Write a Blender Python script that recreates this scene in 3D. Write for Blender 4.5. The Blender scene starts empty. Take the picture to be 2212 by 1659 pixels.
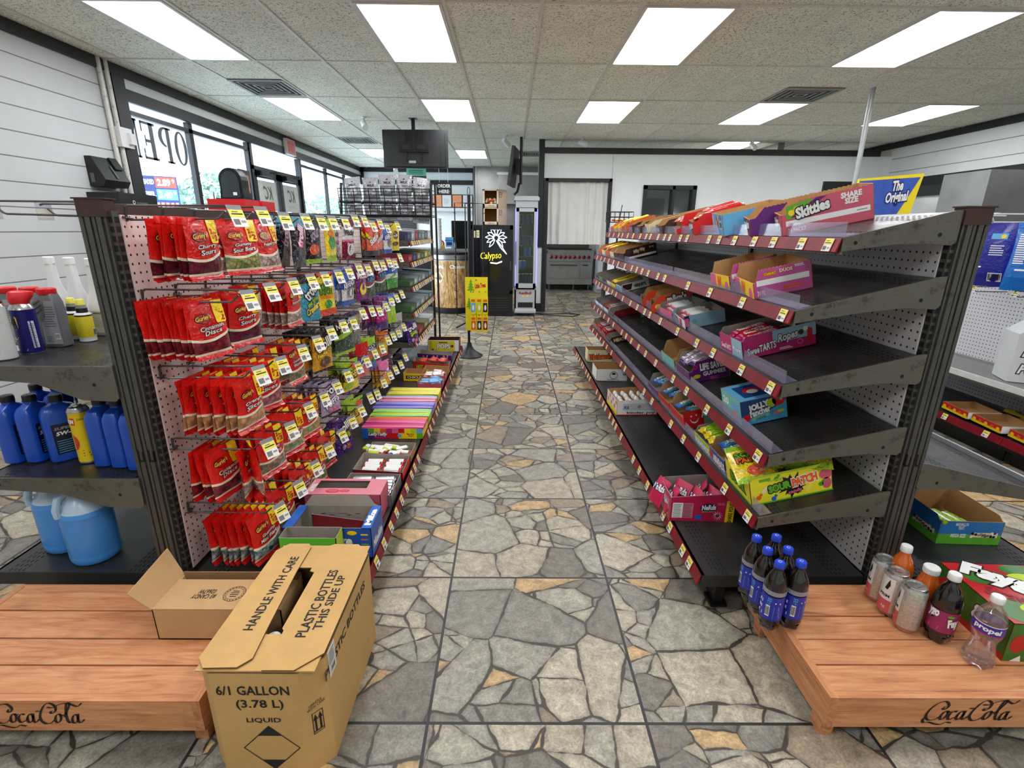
import bpy, math, random
from mathutils import Vector, Matrix
random.seed(7)
SC = bpy.context.scene
COL = SC.collection
PI = math.pi
ORD = ['first','second','third','fourth','fifth','sixth','seventh','eighth','ninth','tenth','eleventh','twelfth','thirteenth','fourteenth','fifteenth','sixteenth']

# ------------------------------------------------------------------ materials
def lin(c):
    o = []
    for x in c[:3]:
        x = x/255.0
        o.append(x/12.92 if x <= .04045 else ((x+.055)/1.055)**2.4)
    return (*o, 1.0)

class NT:
    """tiny wrapper round a material node tree"""
    def __init__(s, name):
        s.m = bpy.data.materials.new(name); s.m.use_nodes = True
        s.t = s.m.node_tree; s.b = s.t.nodes['Principled BSDF']; s.out = s.t.nodes['Material Output']
    def put(s, sock, v):
        if isinstance(v, tuple) and len(v) == 2 and hasattr(v[0], 'outputs'):
            s.t.links.new(v[0].outputs[v[1]], sock)
        elif hasattr(v, 'outputs'):
            s.t.links.new(v.outputs[0], sock)
        else:
            sock.default_value = v
    def n(s, typ, ins=None, **props):
        nd = s.t.nodes.new('ShaderNode'+typ)
        for k, v in props.items(): setattr(nd, k, v)
        for k, v in (ins or {}).items(): s.put(nd.inputs[k], v)
        return nd
    def math(s, op, a, b=0.0, c=0.0, clamp=False):
        nd = s.n('Math', {0: a, 1: b, 2: c}, operation=op); nd.use_clamp = clamp
        return nd
    def mix(s, f, a, b, typ='MIX'):
        nd = s.n('Mix', data_type='RGBA', blend_type=typ)
        s.put(nd.inputs[0], f); s.put(nd.inputs[6], a); s.put(nd.inputs[7], b)
        return (nd, 2)
    def noise(s, vec, scale, detail=3.0, rough=.55, dist=0.0):
        nd = s.n('TexNoise', {'Scale': scale, 'Detail': detail, 'Roughness': rough, 'Distortion': dist})
        if vec is not None: s.put(nd.inputs['Vector'], vec)
        return nd
    def ramp(s, f, stops, interp='LINEAR'):
        nd = s.n('ValToRGB', {0: f}); r = nd.color_ramp; r.interpolation = interp
        while len(r.elements) < len(stops): r.elements.new(.5)
        for e, (p, c) in zip(r.elements, stops): e.position = p; e.color = c if len(c) == 4 else lin(c)
        return nd
    def obj(s): return (s.n('TexCoord'), 'Object')
    def set(s, **kw):
        for k, v in kw.items(): s.put(s.b.inputs[k.replace('_', ' ')], v)
        return s
    def bump(s, h, strength=.2, dist=.01):
        s.put(s.b.inputs['Normal'], s.n('Bump', {'Height': h, 'Strength': strength, 'Distance': dist}))

MC = {}
def mat(name, col, rough=.5, metal=0.0, var=.06, vs=14.0, coat=0.0, spec=.5, bump=0.0, bs=60.0):
    """plain paint or plastic or card, slightly mottled by a noise"""
    if name in MC: return MC[name]
    g = NT(name); o = g.obj(); c = lin(col)
    if var > 0:
        nz = g.noise(o, vs, 4.0)
        f = g.n('MapRange', {0: nz, 1: .3, 2: .7, 3: 1-var, 4: 1+var})
        g.put(g.b.inputs['Base Color'], g.mix(1.0, c, f, 'MULTIPLY'))
    else: g.set(Base_Color=c)
    g.set(Roughness=rough, Metallic=metal, Coat_Weight=coat)
    g.put(g.b.inputs['Specular IOR Level'], spec)
    if bump: g.bump(g.noise(o, bs, 3.0), bump, .004)
    MC[name] = g.m
    return g.m

def emis(name, col, s):
    if name in MC: return MC[name]
    g = NT(name); g.set(Base_Color=lin(col), Emission_Color=lin(col), Emission_Strength=s, Roughness=.6)
    MC[name] = g.m
    return g.m

def clear(name, tint, gloss=.12, alpha_col=None, rough=.08):
    """thin clear plastic or glass sheet: mostly transparent with a glossy film"""
    if name in MC: return MC[name]
    g = NT(name); t = g.t
    tr = g.n('BsdfTransparent', {'Color': lin(tint)}); gl = g.n('BsdfGlossy', {'Color': (1, 1, 1, 1), 'Roughness': rough})
    fr = g.n('LayerWeight', {'Blend': .25}); fac = g.math('MULTIPLY_ADD', (fr, 'Fresnel'), gloss*1.2, gloss*.35, True)
    mx = g.n('MixShader', {0: fac, 1: tr, 2: gl})
    if alpha_col:
        df = g.n('BsdfDiffuse', {'Color': lin(alpha_col[0])}); mx = g.n('MixShader', {0: alpha_col[1], 1: mx, 2: df})
    t.links.new(mx.outputs[0], g.out.inputs[0])
    MC[name] = g.m
    return g.m

def liquid(name, col, dens=.0, rough=.05, trans=.85, emi=0):
    if name in MC: return MC[name]
    g = NT(name); g.set(Base_Color=lin(col), Roughness=rough, Transmission_Weight=trans, IOR=1.2, Coat_Weight=.3)
    MC[name] = g.m
    return g.m

WHITE = mat('white_print', (238, 238, 236), .45, var=.02)
BLACK = mat('black_print', (18, 17, 19), .45, var=.02)
YEL = mat('yellow_print', (250, 214, 20), .45, var=.02)
REDP = mat('red_print', (205, 20, 26), .4, var=.02)
NAVY = mat('navy_print', (22, 28, 96), .4, var=.02)
BLUEP = mat('blue_print', (30, 96, 190), .4, var=.02)
SKYP = mat('sky_blue_print', (96, 170, 214), .4, var=.02)
TEALP = mat('teal_print', (110, 190, 185), .4, var=.02)
GREENP = mat('green_print', (98, 170, 40), .4, var=.02)
LIMEP = mat('lime_print', (186, 212, 30), .4, var=.02)
PINKP = mat('pink_print', (224, 96, 150), .4, var=.02)
ROSEP = mat('rose_print', (205, 90, 112), .4, var=.02)
MAGP = mat('magenta_print', (190, 30, 110), .4, var=.02)
PURP = mat('purple_print', (96, 30, 120), .4, var=.02)
ORGP = mat('orange_print', (236, 96, 24), .4, var=.02)
BRNP = mat('brown_print', (66, 36, 26), .4, var=.02)
MAROON = mat('maroon_print', (128, 18, 34), .4, var=.02)
CREAM = mat('cream_print', (236, 222, 176), .45, var=.02)
GREYP = mat('grey_print', (150, 150, 150), .5, var=.02)
CARD = mat('raw_cardboard', (178, 136, 88), .85, var=.08, vs=30)
GREYCARD = mat('grey_cardboard', (150, 142, 132), .85, var=.08, vs=30)
FOIL = mat('silver_foil', (206, 206, 214), .22, .85, var=.1, vs=40)
METAL_DK = mat('black_metal', (15, 15, 17), .45, .3, var=.1)
CHROME = mat('zinc_wire', (96, 95, 94), .35, .75, var=.05)
STEEL = mat('brushed_steel', (168, 168, 166), .34, .85, var=.12, vs=5)

# ------------------------------------------------------------------ mesh builder
_TX = {}
def text_geo(t, bold=0.0, shear=0.0, res=2):
    key = (t, bold, shear)
    if key in _TX: return _TX[key]
    cu = bpy.data.curves.new('glyphs', 'FONT'); cu.body = t; cu.offset = bold; cu.shear = shear
    cu.resolution_u = res; cu.align_x = 'CENTER'; cu.space_line = .82
    ob = bpy.data.objects.new('glyphs', cu); COL.objects.link(ob)
    dg = bpy.context.evaluated_depsgraph_get(); me = ob.evaluated_get(dg).to_mesh()
    vs = [(v.co.x, v.co.y) for v in me.vertices]; fs = [tuple(p.vertices) for p in me.polygons]
    ob.evaluated_get(dg).to_mesh_clear()
    bpy.data.objects.remove(ob); bpy.data.curves.remove(cu)
    if not vs: vs = [(0, 0), (1, 1)]
    bb = (min(v[0] for v in vs), min(v[1] for v in vs), max(v[0] for v in vs), max(v[1] for v in vs))
    _TX[key] = (vs, fs, bb)
    return _TX[key]

class Frame:
    """a flat face to print on: origin, right, up, outward"""
    def __init__(s, O, U, V, surf=None):
        s.O = Vector(O); s.U = Vector(U).normalized(); s.V = Vector(V).normalized(); s.N = s.U.cross(s.V); s.surf = surf
    def p(s, u, v, e=.0006):
        if s.surf: e += s.surf(u, v)
        return s.O + s.U*u + s.V*v + s.N*e

class MB:
    def __init__(s): s.v = []; s.f = []; s.k = []; s.ms = []
    def mi(s, m):
        if m not in s.ms: s.ms.append(m)
        return s.ms.index(m)
    def poly(s, pts, m):
        b = len(s.v); s.v += [tuple(p) for p in pts]; s.f.append(tuple(range(b, b+len(pts)))); s.k.append(s.mi(m)); return s
    def mesh(s, vs, fs, m):
        b = len(s.v); s.v += [tuple(p) for p in vs]; k = s.mi(m)
        for f in fs: s.f.append(tuple(i+b for i in f)); s.k.append(k)
        return s
    def box(s, a, b, m, M=None, sides=None):
        (x0, y0, z0), (x1, y1, z1) = a, b
        x0, x1 = min(x0, x1), max(x0, x1); y0, y1 = min(y0, y1), max(y0, y1); z0, z1 = min(z0, z1), max(z0, z1)
        P = [Vector(p) for p in ((x0, y0, z0), (x1, y0, z0), (x1, y1, z0), (x0, y1, z0), (x0, y0, z1), (x1, y0, z1), (x1, y1, z1), (x0, y1, z1))]
        if M is not None: P = [M @ p for p in P]
        base = len(s.v); s.v += [tuple(p) for p in P]
        for nm, f in (('z-', (0, 3, 2, 1)), ('z+', (4, 5, 6, 7)), ('y-', (0, 1, 5, 4)), ('x+', (1, 2, 6, 5)), ('y+', (2, 3, 7, 6)), ('x-', (3, 0, 4, 7))):
            s.f.append(tuple(i+base for i in f)); s.k.append(s.mi((sides or {}).get(nm, m)))
        return s
    def loft(s, rings, m, caps=True, closed=True):
        b = len(s.v); n = len(rings[0])
        for r in rings: s.v += [tuple(p) for p in r]
        for i in range(len(rings)-1):
            k = s.mi(m[i] if isinstance(m, list) else m)
            for j in range(n if closed else n-1):
                q = (j+1) % n
                s.f.append((b+i*n+j, b+i*n+q, b+(i+1)*n+q, b+(i+1)*n+j)); s.k.append(k)
        if caps:
            s.f.append(tuple(b+j for j in reversed(range(n)))); s.k.append(s.mi(m[0] if isinstance(m, list) else m))
            e = b+(len(rings)-1)*n
            s.f.append(tuple(e+j for j in range(n))); s.k.append(s.mi(m[-1] if isinstance(m, list) else m))
        return s
    def lathe(s, prof, m, c=(0, 0, 0), n=20, caps=True, shape=None):
        """prof: list of (radius, z) ; m single or one per band ; shape(angle, r, z)->(x, y)"""
        rings = []
        for r, z in prof:
            ring = []
            for j in range(n):
                a = 2*PI*j/n
                x, y = shape(a, r, z) if shape else (r*math.cos(a), r*math.sin(a))
                ring.append((c[0]+x, c[1]+y, c[2]+z))
            rings.append(ring)
        return s.loft(rings, m, caps)
    def tube(s, pts, r, m, n=6, caps=True):
        pts = [Vector(p) for p in pts]; rings = []; up = None
        for i, p in enumerate(pts):
            d = (pts[min(i+1, len(pts)-1)]-pts[max(i-1, 0)]).normalized()
            if up is None: up = Vector((0, 0, 1)) if abs(d.z) < .9 else Vector((1, 0, 0))
            a = d.cross(up).normalized(); b = a.cross(d).normalized(); up = b
            rr = r[i] if isinstance(r, (list, tuple)) else r
            rings.append([p+a*rr*math.cos(2*PI*j/n)+b*rr*math.sin(2*PI*j/n) for j in range(n)])
        return s.loft(rings, m, caps)
    def prism(s, poly, d, m, cap=None, back=None):
        """extrude polygon (3d points) by vector d"""
        d = Vector(d); A = [Vector(p) for p in poly]; B = [p+d for p in A]; n = len(A)
        for j in range(n):
            q = (j+1) % n; s.poly([A[j], A[q], B[q], B[j]], m)
        s.poly(list(reversed(A)), cap or m); s.poly(B, back or cap or m)
        return s
    def grid(s, fn, nu, nv, mfn):
        b = len(s.v)
        for j in range(nv+1):
            for i in range(nu+1): s.v.append(tuple(fn(i/nu, j/nv)))
        for j in range(nv):
            for i in range(nu):
                a = b+j*(nu+1)+i
                s.f.append((a, a+1, a+nu+2, a+nu+1)); s.k.append(s.mi(mfn(i, j) if callable(mfn) else mfn))
        return s
    def text(s, t, F, rect, m, out=None, bold=.02, shear=0.0, ob=.05, rot=0.0, e=.0008):
        """fit text in rect (u0, v0, u1, v1) of frame F; out = outline material"""
        vs, fs, bb = text_geo(t, bold, shear)
        w = max(bb[2]-bb[0], 1e-6); h = max(bb[3]-bb[1], 1e-6)
        u0, v0, u1, v1 = rect; cu, cv = (u0+u1)/2, (v0+v1)/2; c, sn = math.cos(rot), math.sin(rot)
        def P(x, y, ee):
            a = ((x-bb[0])/w-.5)*(u1-u0); b = ((y-bb[1])/h-.5)*(v1-v0)
            return F.p(cu+a*c-b*sn, cv+a*sn+b*c, ee)
        if out is not None:
            v2, f2, _ = text_geo(t, bold+ob, shear)
            s.mesh([P(x, y, e) for x, y in v2], f2, out); e += .0005
        s.mesh([P(x, y, e) for x, y in vs], fs, m)
        return s
    def rect(s, F, r, m, e=.0005):
        u0, v0, u1, v1 = r
        return s.poly([F.p(u0, v0, e), F.p(u1, v0, e), F.p(u1, v1, e), F.p(u0, v1, e)], m)
    def disc(s, F, c, r, m, e=.0005, n=16, ry=None):
        ry = ry or r
        return s.poly([F.p(c[0]+r*math.cos(2*PI*j/n), c[1]+ry*math.sin(2*PI*j/n), e) for j in range(n)], m)
    def barcode(s, F, r, e=.0009, n=9):
        s.rect(F, r, WHITE, e); u0, v0, u1, v1 = r; w = (u1-u0)/(2*n+1)
        for j in range(n): s.rect(F, (u0+w*(2*j+1), v0+(v1-v0)*.12, u0+w*(2*j+1+(.9 if j % 3 else 1.3)), v1-(v1-v0)*.1), BLACK, e+.0003)
        return s
    def lines(s, F, r, n, m, e=.0008, fill=.5):
        """rows of small print, read from afar as thin lines"""
        u0, v0, u1, v1 = r; h = (v1-v0)/n
        for j in range(n):
            w = (u1-u0)*random.uniform(.7, 1)
            s.rect(F, (u0, v0+j*h, u0+w, v0+j*h+h*fill), m, e)
        return s
    def xf(s, M):
        s.v = [tuple(M @ Vector(p)) for p in s.v]; return s
    def data(s, name, ang=32):
        me = bpy.data.meshes.new(name); me.from_pydata(s.v, [], s.f)
        for m in s.ms: me.materials.append(m)
        me.polygons.foreach_set('material_index', s.k)
        me.polygons.foreach_set('use_smooth', [True]*len(s.f))
        me.update(); me.set_sharp_from_angle(angle=math.radians(ang))
        return me
    def obj(s, name, parent=None, loc=(0, 0, 0), rot=(0, 0, 0), ang=32):
        return put(s.data(name, ang), name, parent, loc, rot)

def put(me, name, parent=None, loc=(0, 0, 0), rot=(0, 0, 0)):
    o = bpy.data.objects.new(name, me); COL.objects.link(o)
    if parent: o.parent = parent
    o.location = loc; o.rotation_euler = rot
    return o
def tag(o, label, cat, group=None, kind=None):
    o['label'] = label; o['category'] = cat
    if group: o['group'] = group
    if kind: o['kind'] = kind
    return o
def thing(name, label, cat, loc=(0, 0, 0), rot=(0, 0, 0), group=None):
    o = bpy.data.objects.new(name, None); COL.objects.link(o); o.location = loc; o.rotation_euler = rot; o.empty_display_size = .05
    return tag(o, label, cat, group)
def struct(o):
    o['kind'] = 'structure'; return o
def kids(o): return list(o.children)
def dup(o, parent=None, loc=None, rot=None, label=None, group=None, ):
    c = o.copy(); COL.objects.link(c)
    if parent: c.parent = parent
    if loc is not None: c.location = loc
    if rot is not None: c.rotation_euler = rot
    if label: c['label'] = label
    if group: c['group'] = group
    for ch in list(o.children): dup(ch, c)
    return c
def TR(loc, rx=0, ry=0, rz=0):
    return Matrix.Translation(loc) @ Matrix.Rotation(ry, 4, 'Y') @ Matrix.Rotation(rz, 4, 'Z') @ Matrix.Rotation(rx, 4, 'X')
def setm(o, M): o.matrix_world = M; return o
# ------------------------------------------------------------------ surfaces of the room
def floor_mat():
    g = NT('flagstone_tile'); o = g.obj(); T = .61
    sep = g.n('SeparateXYZ', {0: o})
    ax = g.math('DIVIDE', g.math('SUBTRACT', (sep, 0), -.2184), T); ay = g.math('DIVIDE', g.math('SUBTRACT', (sep, 1), 1.0515), T)
    fx = g.math('FRACT', ax); fy = g.math('FRACT', ay)
    ex = g.math('MINIMUM', fx, g.math('SUBTRACT', 1.0, fx)); ey = g.math('MINIMUM', fy, g.math('SUBTRACT', 1.0, fy))
    edge = g.math('MINIMUM', ex, ey)
    grout = g.math('LESS_THAN', edge, .0074)
    tid = g.n('CombineXYZ', {0: g.math('FLOOR', ax), 1: g.math('FLOOR', ay)})
    wn = g.n('TexWhiteNoise', {'Vector': tid}, noise_dimensions='3D')
    off = g.n('VectorMath', {0: (wn, 'Color'), 1: (40, 40, 40)}, operation='MULTIPLY')
    p = g.n('CombineXYZ', {0: (sep, 0), 1: (sep, 1)})
    nz = g.noise(p, 9.0, 2.0)
    wob = g.n('VectorMath', {0: (nz, 'Color'), 1: (.03, .03, .03)}, operation='MULTIPLY')
    p2 = g.n('VectorMath', {0: p, 1: wob}, operation='ADD')
    p3 = g.n('VectorMath', {0: p2, 1: off}, operation='ADD')
    va = g.n('TexVoronoi', {'Vector': p3, 'Scale': 4.7, 'Randomness': 1.0}, voronoi_dimensions='2D', feature='F1')
    ea = g.n('TexVoronoi', {'Vector': p3, 'Scale': 4.7, 'Randomness': 1.0}, voronoi_dimensions='2D', feature='DISTANCE_TO_EDGE')
    ca = g.n('SeparateColor', {0: (va, 'Color')})
    sx = g.n('VectorMath', {0: p3, 1: (1.0, 1.55, 1.0)}, operation='MULTIPLY')     # the split stones are longer than wide
    vb = g.n('TexVoronoi', {'Vector': sx, 'Scale': 6.3, 'Randomness': 1.0}, voronoi_dimensions='2D', feature='F1')
    eb = g.n('TexVoronoi', {'Vector': sx, 'Scale': 6.3, 'Randomness': 1.0}, voronoi_dimensions='2D', feature='DISTANCE_TO_EDGE')
    cb = g.n('SeparateColor', {0: (vb, 'Color')})
    split = g.math('GREATER_THAN', (ca, 1), .40)
    hue = g.n('Mix', {0: split}, data_type='FLOAT'); g.put(hue.inputs[2], (ca, 0)); g.put(hue.inputs[3], g.math('FRACT', g.math('ADD', (cb, 0), (ca, 2))))
    dB = g.n('Mix', {0: split}, data_type='FLOAT'); dB.inputs[2].default_value = 1.0; g.put(dB.inputs[3], g.math('MULTIPLY', (eb, 'Distance'), .85))
    dist = g.math('MINIMUM', g.math('MULTIPLY', (ea, 'Distance'), 1.15), (dB, 0))
    stone = g.ramp((hue, 0), [(0, (116, 110, 100)), (.14, (148, 144, 132)), (.3, (130, 126, 116)), (.44, (166, 157, 138)), (.56, (144, 129, 110)), (.66, (158, 152, 138)), (.78, (172, 163, 144)), (.90, (184, 154, 110))], 'CONSTANT')
    n1 = g.noise(p3, 26.0, 6.0, .7, .6); n2 = g.noise(p3, 150.0, 4.0, .7)
    s1 = g.mix(1.0, stone, g.n('MapRange', {0: n1, 1: .32, 2: .70, 3: .58, 4: 1.36}), 'MULTIPLY')
    s2 = g.mix(1.0, s1, g.n('MapRange', {0: n2, 1: .32, 2: .68, 3: .70, 4: 1.28}), 'MULTIPLY')
    gapw = g.math('ADD', dist, g.math('MULTIPLY', g.math('SUBTRACT', (g.noise(p3, 14.0, 3.0, .6), 0), .52), .12))
    gap = g.n('MapRange', {0: gapw, 1: .008, 2: .026, 3: 1.0, 4: 0.0}); gap.interpolation_type = 'SMOOTHSTEP'
    shade = g.n('MapRange', {0: dist, 1: .0, 2: .10, 3: .70, 4: 1.0})
    s3 = g.mix(1.0, s2, shade, 'MULTIPLY')
    c1 = g.mix(gap, s3, lin((60, 54, 47)))
    c2 = g.mix(grout, c1, lin((34, 32, 32)))
    g.put(g.b.inputs['Base Color'], c2)
    g.put(g.b.inputs['Roughness'], g.n('MapRange', {0: n1, 1: .3, 2: .7, 3: .34, 4: .55}))
    h = g.math('ADD', g.math('MULTIPLY', gap, -.6), g.math('MULTIPLY', n1, .5)); h2 = g.math('SUBTRACT', h, grout)
    g.bump(h2, .35, .003)
    return g.m

def ceiling_mat():
    g = NT('fissured_ceiling_tile'); o = g.obj()
    n0 = g.noise(o, 5.0, 2.0); w = g.n('VectorMath', {0: o, 1: g.n('VectorMath', {0: (g.noise(o, 40.0, 2.0), 'Color'), 1: (.02, .02, .02)}, operation='MULTIPLY')}, operation='ADD')
    n1 = g.noise(w, 70.0, 1.5, .5, 1.4); n2 = g.noise(o, 300.0, 1.0)
    flk = g.n('MapRange', {0: n1, 1: .34, 2: .46, 3: .0, 4: 1.0}); dots = g.n('MapRange', {0: n2, 1: .28, 2: .36, 3: .6, 4: 1.0})
    c = g.mix(g.math('MULTIPLY', flk, dots), lin((140, 138, 122)), lin((250, 248, 232)))
    c = g.mix(1.0, c, g.n('MapRange', {0: n0, 1: .3, 2: .7, 3: .95, 4: 1.04}), 'MULTIPLY')
    g.put(g.b.inputs['Base Color'], c); g.set(Roughness=.95); g.bump(flk, .3, .003)
    return g.m

def shiplap_mat(name, z0, pitch, col):
    g = NT(name); o = g.obj(); sep = g.n('SeparateXYZ', {0: o})
    f = g.math('FRACT', g.math('ADD', g.math('DIVIDE', g.math('SUBTRACT', (sep, 2), z0), pitch), 100.0))
    d = g.math('MINIMUM', f, g.math('SUBTRACT', 1.0, f))
    gr = g.n('MapRange', {0: d, 1: .014, 2: .028, 3: 1.0, 4: 0.0})
    nz = g.noise(o, 3.0, 4.0)
    c = g.mix(1.0, lin(col), g.n('MapRange', {0: nz, 1: .3, 2: .7, 3: .96, 4: 1.03}), 'MULTIPLY')
    g.put(g.b.inputs['Base Color'], g.mix(gr, c, lin((120, 118, 116)))); g.set(Roughness=.5)
    g.bump(g.math('SUBTRACT', 1.0, gr), .6, .006)
    return g.m

def pegboard_mat(name, col, pitch=.0265, axes=(1, 2)):
    g = NT(name); o = g.obj(); sep = g.n('SeparateXYZ', {0: o})
    def cell(i):
        f = g.math('FRACT', g.math('ADD', g.math('DIVIDE', (sep, i), pitch), 200.0)); return g.math('SUBTRACT', f, .5)
    a, b = cell(axes[0]), cell(axes[1])
    d = g.math('SQRT', g.math('ADD', g.math('MULTIPLY', a, a), g.math('MULTIPLY', b, b)))
    hole = g.n('MapRange', {0: d, 1: .13, 2: .16, 3: 1.0, 4: 0.0})
    nz = g.noise(o, 4.0, 3.0)
    c = g.mix(1.0, lin(col), g.n('MapRange', {0: nz, 1: .3, 2: .7, 3: .95, 4: 1.03}), 'MULTIPLY')
    g.put(g.b.inputs['Base Color'], g.mix(hole, c, lin((16, 15, 15)))); g.set(Roughness=.55)
    return g.m

def worn_metal(name, col, rust, amt=.5, rough=.42, metal=.35):
    g = NT(name); o = g.obj()
    n1 = g.noise(o, 16.0, 6.0, .72); n2 = g.noise(o, 70.0, 4.0, .7)
    f = g.math('MULTIPLY', g.n('MapRange', {0: n1, 1: .52, 2: .66, 3: 0.0, 4: 1.0}), g.n('MapRange', {0: n2, 1: .42, 2: .55, 3: 0.0, 4: amt}))
    c = g.mix(1.0, lin(col), g.n('MapRange', {0: g.noise(o, 3.0, 4.0), 1: .3, 2: .7, 3: .86, 4: 1.14}), 'MULTIPLY')
    g.put(g.b.inputs['Base Color'], g.mix(f, c, lin(rust))); g.set(Metallic=metal)
    g.put(g.b.inputs['Roughness'], g.n('MapRange', {0: n1, 1: .3, 2: .7, 3: rough-.08, 4: rough+.14})); g.bump(n2, .08, .002)
    return g.m

def wood_mat(name, along=(4, 60, 60), tone=((150, 84, 54), (196, 122, 82), (214, 146, 104))):
    g = NT(name); o = g.obj(); r = g.n('ObjectInfo')
    ofs = g.n('VectorMath', {0: o, 1: g.n('CombineXYZ', {0: g.math('MULTIPLY', (r, 'Random'), 9.0), 1: g.math('MULTIPLY', (r, 'Random'), 5.0)})}, operation='ADD')
    sc = g.n('VectorMath', {0: ofs, 1: along}, operation='MULTIPLY')
    n1 = g.noise(sc, 1.0, 5.0, .62, 1.1); n2 = g.noise(g.n('VectorMath', {0: sc, 1: (1.2, 5, 5)}, operation='MULTIPLY'), 1.0, 4.0, .7)
    c = g.ramp(n1, [(.25, tone[0]), (.48, tone[1]), (.7, tone[2])])
    c = g.mix(1.0, c, g.n('MapRange', {0: n2, 1: .3, 2: .7, 3: .84, 4: 1.1}), 'MULTIPLY')
    dirt = g.n('MapRange', {0: g.noise(ofs, 7.0, 5.0, .6), 1: .56, 2: .74, 3: 0.0, 4: .38})
    c = g.mix(dirt, c, lin((104, 70, 52)))
    vk = g.n('TexVoronoi', {'Vector': g.n('VectorMath', {0: ofs, 1: (3.0, 8.5, 8.5)}, operation='MULTIPLY'), 'Scale': 1.0}, feature='F1')
    knot = g.n('MapRange', {0: (vk, 'Distance'), 1: .04, 2: .09, 3: .8, 4: 0.0})
    c = g.mix(knot, c, lin((70, 40, 26)))
    g.put(g.b.inputs['Base Color'], c); g.set(Roughness=.55); g.bump(n2, .12, .002)
    return g.m

TRIM = mat('black_trim_paint', (25, 25, 29), .5, var=.15, vs=9)
SHIP_L = shiplap_mat('white_shiplap', 2.445, .168, (200, 202, 203))
SHIP_R = shiplap_mat('white_shiplap_far', 2.417, .195, (222, 224, 222))
WALLW = mat('white_wall_paint', (238, 243, 243), .6, var=.03, vs=3)
XL, XR, ZC = -3.45, 5.95, 2.66
YB = 12.4

m = MB(); m.box((XL-.2, -3, -.06), (XR+.2, YB+.2, 0), floor_mat()); struct(m.obj('floor'))
m = MB(); m.box((XL-.2, -3, ZC), (XR+.2, YB+.2, ZC+.08), ceiling_mat()); struct(m.obj('ceiling'))
# suspended ceiling bars
BAR = mat('ceiling_bar_white', (222, 218, 208), .5, var=.08)
CX = [-3.27, -2.70, -2.15, -1.57, -1.0, -.42, .19, .82, 1.435, 2.05, 2.66, 3.26, 3.9, 4.52, 5.13, 5.74]
CY = [-1.2, 0, 1.2, 2.42, 3.64, 4.82, 6.02, 7.21, 8.44, 9.6, 10.7, 11.8]
m = MB()
for x in CX: m.box((x-.012, -3, ZC-.008), (x+.012, YB, ZC+.002), BAR)
for y in CY: m.box((XL, y-.011, ZC-.007), (XR, y+.011, ZC+.002), BAR)
struct(m.obj('trim_1'))
# left wall
m = MB()
m.box((XL-.15, -3, 0), (XL, 4.9, ZC), SHIP_L)
struct(m.obj('wall_left'))
m = MB(); m.box((XL-.15, 4.9, 2.39), (XL, YB, ZC), WALLW); m.box((XL-.15, 4.9, 0), (XL, 7.25, .42), WALLW); m.box((XL-.15, 8.95, 0), (XL, YB, .42), WALLW)
struct(m.obj('wall_left_window_side'))
m = MB()
m.box((XL, -3, 2.575), (XL+.025, YB, ZC-.001), TRIM); m.box((XL, 4.88, 0), (XL+.03, 5.03, 2.575), TRIM); m.box((XL, 5.03, 2.385), (XL+.03, YB, 2.485), TRIM)
struct(m.obj('trim_2'))
# window frames : dark aluminium
ALU = mat('dark_aluminium', (34, 35, 38), .35, .5, var=.08)
GLASS = clear('window_glass', (246, 250, 252), .03)
ys = [5.03, 5.97, 7.19]
def window(n, y0, y1, z0=.42, z1=2.385):
    f = MB(); x0, x1 = XL-.06, XL-.01
    for a, b, c, d in ((y0, y0+.035, z0, z1), (y1-.035, y1, z0, z1), (y0, y1, z0, z0+.05), (y0, y1, 2.285, 2.325)):
        f.box((x0, a, c), (x1, b, d), ALU)
    fo = struct(f.obj('window_%d' % n))
    g = MB(); g.box((XL-.04, y0+.035, z0+.05), (XL-.034, y1-.035, 2.285), GLASS); g.box((XL-.04, y0, 2.325), (XL-.034, y1, z1), GLASS)
    g.obj('pane', fo)
window(1, 5.03, 5.99); window(2, 5.99, 7.25); window(3, 8.95, 10.17); window(4, 10.17, 11.28); window(5, 11.28, YB)
# double glass entrance door
f = MB()
for a, b, c, d in ((7.25, 7.31, 0, 2.385), (8.89, 8.95, 0, 2.385), (7.25, 8.95, 2.07, 2.12)): f.box((XL-.08, a, c), (XL+.0, b, d), ALU)
dr = struct(f.obj('door_1'))
g = MB(); g.box((XL-.04, 7.31, 2.12), (XL-.034, 8.89, 2.385), GLASS); g.obj('transom_pane', dr)
for i, (a, b) in enumerate(((7.31, 8.09), (8.11, 8.89))):
    l = MB()
    for p, q, c, d in ((a, a+.09, .01, 2.07), (b-.09, b, .01, 2.07), (a, b, .01, .16), (a, b, 1.98, 2.07)): l.box((XL-.06, p, c), (XL-.02, q, d), ALU)
    lo = l.obj('door_leaf', dr)
    g = MB(); g.box((XL-.042, a+.09, .16), (XL-.036, b-.09, 1.98), GLASS); g.obj('pane', lo)
    hnd = MB(); yy = b-.05 if i == 0 else a+.05
    hnd.tube([(XL-.02, yy, .95), (XL+.03, yy, .95), (XL+.03, yy, 1.15), (XL-.02, yy, 1.15)], .011, ALU); hnd.obj('push_handle', lo)
    cl = MB(); cl.box((XL-.02, a+.1, 2.0), (XL+.05, a+.4, 2.06), METAL_DK); cl.tube([(XL+.03, a+.3, 2.05), (XL+.1, a+.55, 2.08), (XL-.0, b-.1, 2.1)], .009, METAL_DK); cl.obj('door_closer', lo)
# right wall
m = MB(); m.box((XR, -3, 2.09), (XR+.15, YB, ZC), SHIP_R); m.box((XR+.3, -3, 0), (XR+.45, YB, 2.09), mat('cooler_dark_recess', (26, 26, 28), .6)); struct(m.obj('wall_right'))
m = MB(); m.box((XR-.025, -3, 2.57), (XR, YB, ZC-.001), TRIM); m.box((XR-.03, -3, 1.93), (XR, YB, 2.1), TRIM); struct(m.obj('trim_3'))
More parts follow.
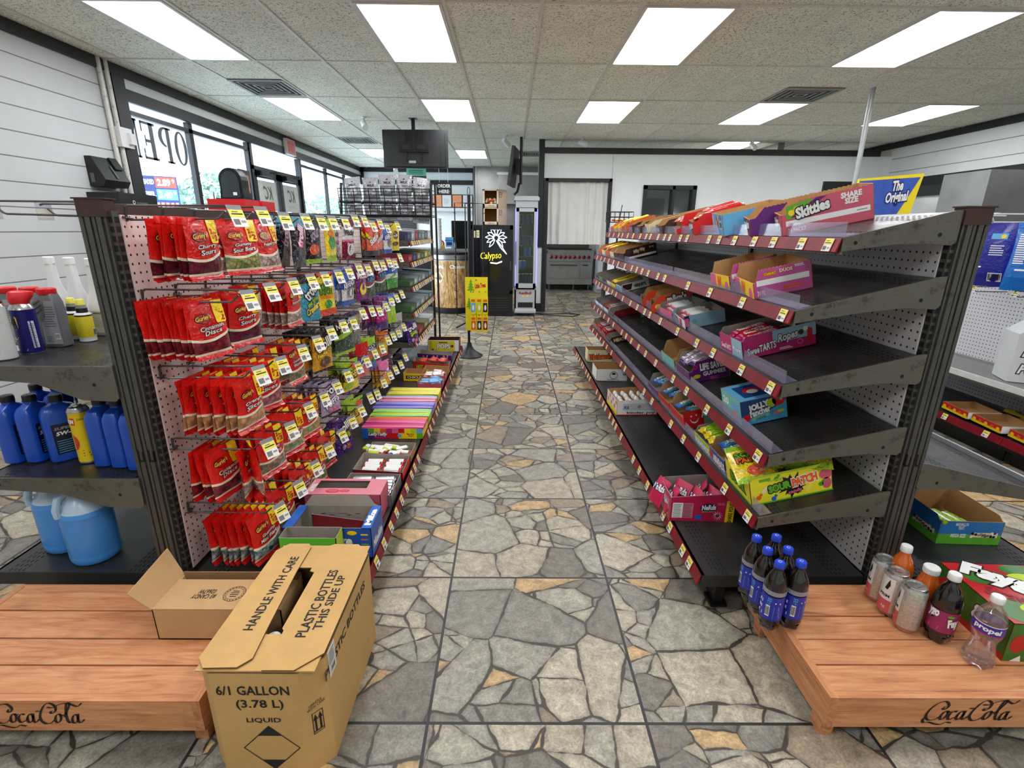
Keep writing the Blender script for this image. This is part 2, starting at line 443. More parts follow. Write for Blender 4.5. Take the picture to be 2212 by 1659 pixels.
# partition across the back with a curtained doorway and a service window
PY = 8.45
m = MB()
for x0, x1, z0, z1 in ((.53, .60, 0, 2.46), (.60, 1.57, 2.07, 2.46), (1.57, 2.16, 0, 2.46), (2.16, 2.9, 0, 1.15), (2.16, 2.9, 1.97, 2.46), (2.9, XR, 0, 2.46)):
    m.box((x0, PY, z0), (x1, PY+.12, z1), WALLW)
m.box((.40, PY-.0, 0), (.53, PY+.12, 1.05), WALLW)
struct(m.obj('wall_back'))
m = MB(); m.box((.53, PY-.02, 2.455), (XR-.2, PY+.14, 2.54), TRIM); m.box((.45, PY-.02, 1.05), (.535, PY+.14, ZC), TRIM); m.box((.40, PY-.015, 0), (.56, PY+.135, .14), TRIM); m.box((.53, PY-.02, .14), (.57, PY, 2.1), TRIM)
m.box((1.6, PY-.004, 1.2), (1.606, PY, 2.455), mat('wall_seam', (176, 180, 182), .6)); struct(m.obj('trim_4'))
m = MB()
for x0, x1, z0, z1 in ((.565, .605, 0, 2.1), (1.565, 1.61, 0, 2.1), (.565, 1.61, 2.055, 2.1)): m.box((x0, PY-.025, z0), (x1, PY+.13, z1), TRIM)
struct(m.obj('door_2'))
m = MB()
for x0, x1, z0, z1 in ((2.11, 2.17, 1.1, 2.01), (2.89, 2.95, 1.1, 2.01), (2.11, 2.95, 1.95, 2.01), (2.11, 2.95, 1.1, 1.16), (2.57, 2.61, 1.1, 2.0)): m.box((x0, PY-.03, z0), (x1, PY+.13, z1), TRIM)
wf = struct(m.obj('window_6'))
m = MB(); m.box((2.17, PY+.05, 1.16), (2.89, PY+.056, 1.95), clear('service_window_glass', (170, 176, 178), .3)); m.obj('pane', wf)
# kitchen beyond
m = MB(); m.box((XL, YB, 0), (XR, YB+.15, ZC), WALLW); struct(m.obj('wall_kitchen'))
m = MB(); m.box((XL, YB-.03, 2.565), (-.8, YB, ZC-.001), TRIM); m.box((XL, YB-.03, 2.30), (-.8, YB, 2.40), TRIM); m.box((-.86, YB-.03, 2.3), (-.8, YB, ZC-.001), TRIM); m.box((-3.42, YB-.03, 2.3), (-3.36, YB, ZC), TRIM); struct(m.obj('trim_5'))
m = MB(); m.box((XL, -3.0, 0), (XR, -2.85, ZC), WALLW); struct(m.obj('wall_front'))
# kitchen side wall seen through the service window
m = MB(); m.box((4.2, PY+.12, 0), (4.3, YB, ZC), mat('kitchen_grey_wall', (150, 148, 140), .7)); struct(m.obj('wall_kitchen_side'))
# recessed light panels
DIFF = emis('light_panel_diffuser', (250, 252, 255), 1.0)
DIFF.node_tree.nodes['Principled BSDF'].inputs['Emission Strength'].default_value = 9.0
LIGHTS = [(-2.70, -2.15, 4), (-1.0, -.42, 4), (.82, 1.435, 4), (2.66, 3.26, 4), (-2.70, -2.15, 6), (-1.0, -.42, 6), (.82, 1.435, 6), (2.66, 3.26, 6), (4.52, 5.13, 6),
          (-2.70, -2.15, 9), (-1.0, -.42, 9), (3.26, 3.9, 8), (4.52, 5.13, 3), (-2.70, -2.15, 2), (-1.0, -.42, 2), (.82, 1.435, 2), (2.66, 3.26, 2), (-1.0, -.42, 0), (.82, 1.435, 0), (-2.7, -2.15, 0), (2.66, 3.26, 0)]
_side = ['by the window wall', 'left of the aisle', 'right of the aisle', 'above the right gondola', 'by the right wall']
for i, (x0, x1, r) in enumerate(LIGHTS):
    r = 4 if r == 3 else r; y0, y1 = CY[r], CY[r+1]
    sd = _side[0] if x0 < -2 else _side[1] if x0 < 0 else _side[2] if x0 < 1.5 and x0 > .5 and x1 < 1.5 else _side[3] if x0 < 3.9 and x0 > 2 else _side[4] if x0 > 4 else 'over the kitchen door'
    rw = {4: 'nearest row in view', 6: 'second row', 9: 'farthest row', 8: 'row above the partition', 2: 'row overhead', 0: 'row behind the viewpoint'}[r]
    t = thing('ceiling_light', 'white recessed ceiling light panel, %s, %s' % (rw, sd), 'ceiling light', ((x0+x1)/2, (y0+y1)/2, ZC), group='recessed light panels')
    w, l = (x1-x0)/2-.013, (y1-y0)/2-.013
    a = MB(); a.box((-w, -l, -.012), (w, -l+.022, .004), BAR); a.box((-w, l-.022, -.012), (w, l, .004), BAR); a.box((-w, -l+.022, -.012), (-w+.022, l-.022, .004), BAR); a.box((w-.022, -l+.022, -.012), (w, l-.022, .004), BAR)
    a.obj('frame', t)
    a = MB(); a.poly([(-w+.022, -l+.022, -.004), (-w+.022, l-.022, -.004), (w-.022, l-.022, -.004), (w-.022, -l+.022, -.004)], DIFF); a.obj('diffuser', t)
# air vents in the ceiling
VM = mat('vent_grey', (150, 148, 144), .5); VD = mat('vent_dark', (30, 30, 31), .7)
for x0, x1, y0, y1, lb in ((-2.69, -2.16, 5.38, 5.95, 'square louvred ceiling vent beside the left light of the second row'), (-2.69, -2.17, 8.45, 9.0, 'square louvred ceiling vent near the far window wall'),
                           (2.66, 3.24, 5.45, 5.98, 'square louvred ceiling vent above the right gondola'), (.19, .6, 9.75, 10.3, 'small ceiling vent behind the side-on television')):
    t = thing('ceiling_vent', lb, 'vent', ((x0+x1)/2, (y0+y1)/2, ZC)); w = (x1-x0)/2; l = (y1-y0)/2
    a = MB(); a.box((-w, -l, -.004), (w, l, .002), VD); a.obj('backing', t)
    a = MB()
    for k in range(5):
        q = 1-k*.2; ww, ll = w*q, l*q; b = .014 if k else .03
        for c in ((-ww, -ll, ww, -ll+b), (-ww, ll-b, ww, ll), (-ww, -ll+b, -ww+b, ll-b), (ww-b, -ll+b, ww, ll-b)): a.box((c[0], c[1], -.014+k*.001), (c[2], c[3], -.003), VM)
    a.obj('louvre', t)
# ------------------------------------------------------------------ gondola shelving
UPM = worn_metal('upright_metal', (84, 84, 80), (52, 34, 26), .5, .4, .45)
CAPM = worn_metal('rusty_cap_metal', (66, 48, 42), (92, 50, 34), .7, .5, .3)
BRK = worn_metal('shelf_bracket_metal', (98, 97, 88), (52, 38, 30), .75, .42, .4)
TOPM = worn_metal('shelf_top_metal', (58, 56, 55), (88, 78, 70), .35, .3, .5)
DECKM = worn_metal('base_deck_metal', (60, 59, 59), (92, 84, 78), .3, .34, .45)
SLOT = mat('slot_black', (8, 8, 8), .8, var=0)
PEGW = pegboard_mat('white_pegboard', (204, 204, 206)); PEGP = pegboard_mat('blush_white_pegboard', (228, 210, 206))
RAIL = mat('maroon_price_rail', (122, 12, 28), .38, var=.22, vs=22, spec=.3)
LIPM = clear('acrylic_lip', (236, 234, 244), .10, ((206, 204, 226), .12), .15)
TAGW = mat('shelf_tag_white', (238, 236, 232), .5, var=.02); TAGY = mat('shelf_tag_yellow', (240, 226, 92), .5, var=.02); TAGG = mat('shelf_tag_grey', (130, 130, 134), .5, var=.02)
GY0, SL = 1.49, 1.216

def tag_mesh(w, h):
    """a printed shelf tag: yellow head, price bars and barcode; stands in the local xz plane facing -y"""
    a = MB(); a.box((-w/2, 0, 0), (w/2, .0012, h), TAGW); F = Frame((-w/2, 0, 0), (1, 0, 0), (0, 0, 1))
    a.rect(F, (0, h*.52, w, h*.98), TAGY, .0004); a.rect(F, (w*.1, h*.62, w*.85, h*.69), BLACK, .0007); a.rect(F, (w*.18, h*.8, w*.6, h*.84), BLACK, .0007)
    for j in range(6): a.rect(F, (w*(.1+.07*j), h*.1, w*(.1+.07*j+.04), h*.4), BLACK, .0007)
    a.rect(F, (w*.62, h*.2, w*.9, h*.32), GREYP, .0007)
    return a.data('price_tag')
TAGME = tag_mesh(.040, .038)

def shelf_mesh(sx, D, L, tilt, fh=.045, bh=.092, top=TOPM):
    """a bracketed metal shelf, front edge at x=0 rising towards the back at x=D (sx mirrors it)"""
    a = MB(); r = D*tilt
    X = lambda x: x*sx
    a.prism([(X(0), 0, 0), (X(D), 0, r), (X(D), 0, r-.018), (X(0), 0, -.018)], (0, L, 0), top)
    a.prism([(X(0), .002, .0), (X(.008), .002, 0), (X(.008), .002, -fh), (X(0), .002, -fh)], (0, L-.004, 0), BRK)
    for y in (-.003, L-.003):
        a.prism([(X(0), y, .003), (X(D), y, r+.003), (X(D+.022), y, r+.005), (X(D+.022), y, r-bh+.012), (X(D+.01), y, r-bh), (X(D*.80), y, r-bh+.004), (X(D*.5), y, r*.5-.052), (X(D*.2), y, r*.2-.042), (X(0), y, -.036)], (0, .006, 0), BRK)
    for x in (D*.12, D*.9):                                            # bolt holes in the end bracket
        z = x*tilt-.02 if x < D*.5 else x*tilt-.055
        a.poly([(X(x)+.006*math.cos(t*PI/4), -.0036, z+.006*math.sin(t*PI/4)) for t in range(8)], SLOT)
    n = int(L/.022)
    for x in (.055, .068, .081, D-.09, D-.074, D-.058, D-.042):        # rows of slots
        for j in range(n):
            y = (j+.5)*L/n; e = .0006
            a.poly([(X(x), y-.006, x*tilt+e), (X(x+.005), y-.006, (x+.005)*tilt+e), (X(x+.005), y+.006, (x+.005)*tilt+e), (X(x), y+.006, x*tilt+e)], SLOT)
    return a.data('shelf')
def rail_mesh(sx, L, h=.037):
    a = MB(); X = lambda x: x*sx
    a.prism([(X(-.001), 0, .0), (X(-.004), 0, .002), (X(-.016), 0, -h), (X(-.011), 0, -h-.003)], (0, L, 0), RAIL)
    return a.data('price_rail')
def lip_mesh(sx, L, h=.047, tilt=.25):
    a = MB(); X = lambda x: x*sx
    a.prism([(X(.012), .01, .004), (X(.014), .01, .004), (X(.013), .01, h), (X(.011), .01, h)], (0, L-.02, 0), LIPM)
    a.prism([(X(.012), .01, .005), (X(.05), .01, .005+.04*tilt), (X(.05), .01, .0065+.04*tilt), (X(.012), .01, .0065)], (0, L-.02, 0), LIPM)
    return a.data('clear_lip')
def put_tags(par, sx, L, ys, z=-.036):
    for y in ys:
        o = put(TAGME, 'price_tag', par, (-.0190*sx, y, z)); o.rotation_euler = (math.radians(-18), 0, -sx*PI/2)
        if sx < 0: o.rotation_euler = (math.radians(-18), 0, PI/2)

def upright_mesh(face, H=1.385, w=.070):
    """two sided slotted post seen end on, with its pressed ribs, built at the origin, near face at y=0"""
    a = MB(); h = w/2
    a.box((-h, .0, 0), (h, .03, H-.045), UPM)
    for x0, x1 in ((-h+.012, -h+.026), (h-.026, h-.012)): a.box((x0, -.007, .0), (x1, .0, H-.047), UPM)
    a.box((-h, -.004, 0), (-h+.005, 0, H-.047), UPM); a.box((h-.005, -.004, 0), (h, 0, H-.047), UPM)
    a.box((-.004, -.005, 0), (.004, 0, H-.047), UPM)
    a.box((-h-.004, -.009, H-.047), (h+.004, .034, H), CAPM); a.box((-h-.010, -.012, H), (h+.010, .036, H+.004), CAPM)
    for x in (-.018, .016):                                            # the two hooked punch outs
        a.box((x-.006, -.009, .585), (x-.003, .001, .625), SLOT); a.box((x-.006, -.009, .582), (x+.008, .001, .588), SLOT); a.box((x+.007, -.009, .585), (x+.009, .001, .618), SLOT)
    for s in (-1, 1):                                                  # column of shelf slots on both faces
        a.box((s*h, .004, .0), (s*(h+.013), .034, H-.03), UPM)
        k = 0
        while .05+k*.0265 < H-.06:
            z = .05+k*.0265; a.box((s*(h+.0135), .010, z), (s*(h+.0115), .027, z+.017), SLOT); k += 1
            if s == face: a.box((s*(h+.001), .0034, z), (s*(h+.0115), .0041, z+.017), SLOT)
    return a.data('upright')
UPMES = {-1: upright_mesh(-1), 1: upright_mesh(1)}
def mid_upright():
    a = MB()
    for s in (-1, 1):
        a.box((s*.049, -.012, .0), (s*.066, .012, 1.36), METAL_DK)
    a.box((-.049, -.01, 0), (.049, .01, 1.37), METAL_DK)
    return a.data('upright')
MIDME = mid_upright()

def gondola(name, label, cx, peg_l, peg_r, face=-1):
    UPME = UPMES[face]
    t = thing(name, label, 'shelving', (cx, GY0, 0))
    put(UPME, 'end_upright', t)
    for k in (1, 2): put(MIDME, 'middle_upright', t, (0, k*SL, 0))
    o = put(UPME, 'end_upright', t, (0, 3*SL, 0), (0, 0, PI))
    for k in range(3):
        for s, pm in ((-1, peg_l), (1, peg_r)):
            a = MB(); a.box((s*.040, k*SL+.03, .15), (s*.052, (k+1)*SL-.012, 1.345), pm); a.obj('peg_panel', t)
    a = MB(); a.box((-.03, .0, 1.345), (.03, 3*SL, 1.375), CAPM); a.box((-.05, .03, 1.345), (.05, 3*SL, 1.349), CAPM); a.obj('top_rail', t)
    return t
def deck_mesh(sx, D, L):
    a = MB(); X = lambda x: x*sx; z = .15
    a.box((X(.0), 0, z-.02), (X(D), L, z), DECKM); a.box((X(0), 0, z-.05), (X(.01), L, z-.0), METAL_DK)
    a.box((X(0), -.002, z-.048), (X(D), .004, z-.001), DECKM)
    a.box((X(.075), .04, 0), (X(.085), L-.0, z-.02), METAL_DK)
    n = int(L/.024)
    for x in (.045, .060, .075, .090, D-.11, D-.095, D-.08, D-.065):
        for j in range(n):
            y = (j+.5)*L/n; a.poly([(X(x), y-.007, z+.0006), (X(x+.006), y-.007, z+.0006), (X(x+.006), y+.007, z+.0006), (X(x), y+.007, z+.0006)], SLOT)
    return a.data('base_deck')
def foot_mesh():
    a = MB(); a.box((-.016, 0, .0), (.016, .04, .132), METAL_DK); a.box((-.03, -.01, 0), (.03, .06, .012), METAL_DK); return a.data('foot')
FOOTME = foot_mesh()

# ---- right gondola
RX = 1.325
RG = gondola('gondola_shelving', 'long black metal gondola shelving right of the aisle with five sloping shelves of candy boxes', RX, PEGW, PEGW, -1)
RSH = [(.957, 1.297), (.857, 1.087), (.857, .852), (.853, .611), (.853, .379)]
TILT = .25
SX_BACK = 1.262
rail_r = rail_mesh(1, SL-.004); lip_r = lip_mesh(1, SL-.004)
sh_wide = shelf_mesh(1, SX_BACK-.855, SL-.002, TILT); sh_top = shelf_mesh(1, SX_BACK-.957, SL-.002, TILT)
rnd = random.Random(3)
for i, (x, z) in enumerate(RSH):
    for k in range(3):
        s = put(sh_top if i == 0 else sh_wide, 'shelf', RG, (x-RX, k*SL, z))
        put(rail_r, 'price_rail', s); put(lip_r, 'clear_lip', s)
        n = [(7, 8, 6), (4, 7, 6), (5, 6, 7), (5, 6, 6), (5, 5, 6)][i][k]
        ys = [(.045 if k == 0 else .06)+(j+(.0 if j == 0 else rnd.uniform(-.22, .22)))*(SL-.1)/n for j in range(n)]
        put_tags(s, 1, SL, ys)
deck_r = deck_mesh(1, .575, SL-.002); drail = rail_mesh(1, SL-.004, .04)
for k in range(3):
    d = put(deck_r, 'base_deck', RG, (.69-RX, k*SL, 0)); r = put(drail, 'price_rail', d, (0, 0, .15))
    put_tags(d, 1, SL, [.07+j*.125+rnd.uniform(-.03, .03) for j in range(8)], .114)
put(FOOTME, 'foot', RG, (.775-RX, .025, 0)); put(FOOTME, 'foot', RG, (.775-RX, 3*SL-.06, 0))
# its far side : base deck and one flared shelf
deck_rr = deck_mesh(-1, .60, SL-.002); sh_rr = shelf_mesh(-1, .43, SL-.002, .24)
for k in range(3): put(deck_rr, 'base_deck', RG, (.66, k*SL, 0))
rr_rail = rail_mesh(-1, SL-.004)
for k in range(3):
    s = put(sh_rr, 'shelf', RG, (.49, k*SL, .482))
    a = MB(); a.box((-.003, 0, -.02), (.006, SL-.005, .018), mat('grey_lip', (168, 168, 172), .3, .4)); a.obj('price_rail', s)
put(FOOTME, 'foot', RG, (.58, .025, 0))

# ---- left gondola
LX = -1.172
LG = gondola('gondola_shelving', 'long gondola shelving left of the aisle, pink pegboard hung with candy bags', LX, PEGW, PEGP, 1)
deck_l = deck_mesh(-1, .60, SL-.002); dr_l = rail_mesh(-1, SL-.004, .04)
for k in range(3):
    d = put(deck_l, 'base_deck', LG, (-.495-LX, k*SL, 0)); put(dr_l, 'price_rail', d, (0, 0, .15))
    put_tags(d, -1, SL, [.09+j*.11+rnd.uniform(-.03, .03) for j in range(9)], .114)
deck_ll = deck_mesh(1, .575, SL-.002)
sh_l1 = shelf_mesh(1, .46, SL-.002, .0, bh=.11); sh_l2 = shelf_mesh(1, .50, SL-.002, .0, bh=.105)
for k in range(3):
    put(deck_ll, 'base_deck', LG, (-1.80-LX, k*SL, 0))
    put(sh_l1, 'shelf', LG, (-1.70-LX, k*SL, .897)); put(sh_l2, 'shelf', LG, (-1.74-LX, k*SL, .514))
for x, y in ((-1.72, .025), (-.59, .025)): put(FOOTME, 'foot', LG, (x-LX, y, 0))
# far third of the aisle side carries shelves
LSH = [1.222, 1.062, .872, .668, .430]
sh_lf = shelf_mesh(-1, .345, SL-.004, .06, fh=.03, bh=.06); rl_lf = rail_mesh(-1, SL-.01, .034)
a = MB(); a.box((-.025, .01, .004), (-.023, SL-.02, .05), LIPM); lip_lf = a.data('clear_lip')
for i, z in enumerate(LSH):
    s = put(sh_lf, 'shelf', LG, (-.77-LX, 2*SL+.04, z)); put(rl_lf, 'price_rail', s)
    if i == 0: put(lip_lf, 'clear_lip', s)
    put_tags(s, -1, SL, [.07+j*.075+rnd.uniform(-.015, .015) for j in range(14)], -.034)

# ---- third gondola by the right wall
TX = 3.55
TG = gondola('gondola_shelving', 'white pegboard gondola shelving near the right wall hung with blue bags', TX, PEGW, PEGW)
deck_t = deck_mesh(1, .575, SL-.002); tr_r = rail_mesh(1, SL-.004, .045); sh_t = shelf_mesh(1, .50, SL-.002, .0, fh=.03, bh=.06, top=mat('grey_shelf_top', (118, 116, 114), .4, .2))
for k in range(3):
    d = put(deck_t, 'base_deck', TG, (2.92-TX, k*SL, 0)); r = put(tr_r, 'price_rail', d, (0, 0, .17)); put_tags(d, 1, SL, [.1+j*.3 for j in range(4)], .134)
    s = put(sh_t, 'shelf', TG, (3.0-TX, k*SL, .43))
    a = MB(); a.box((-.006, 0, -.016), (.002, SL-.004, .022), mat('white_rail', (214, 214, 214), .4)); a.obj('price_rail', s)

# ---- peg hooks on the left gondola
def hook_mesh():
    """double wire hook: back plate at x=0, prongs run along +x"""
    a = MB()
    a.box((0, -.004, -.008), (.002, .004, .036), CHROME)
    a.tube([(.0, 0, .0), (.012, 0, -.004), (.262, 0, .0), (.272, 0, .003), (.292, 0, .021)],   .0033, CHROME, 6)
    a.tube([(.0, 0, .002), (.004, 0, .030), (.012, 0, .036), (.305, 0, .036), (.314, 0, .032)],   .0033, CHROME, 6)
    a.tube([(-.004, -.014, .002), (.008, -.014, .002), (.010, 0, .001), (.008, .014, .002), (-.004, .014, .002)], .0028, CHROME, 5)
    return a.data('peg_hook')
HOOKME = hook_mesh()
def flag_mesh():
    a = MB(); w, h = .047, .066
    a.box((-w/2, 0, -h), (w/2, .0016, .0), TAGW); F = Frame((-w/2, 0, -h), (1, 0, 0), (0, 0, 1))
    a.rect(F, (0, h*.80, w, h), TAGG, .0004); a.rect(F, (0, h*.44, w, h*.78), TAGY, .0004); a.rect(F, (w*.12, h*.56, w*.9, h*.62), BLACK, .0007); a.rect(F, (w*.2, h*.68, w*.6, h*.71), BLACK, .0007)
    for j in range(7): a.rect(F, (w*(.1+.06*j), h*.1, w*(.1+.06*j+.034), h*.36), BLACK, .0007)
    a.rect(F, (w*.6, h*.2, w*.92, h*.3), GREYP, .0007)
    return a.data('price_flag')
FLAGME = flag_mesh()
PEGX = -1.118
ROWZ = [1.335, 1.095, .852, .607, .362]
ROWN = ['top row', 'second row', 'third row', 'fourth row', 'lowest row']
hk = thing('peg_hook', 'wire peg hook', 'hook', (0, 0, -5))
put(HOOKME, 'wire', hk); fl = put(FLAGME, 'price_flag', hk, (.316, 0, .038), (math.radians(-24), 0, PI/2-.42))
first = True
HY = lambda k: 1.54+.168*k
for r in range(5):
    for k in range(14):
        if k >= 8 and r == 0 and k % 2 == 0 and k > 11: continue
        y = HY(k)+rnd.uniform(-.01, .01); z = ROWZ[r]+(0 if k < 7 else rnd.uniform(-.02, .015))
        lb = 'grey wire peg hook with a price flag, %s from the near end, %s' % (ORD[k], ROWN[r])
        loc = (PEGX, y, z); rot = (0, rnd.uniform(-.02, .03), rnd.uniform(-.02, .02))
        if first: hk.location = loc; hk.rotation_euler = rot; hk['label'] = lb; hk['group'] = 'peg hooks on the left gondola'; first = False
        else: dup(hk, None, loc, rot, lb, 'peg hooks on the left gondola')
# two empty hooks on the other face, pointing left
for k, (y, lb) in enumerate(((1.565, 'empty wire hook with clear tag sticking out left of the end post, nearer one'), (1.74, 'empty wire hook with clear tag sticking out left of the end post, farther one'))):
    t = thing('peg_hook', lb, 'hook', (-1.222, y, 1.345), (0, 0, PI), group='empty hooks left of the end post')
    put(HOOKME, 'wire', t)
    a = MB(); a.box((-.022, 0, -.055), (.022, .0015, .0), LIPM); a.rect(Frame((-.022, 0, -.055), (1, 0, 0), (0, 0, 1)), (.002, .006, .042, .036), mat('faded_tag', (214, 212, 200), .5)); a.obj('price_flag', t, (.305, 0, .04), (0, 0, PI+.3))
# ------------------------------------------------------------------ hanging candy bags
def film(name, col, rough=.22, var=.1, busy=False):
    if name in MC: return MC[name]
    g = NT(name); o = g.obj(); nz = g.noise(o, 30.0, 3.0, .6, 1.0)
    c = g.mix(1.0, lin(col), g.n('MapRange', {0: nz, 1: .3, 2: .7, 3: 1-var, 4: 1+var}), 'MULTIPLY')
    if busy:                                                           # printed packaging: flecks of a lighter and a darker ink
        n2 = g.noise(o, 42.0, 3.0, .6, 2.5); n3 = g.noise(o, 58.0, 2.0, .5, 1.5)
        c = g.mix(g.n('MapRange', {0: n2, 1: .56, 2: .60, 3: 0.0, 4: .55}), c, lin(tuple(x*.45 for x in col)))
        c = g.mix(g.n('MapRange', {0: n3, 1: .60, 2: .63, 3: 0.0, 4: .6}), c, lin(tuple(min(255, x*.5+130) for x in col)))
    g.put(g.b.inputs['Base Color'], c)
    cr = g.noise(o, 46.0, 2.0, .5, .8)
    g.set(Roughness=rough, Coat_Weight=.5, Coat_Roughness=.08); g.bump(g.math('ADD', nz, cr), .75, .005)
    MC[name] = g.m
    return g.m
def lumpy(name, c1, c2, scale=90.0):
    """candies pressed against a clear window"""
    if name in MC: return MC[name]
    g = NT(name); o = g.obj()
    v = g.n('TexVoronoi', {'Vector': o, 'Scale': scale}, feature='F1')
    sc = g.n('SeparateColor', {0: (v, 'Color')})
    c = g.mix((sc, 0), lin(c1), lin(c2))
    c = g.mix(1.0, c, g.n('MapRange', {0: (v, 'Distance'), 1: .2, 2: .75, 3: 1.0, 4: .45}), 'MULTIPLY')
    g.put(g.b.inputs['Base Color'], c); g.set(Roughness=.25, Coat_Weight=.5, Coat_Roughness=.08); g.bump((v, 'Distance'), -.7, .006)
    MC[name] = g.m
    return g.m
RED = film('red_bag_film', (216, 30, 24))
RED2 = film('dark_red_bag_film', (192, 18, 20))
CRM = film('cream_band_film', (240, 232, 206), .3, .03)
YFL = film('yellow_flag_film', (250, 216, 22), .35, .03)
REDT = mat('red_lettering', (190, 14, 18), .4, var=0); BLKT = mat('black_lettering', (20, 16, 16), .4, var=0); WHT = mat('white_lettering', (244, 240, 236), .4, var=0); YLT = mat('yellow_lettering', (250, 220, 90), .4, var=0)

def bag_shell(w, h, T, bands, seed, nu=10, flare=.0, wr=.0016):
    """pillow bag hanging from z=0 down to -h, front faces -y. bands: [(v_left, v_mid, v_right, nrows, material above this line)] from the bottom up"""
    rn = random.Random(seed); ph = [rn.uniform(0, 6.28) for _ in range(6)]
    def thick(u, v):
        e = max(0.0, 1-abs(2*u-1)**2.6); f = max(0.0, min(1.0, (v-.05)/.22))*max(0.0, min(1.0, (.93-v)/.3)); low = 1.15-.45*v
        return T*(e**.55)*(f**.6)*low
    def wr_(u, v): return wr*(math.sin(9*u+ph[0]+5*v)*math.sin(11*v+ph[1])+.7*math.sin(21*u+ph[2]-9*v)*math.sin(4*v+ph[3]))
    def wid(v): return w*(1-.05*math.sin(PI*min(1, max(0, v)))+.03*math.sin(5*v+ph[4]))
    def lean(v): return .006*math.sin(2.2*v+ph[5])
    def vat(b, u): return b[0]*(1-u)*(1-2*u)+4*b[1]*u*(1-u)+b[2]*u*(2*u-1)   # quadratic through left, middle, right
    a = MB()
    L = [(0, 0, 0, 1, None)]+bands
    for s in (-1, 1):
        for i in range(len(L)-1):
            lo, hi = L[i], L[i+1]; nr = hi[3]; m = hi[4]
            if s == 1 and len(hi) > 5: m = hi[5]
            def fn(u, t, lo=lo, hi=hi, s=s):
                uu = u if s < 0 else 1-u
                v = vat(lo, uu)*(1-t)+vat(hi, uu)*t
                x = (uu-.5)*wid(v); y = s*(thick(uu, v)*.5+.0004)+wr_(uu, v)+lean(v)
                if v < .06: y += -flare*(.06-v)/.06
                return (x, y, -h+v*h+(.002*math.sin(38*uu+ph[0]) if v < .001 else 0))
            a.grid(fn, nu, nr, m)
    def surf(u, v):                                                    # how far the front skin stands out at (u, v) in metres
        uu, vv = min(1, max(0, u/w)), min(1, max(0, v/h)); return thick(uu, vv)*.5-wr_(uu, vv)-lean(vv)+.0009
    return a, Frame((-w/2, 0, -h), (1, 0, 0), (0, 0, 1), surf)

def red_bag(lines, win, seed, top=RED):
    w, h = .142, .178
    a, F = bag_shell(w, h, .024, [(.075, .07, .075, 2, RED2), (.11, .11, .115, 1, CRM), (.33, .30, .42, 3, win), (.375, .345, .47, 1, CRM), (.88, .88, .88, 6, top), (1, 1, 1, 2, top)], seed, flare=.012)
    a.disc(F, (w*.36, h*.70), w*.20, BLKT, .0012, 14, h*.085); a.disc(F, (w*.36, h*.70), w*.185, RED2, .0016, 14, h*.074)
    a.text("Gurley's", F, (w*.17, h*.655, w*.56, h*.755), YLT, BLKT, .02, .25, .05, .12, e=.002)
    n = len(lines)
    for i, t in enumerate(lines):
        z1 = h*(.58-.085*i); L = min(.62, .085*len(t)+.05)*w
        a.text(t, F, (w*.52-L/2, z1-h*.075, w*.52+L/2, z1), WHT, BLKT, .015, .2, .06, .1, e=.0016)
    f = [F.p(x, z, .0022) for x, z in ((w*.66, h*.62), (w*.69, h*.595), (w*.92, h*.595), (w*.95, h*.62), (w*.95, h*.80), (w*.95, h*.985), (w*.66, h*.985), (w*.66, h*.80))]
    a.poly(f, YFL)
    a.text('2', F, (w*.69, h*.74, w*.77, h*.83), REDT, None, .05, e=.003); a.text('for', F, (w*.78, h*.745, w*.92, h*.79), REDT, None, .04, e=.003)
    a.text('$', F, (w*.71, h*.66, w*.77, h*.72), REDT, None, .04, e=.003); a.text('2', F, (w*.79, h*.63, w*.92, h*.73), REDT, None, .06, e=.003)
    return a.data('candy_bag', 60)

def print_bag(w, h, bands, texts, seed, spots=(), T=.022):
    a, F = bag_shell(w, h, T, bands, seed)
    for (x, z, rx, rz, m) in spots: a.disc(F, (x*w, z*h), rx*w, m, .0012, 12, rz*h)
    for (t, r, m, o, sh) in texts: a.text(t, F, (r[0]*w, r[1]*h, r[2]*w, r[3]*h), m, o, .03, sh, .07, r[4] if len(r) > 4 else 0, e=.0018)
    return a.data('candy_bag', 60)
_f = lambda n, c, rough=.22: film(n, c, rough, .12, True)
FB = dict(black=_f('black_film', (24, 22, 30)), navy=_f('dark_navy_film', (26, 34, 58)), blue=_f('blue_film', (40, 92, 190)), sky=_f('sky_film', (70, 160, 190)), yel=_f('yellow_film', (240, 212, 30)), lime=_f('lime_film', (160, 200, 40)),
          green=_f('green_film', (52, 150, 60)), dgreen=_f('dark_green_film', (52, 74, 60)), purp=_f('purple_film', (120, 28, 110)), violet=_f('violet_film', (70, 32, 120)), mag=_f('magenta_film', (176, 30, 110)), burg=_f('burgundy_film', (122, 16, 44)),
          gold=_f('gold_film', (226, 160, 26)), orange=_f('orange_film', (240, 120, 30)), pink=_f('pink_film', (224, 110, 160)), lilac=_f('lilac_film', (176, 156, 184)), silver=_f('silver_film', (170, 170, 178), .2), white=_f('white_film', (226, 226, 228)), coral=_f('coral_film', (226, 92, 60)),
          brown=_f('brown_film', (96, 60, 40)), grey=_f('grey_film', (110, 112, 112)))
def B(*rows):
    """even bands from bottom to top: (top_v, film name)"""
    return [(v, v, v, 3, FB[c] if isinstance(c, str) else c) for v, c in rows]
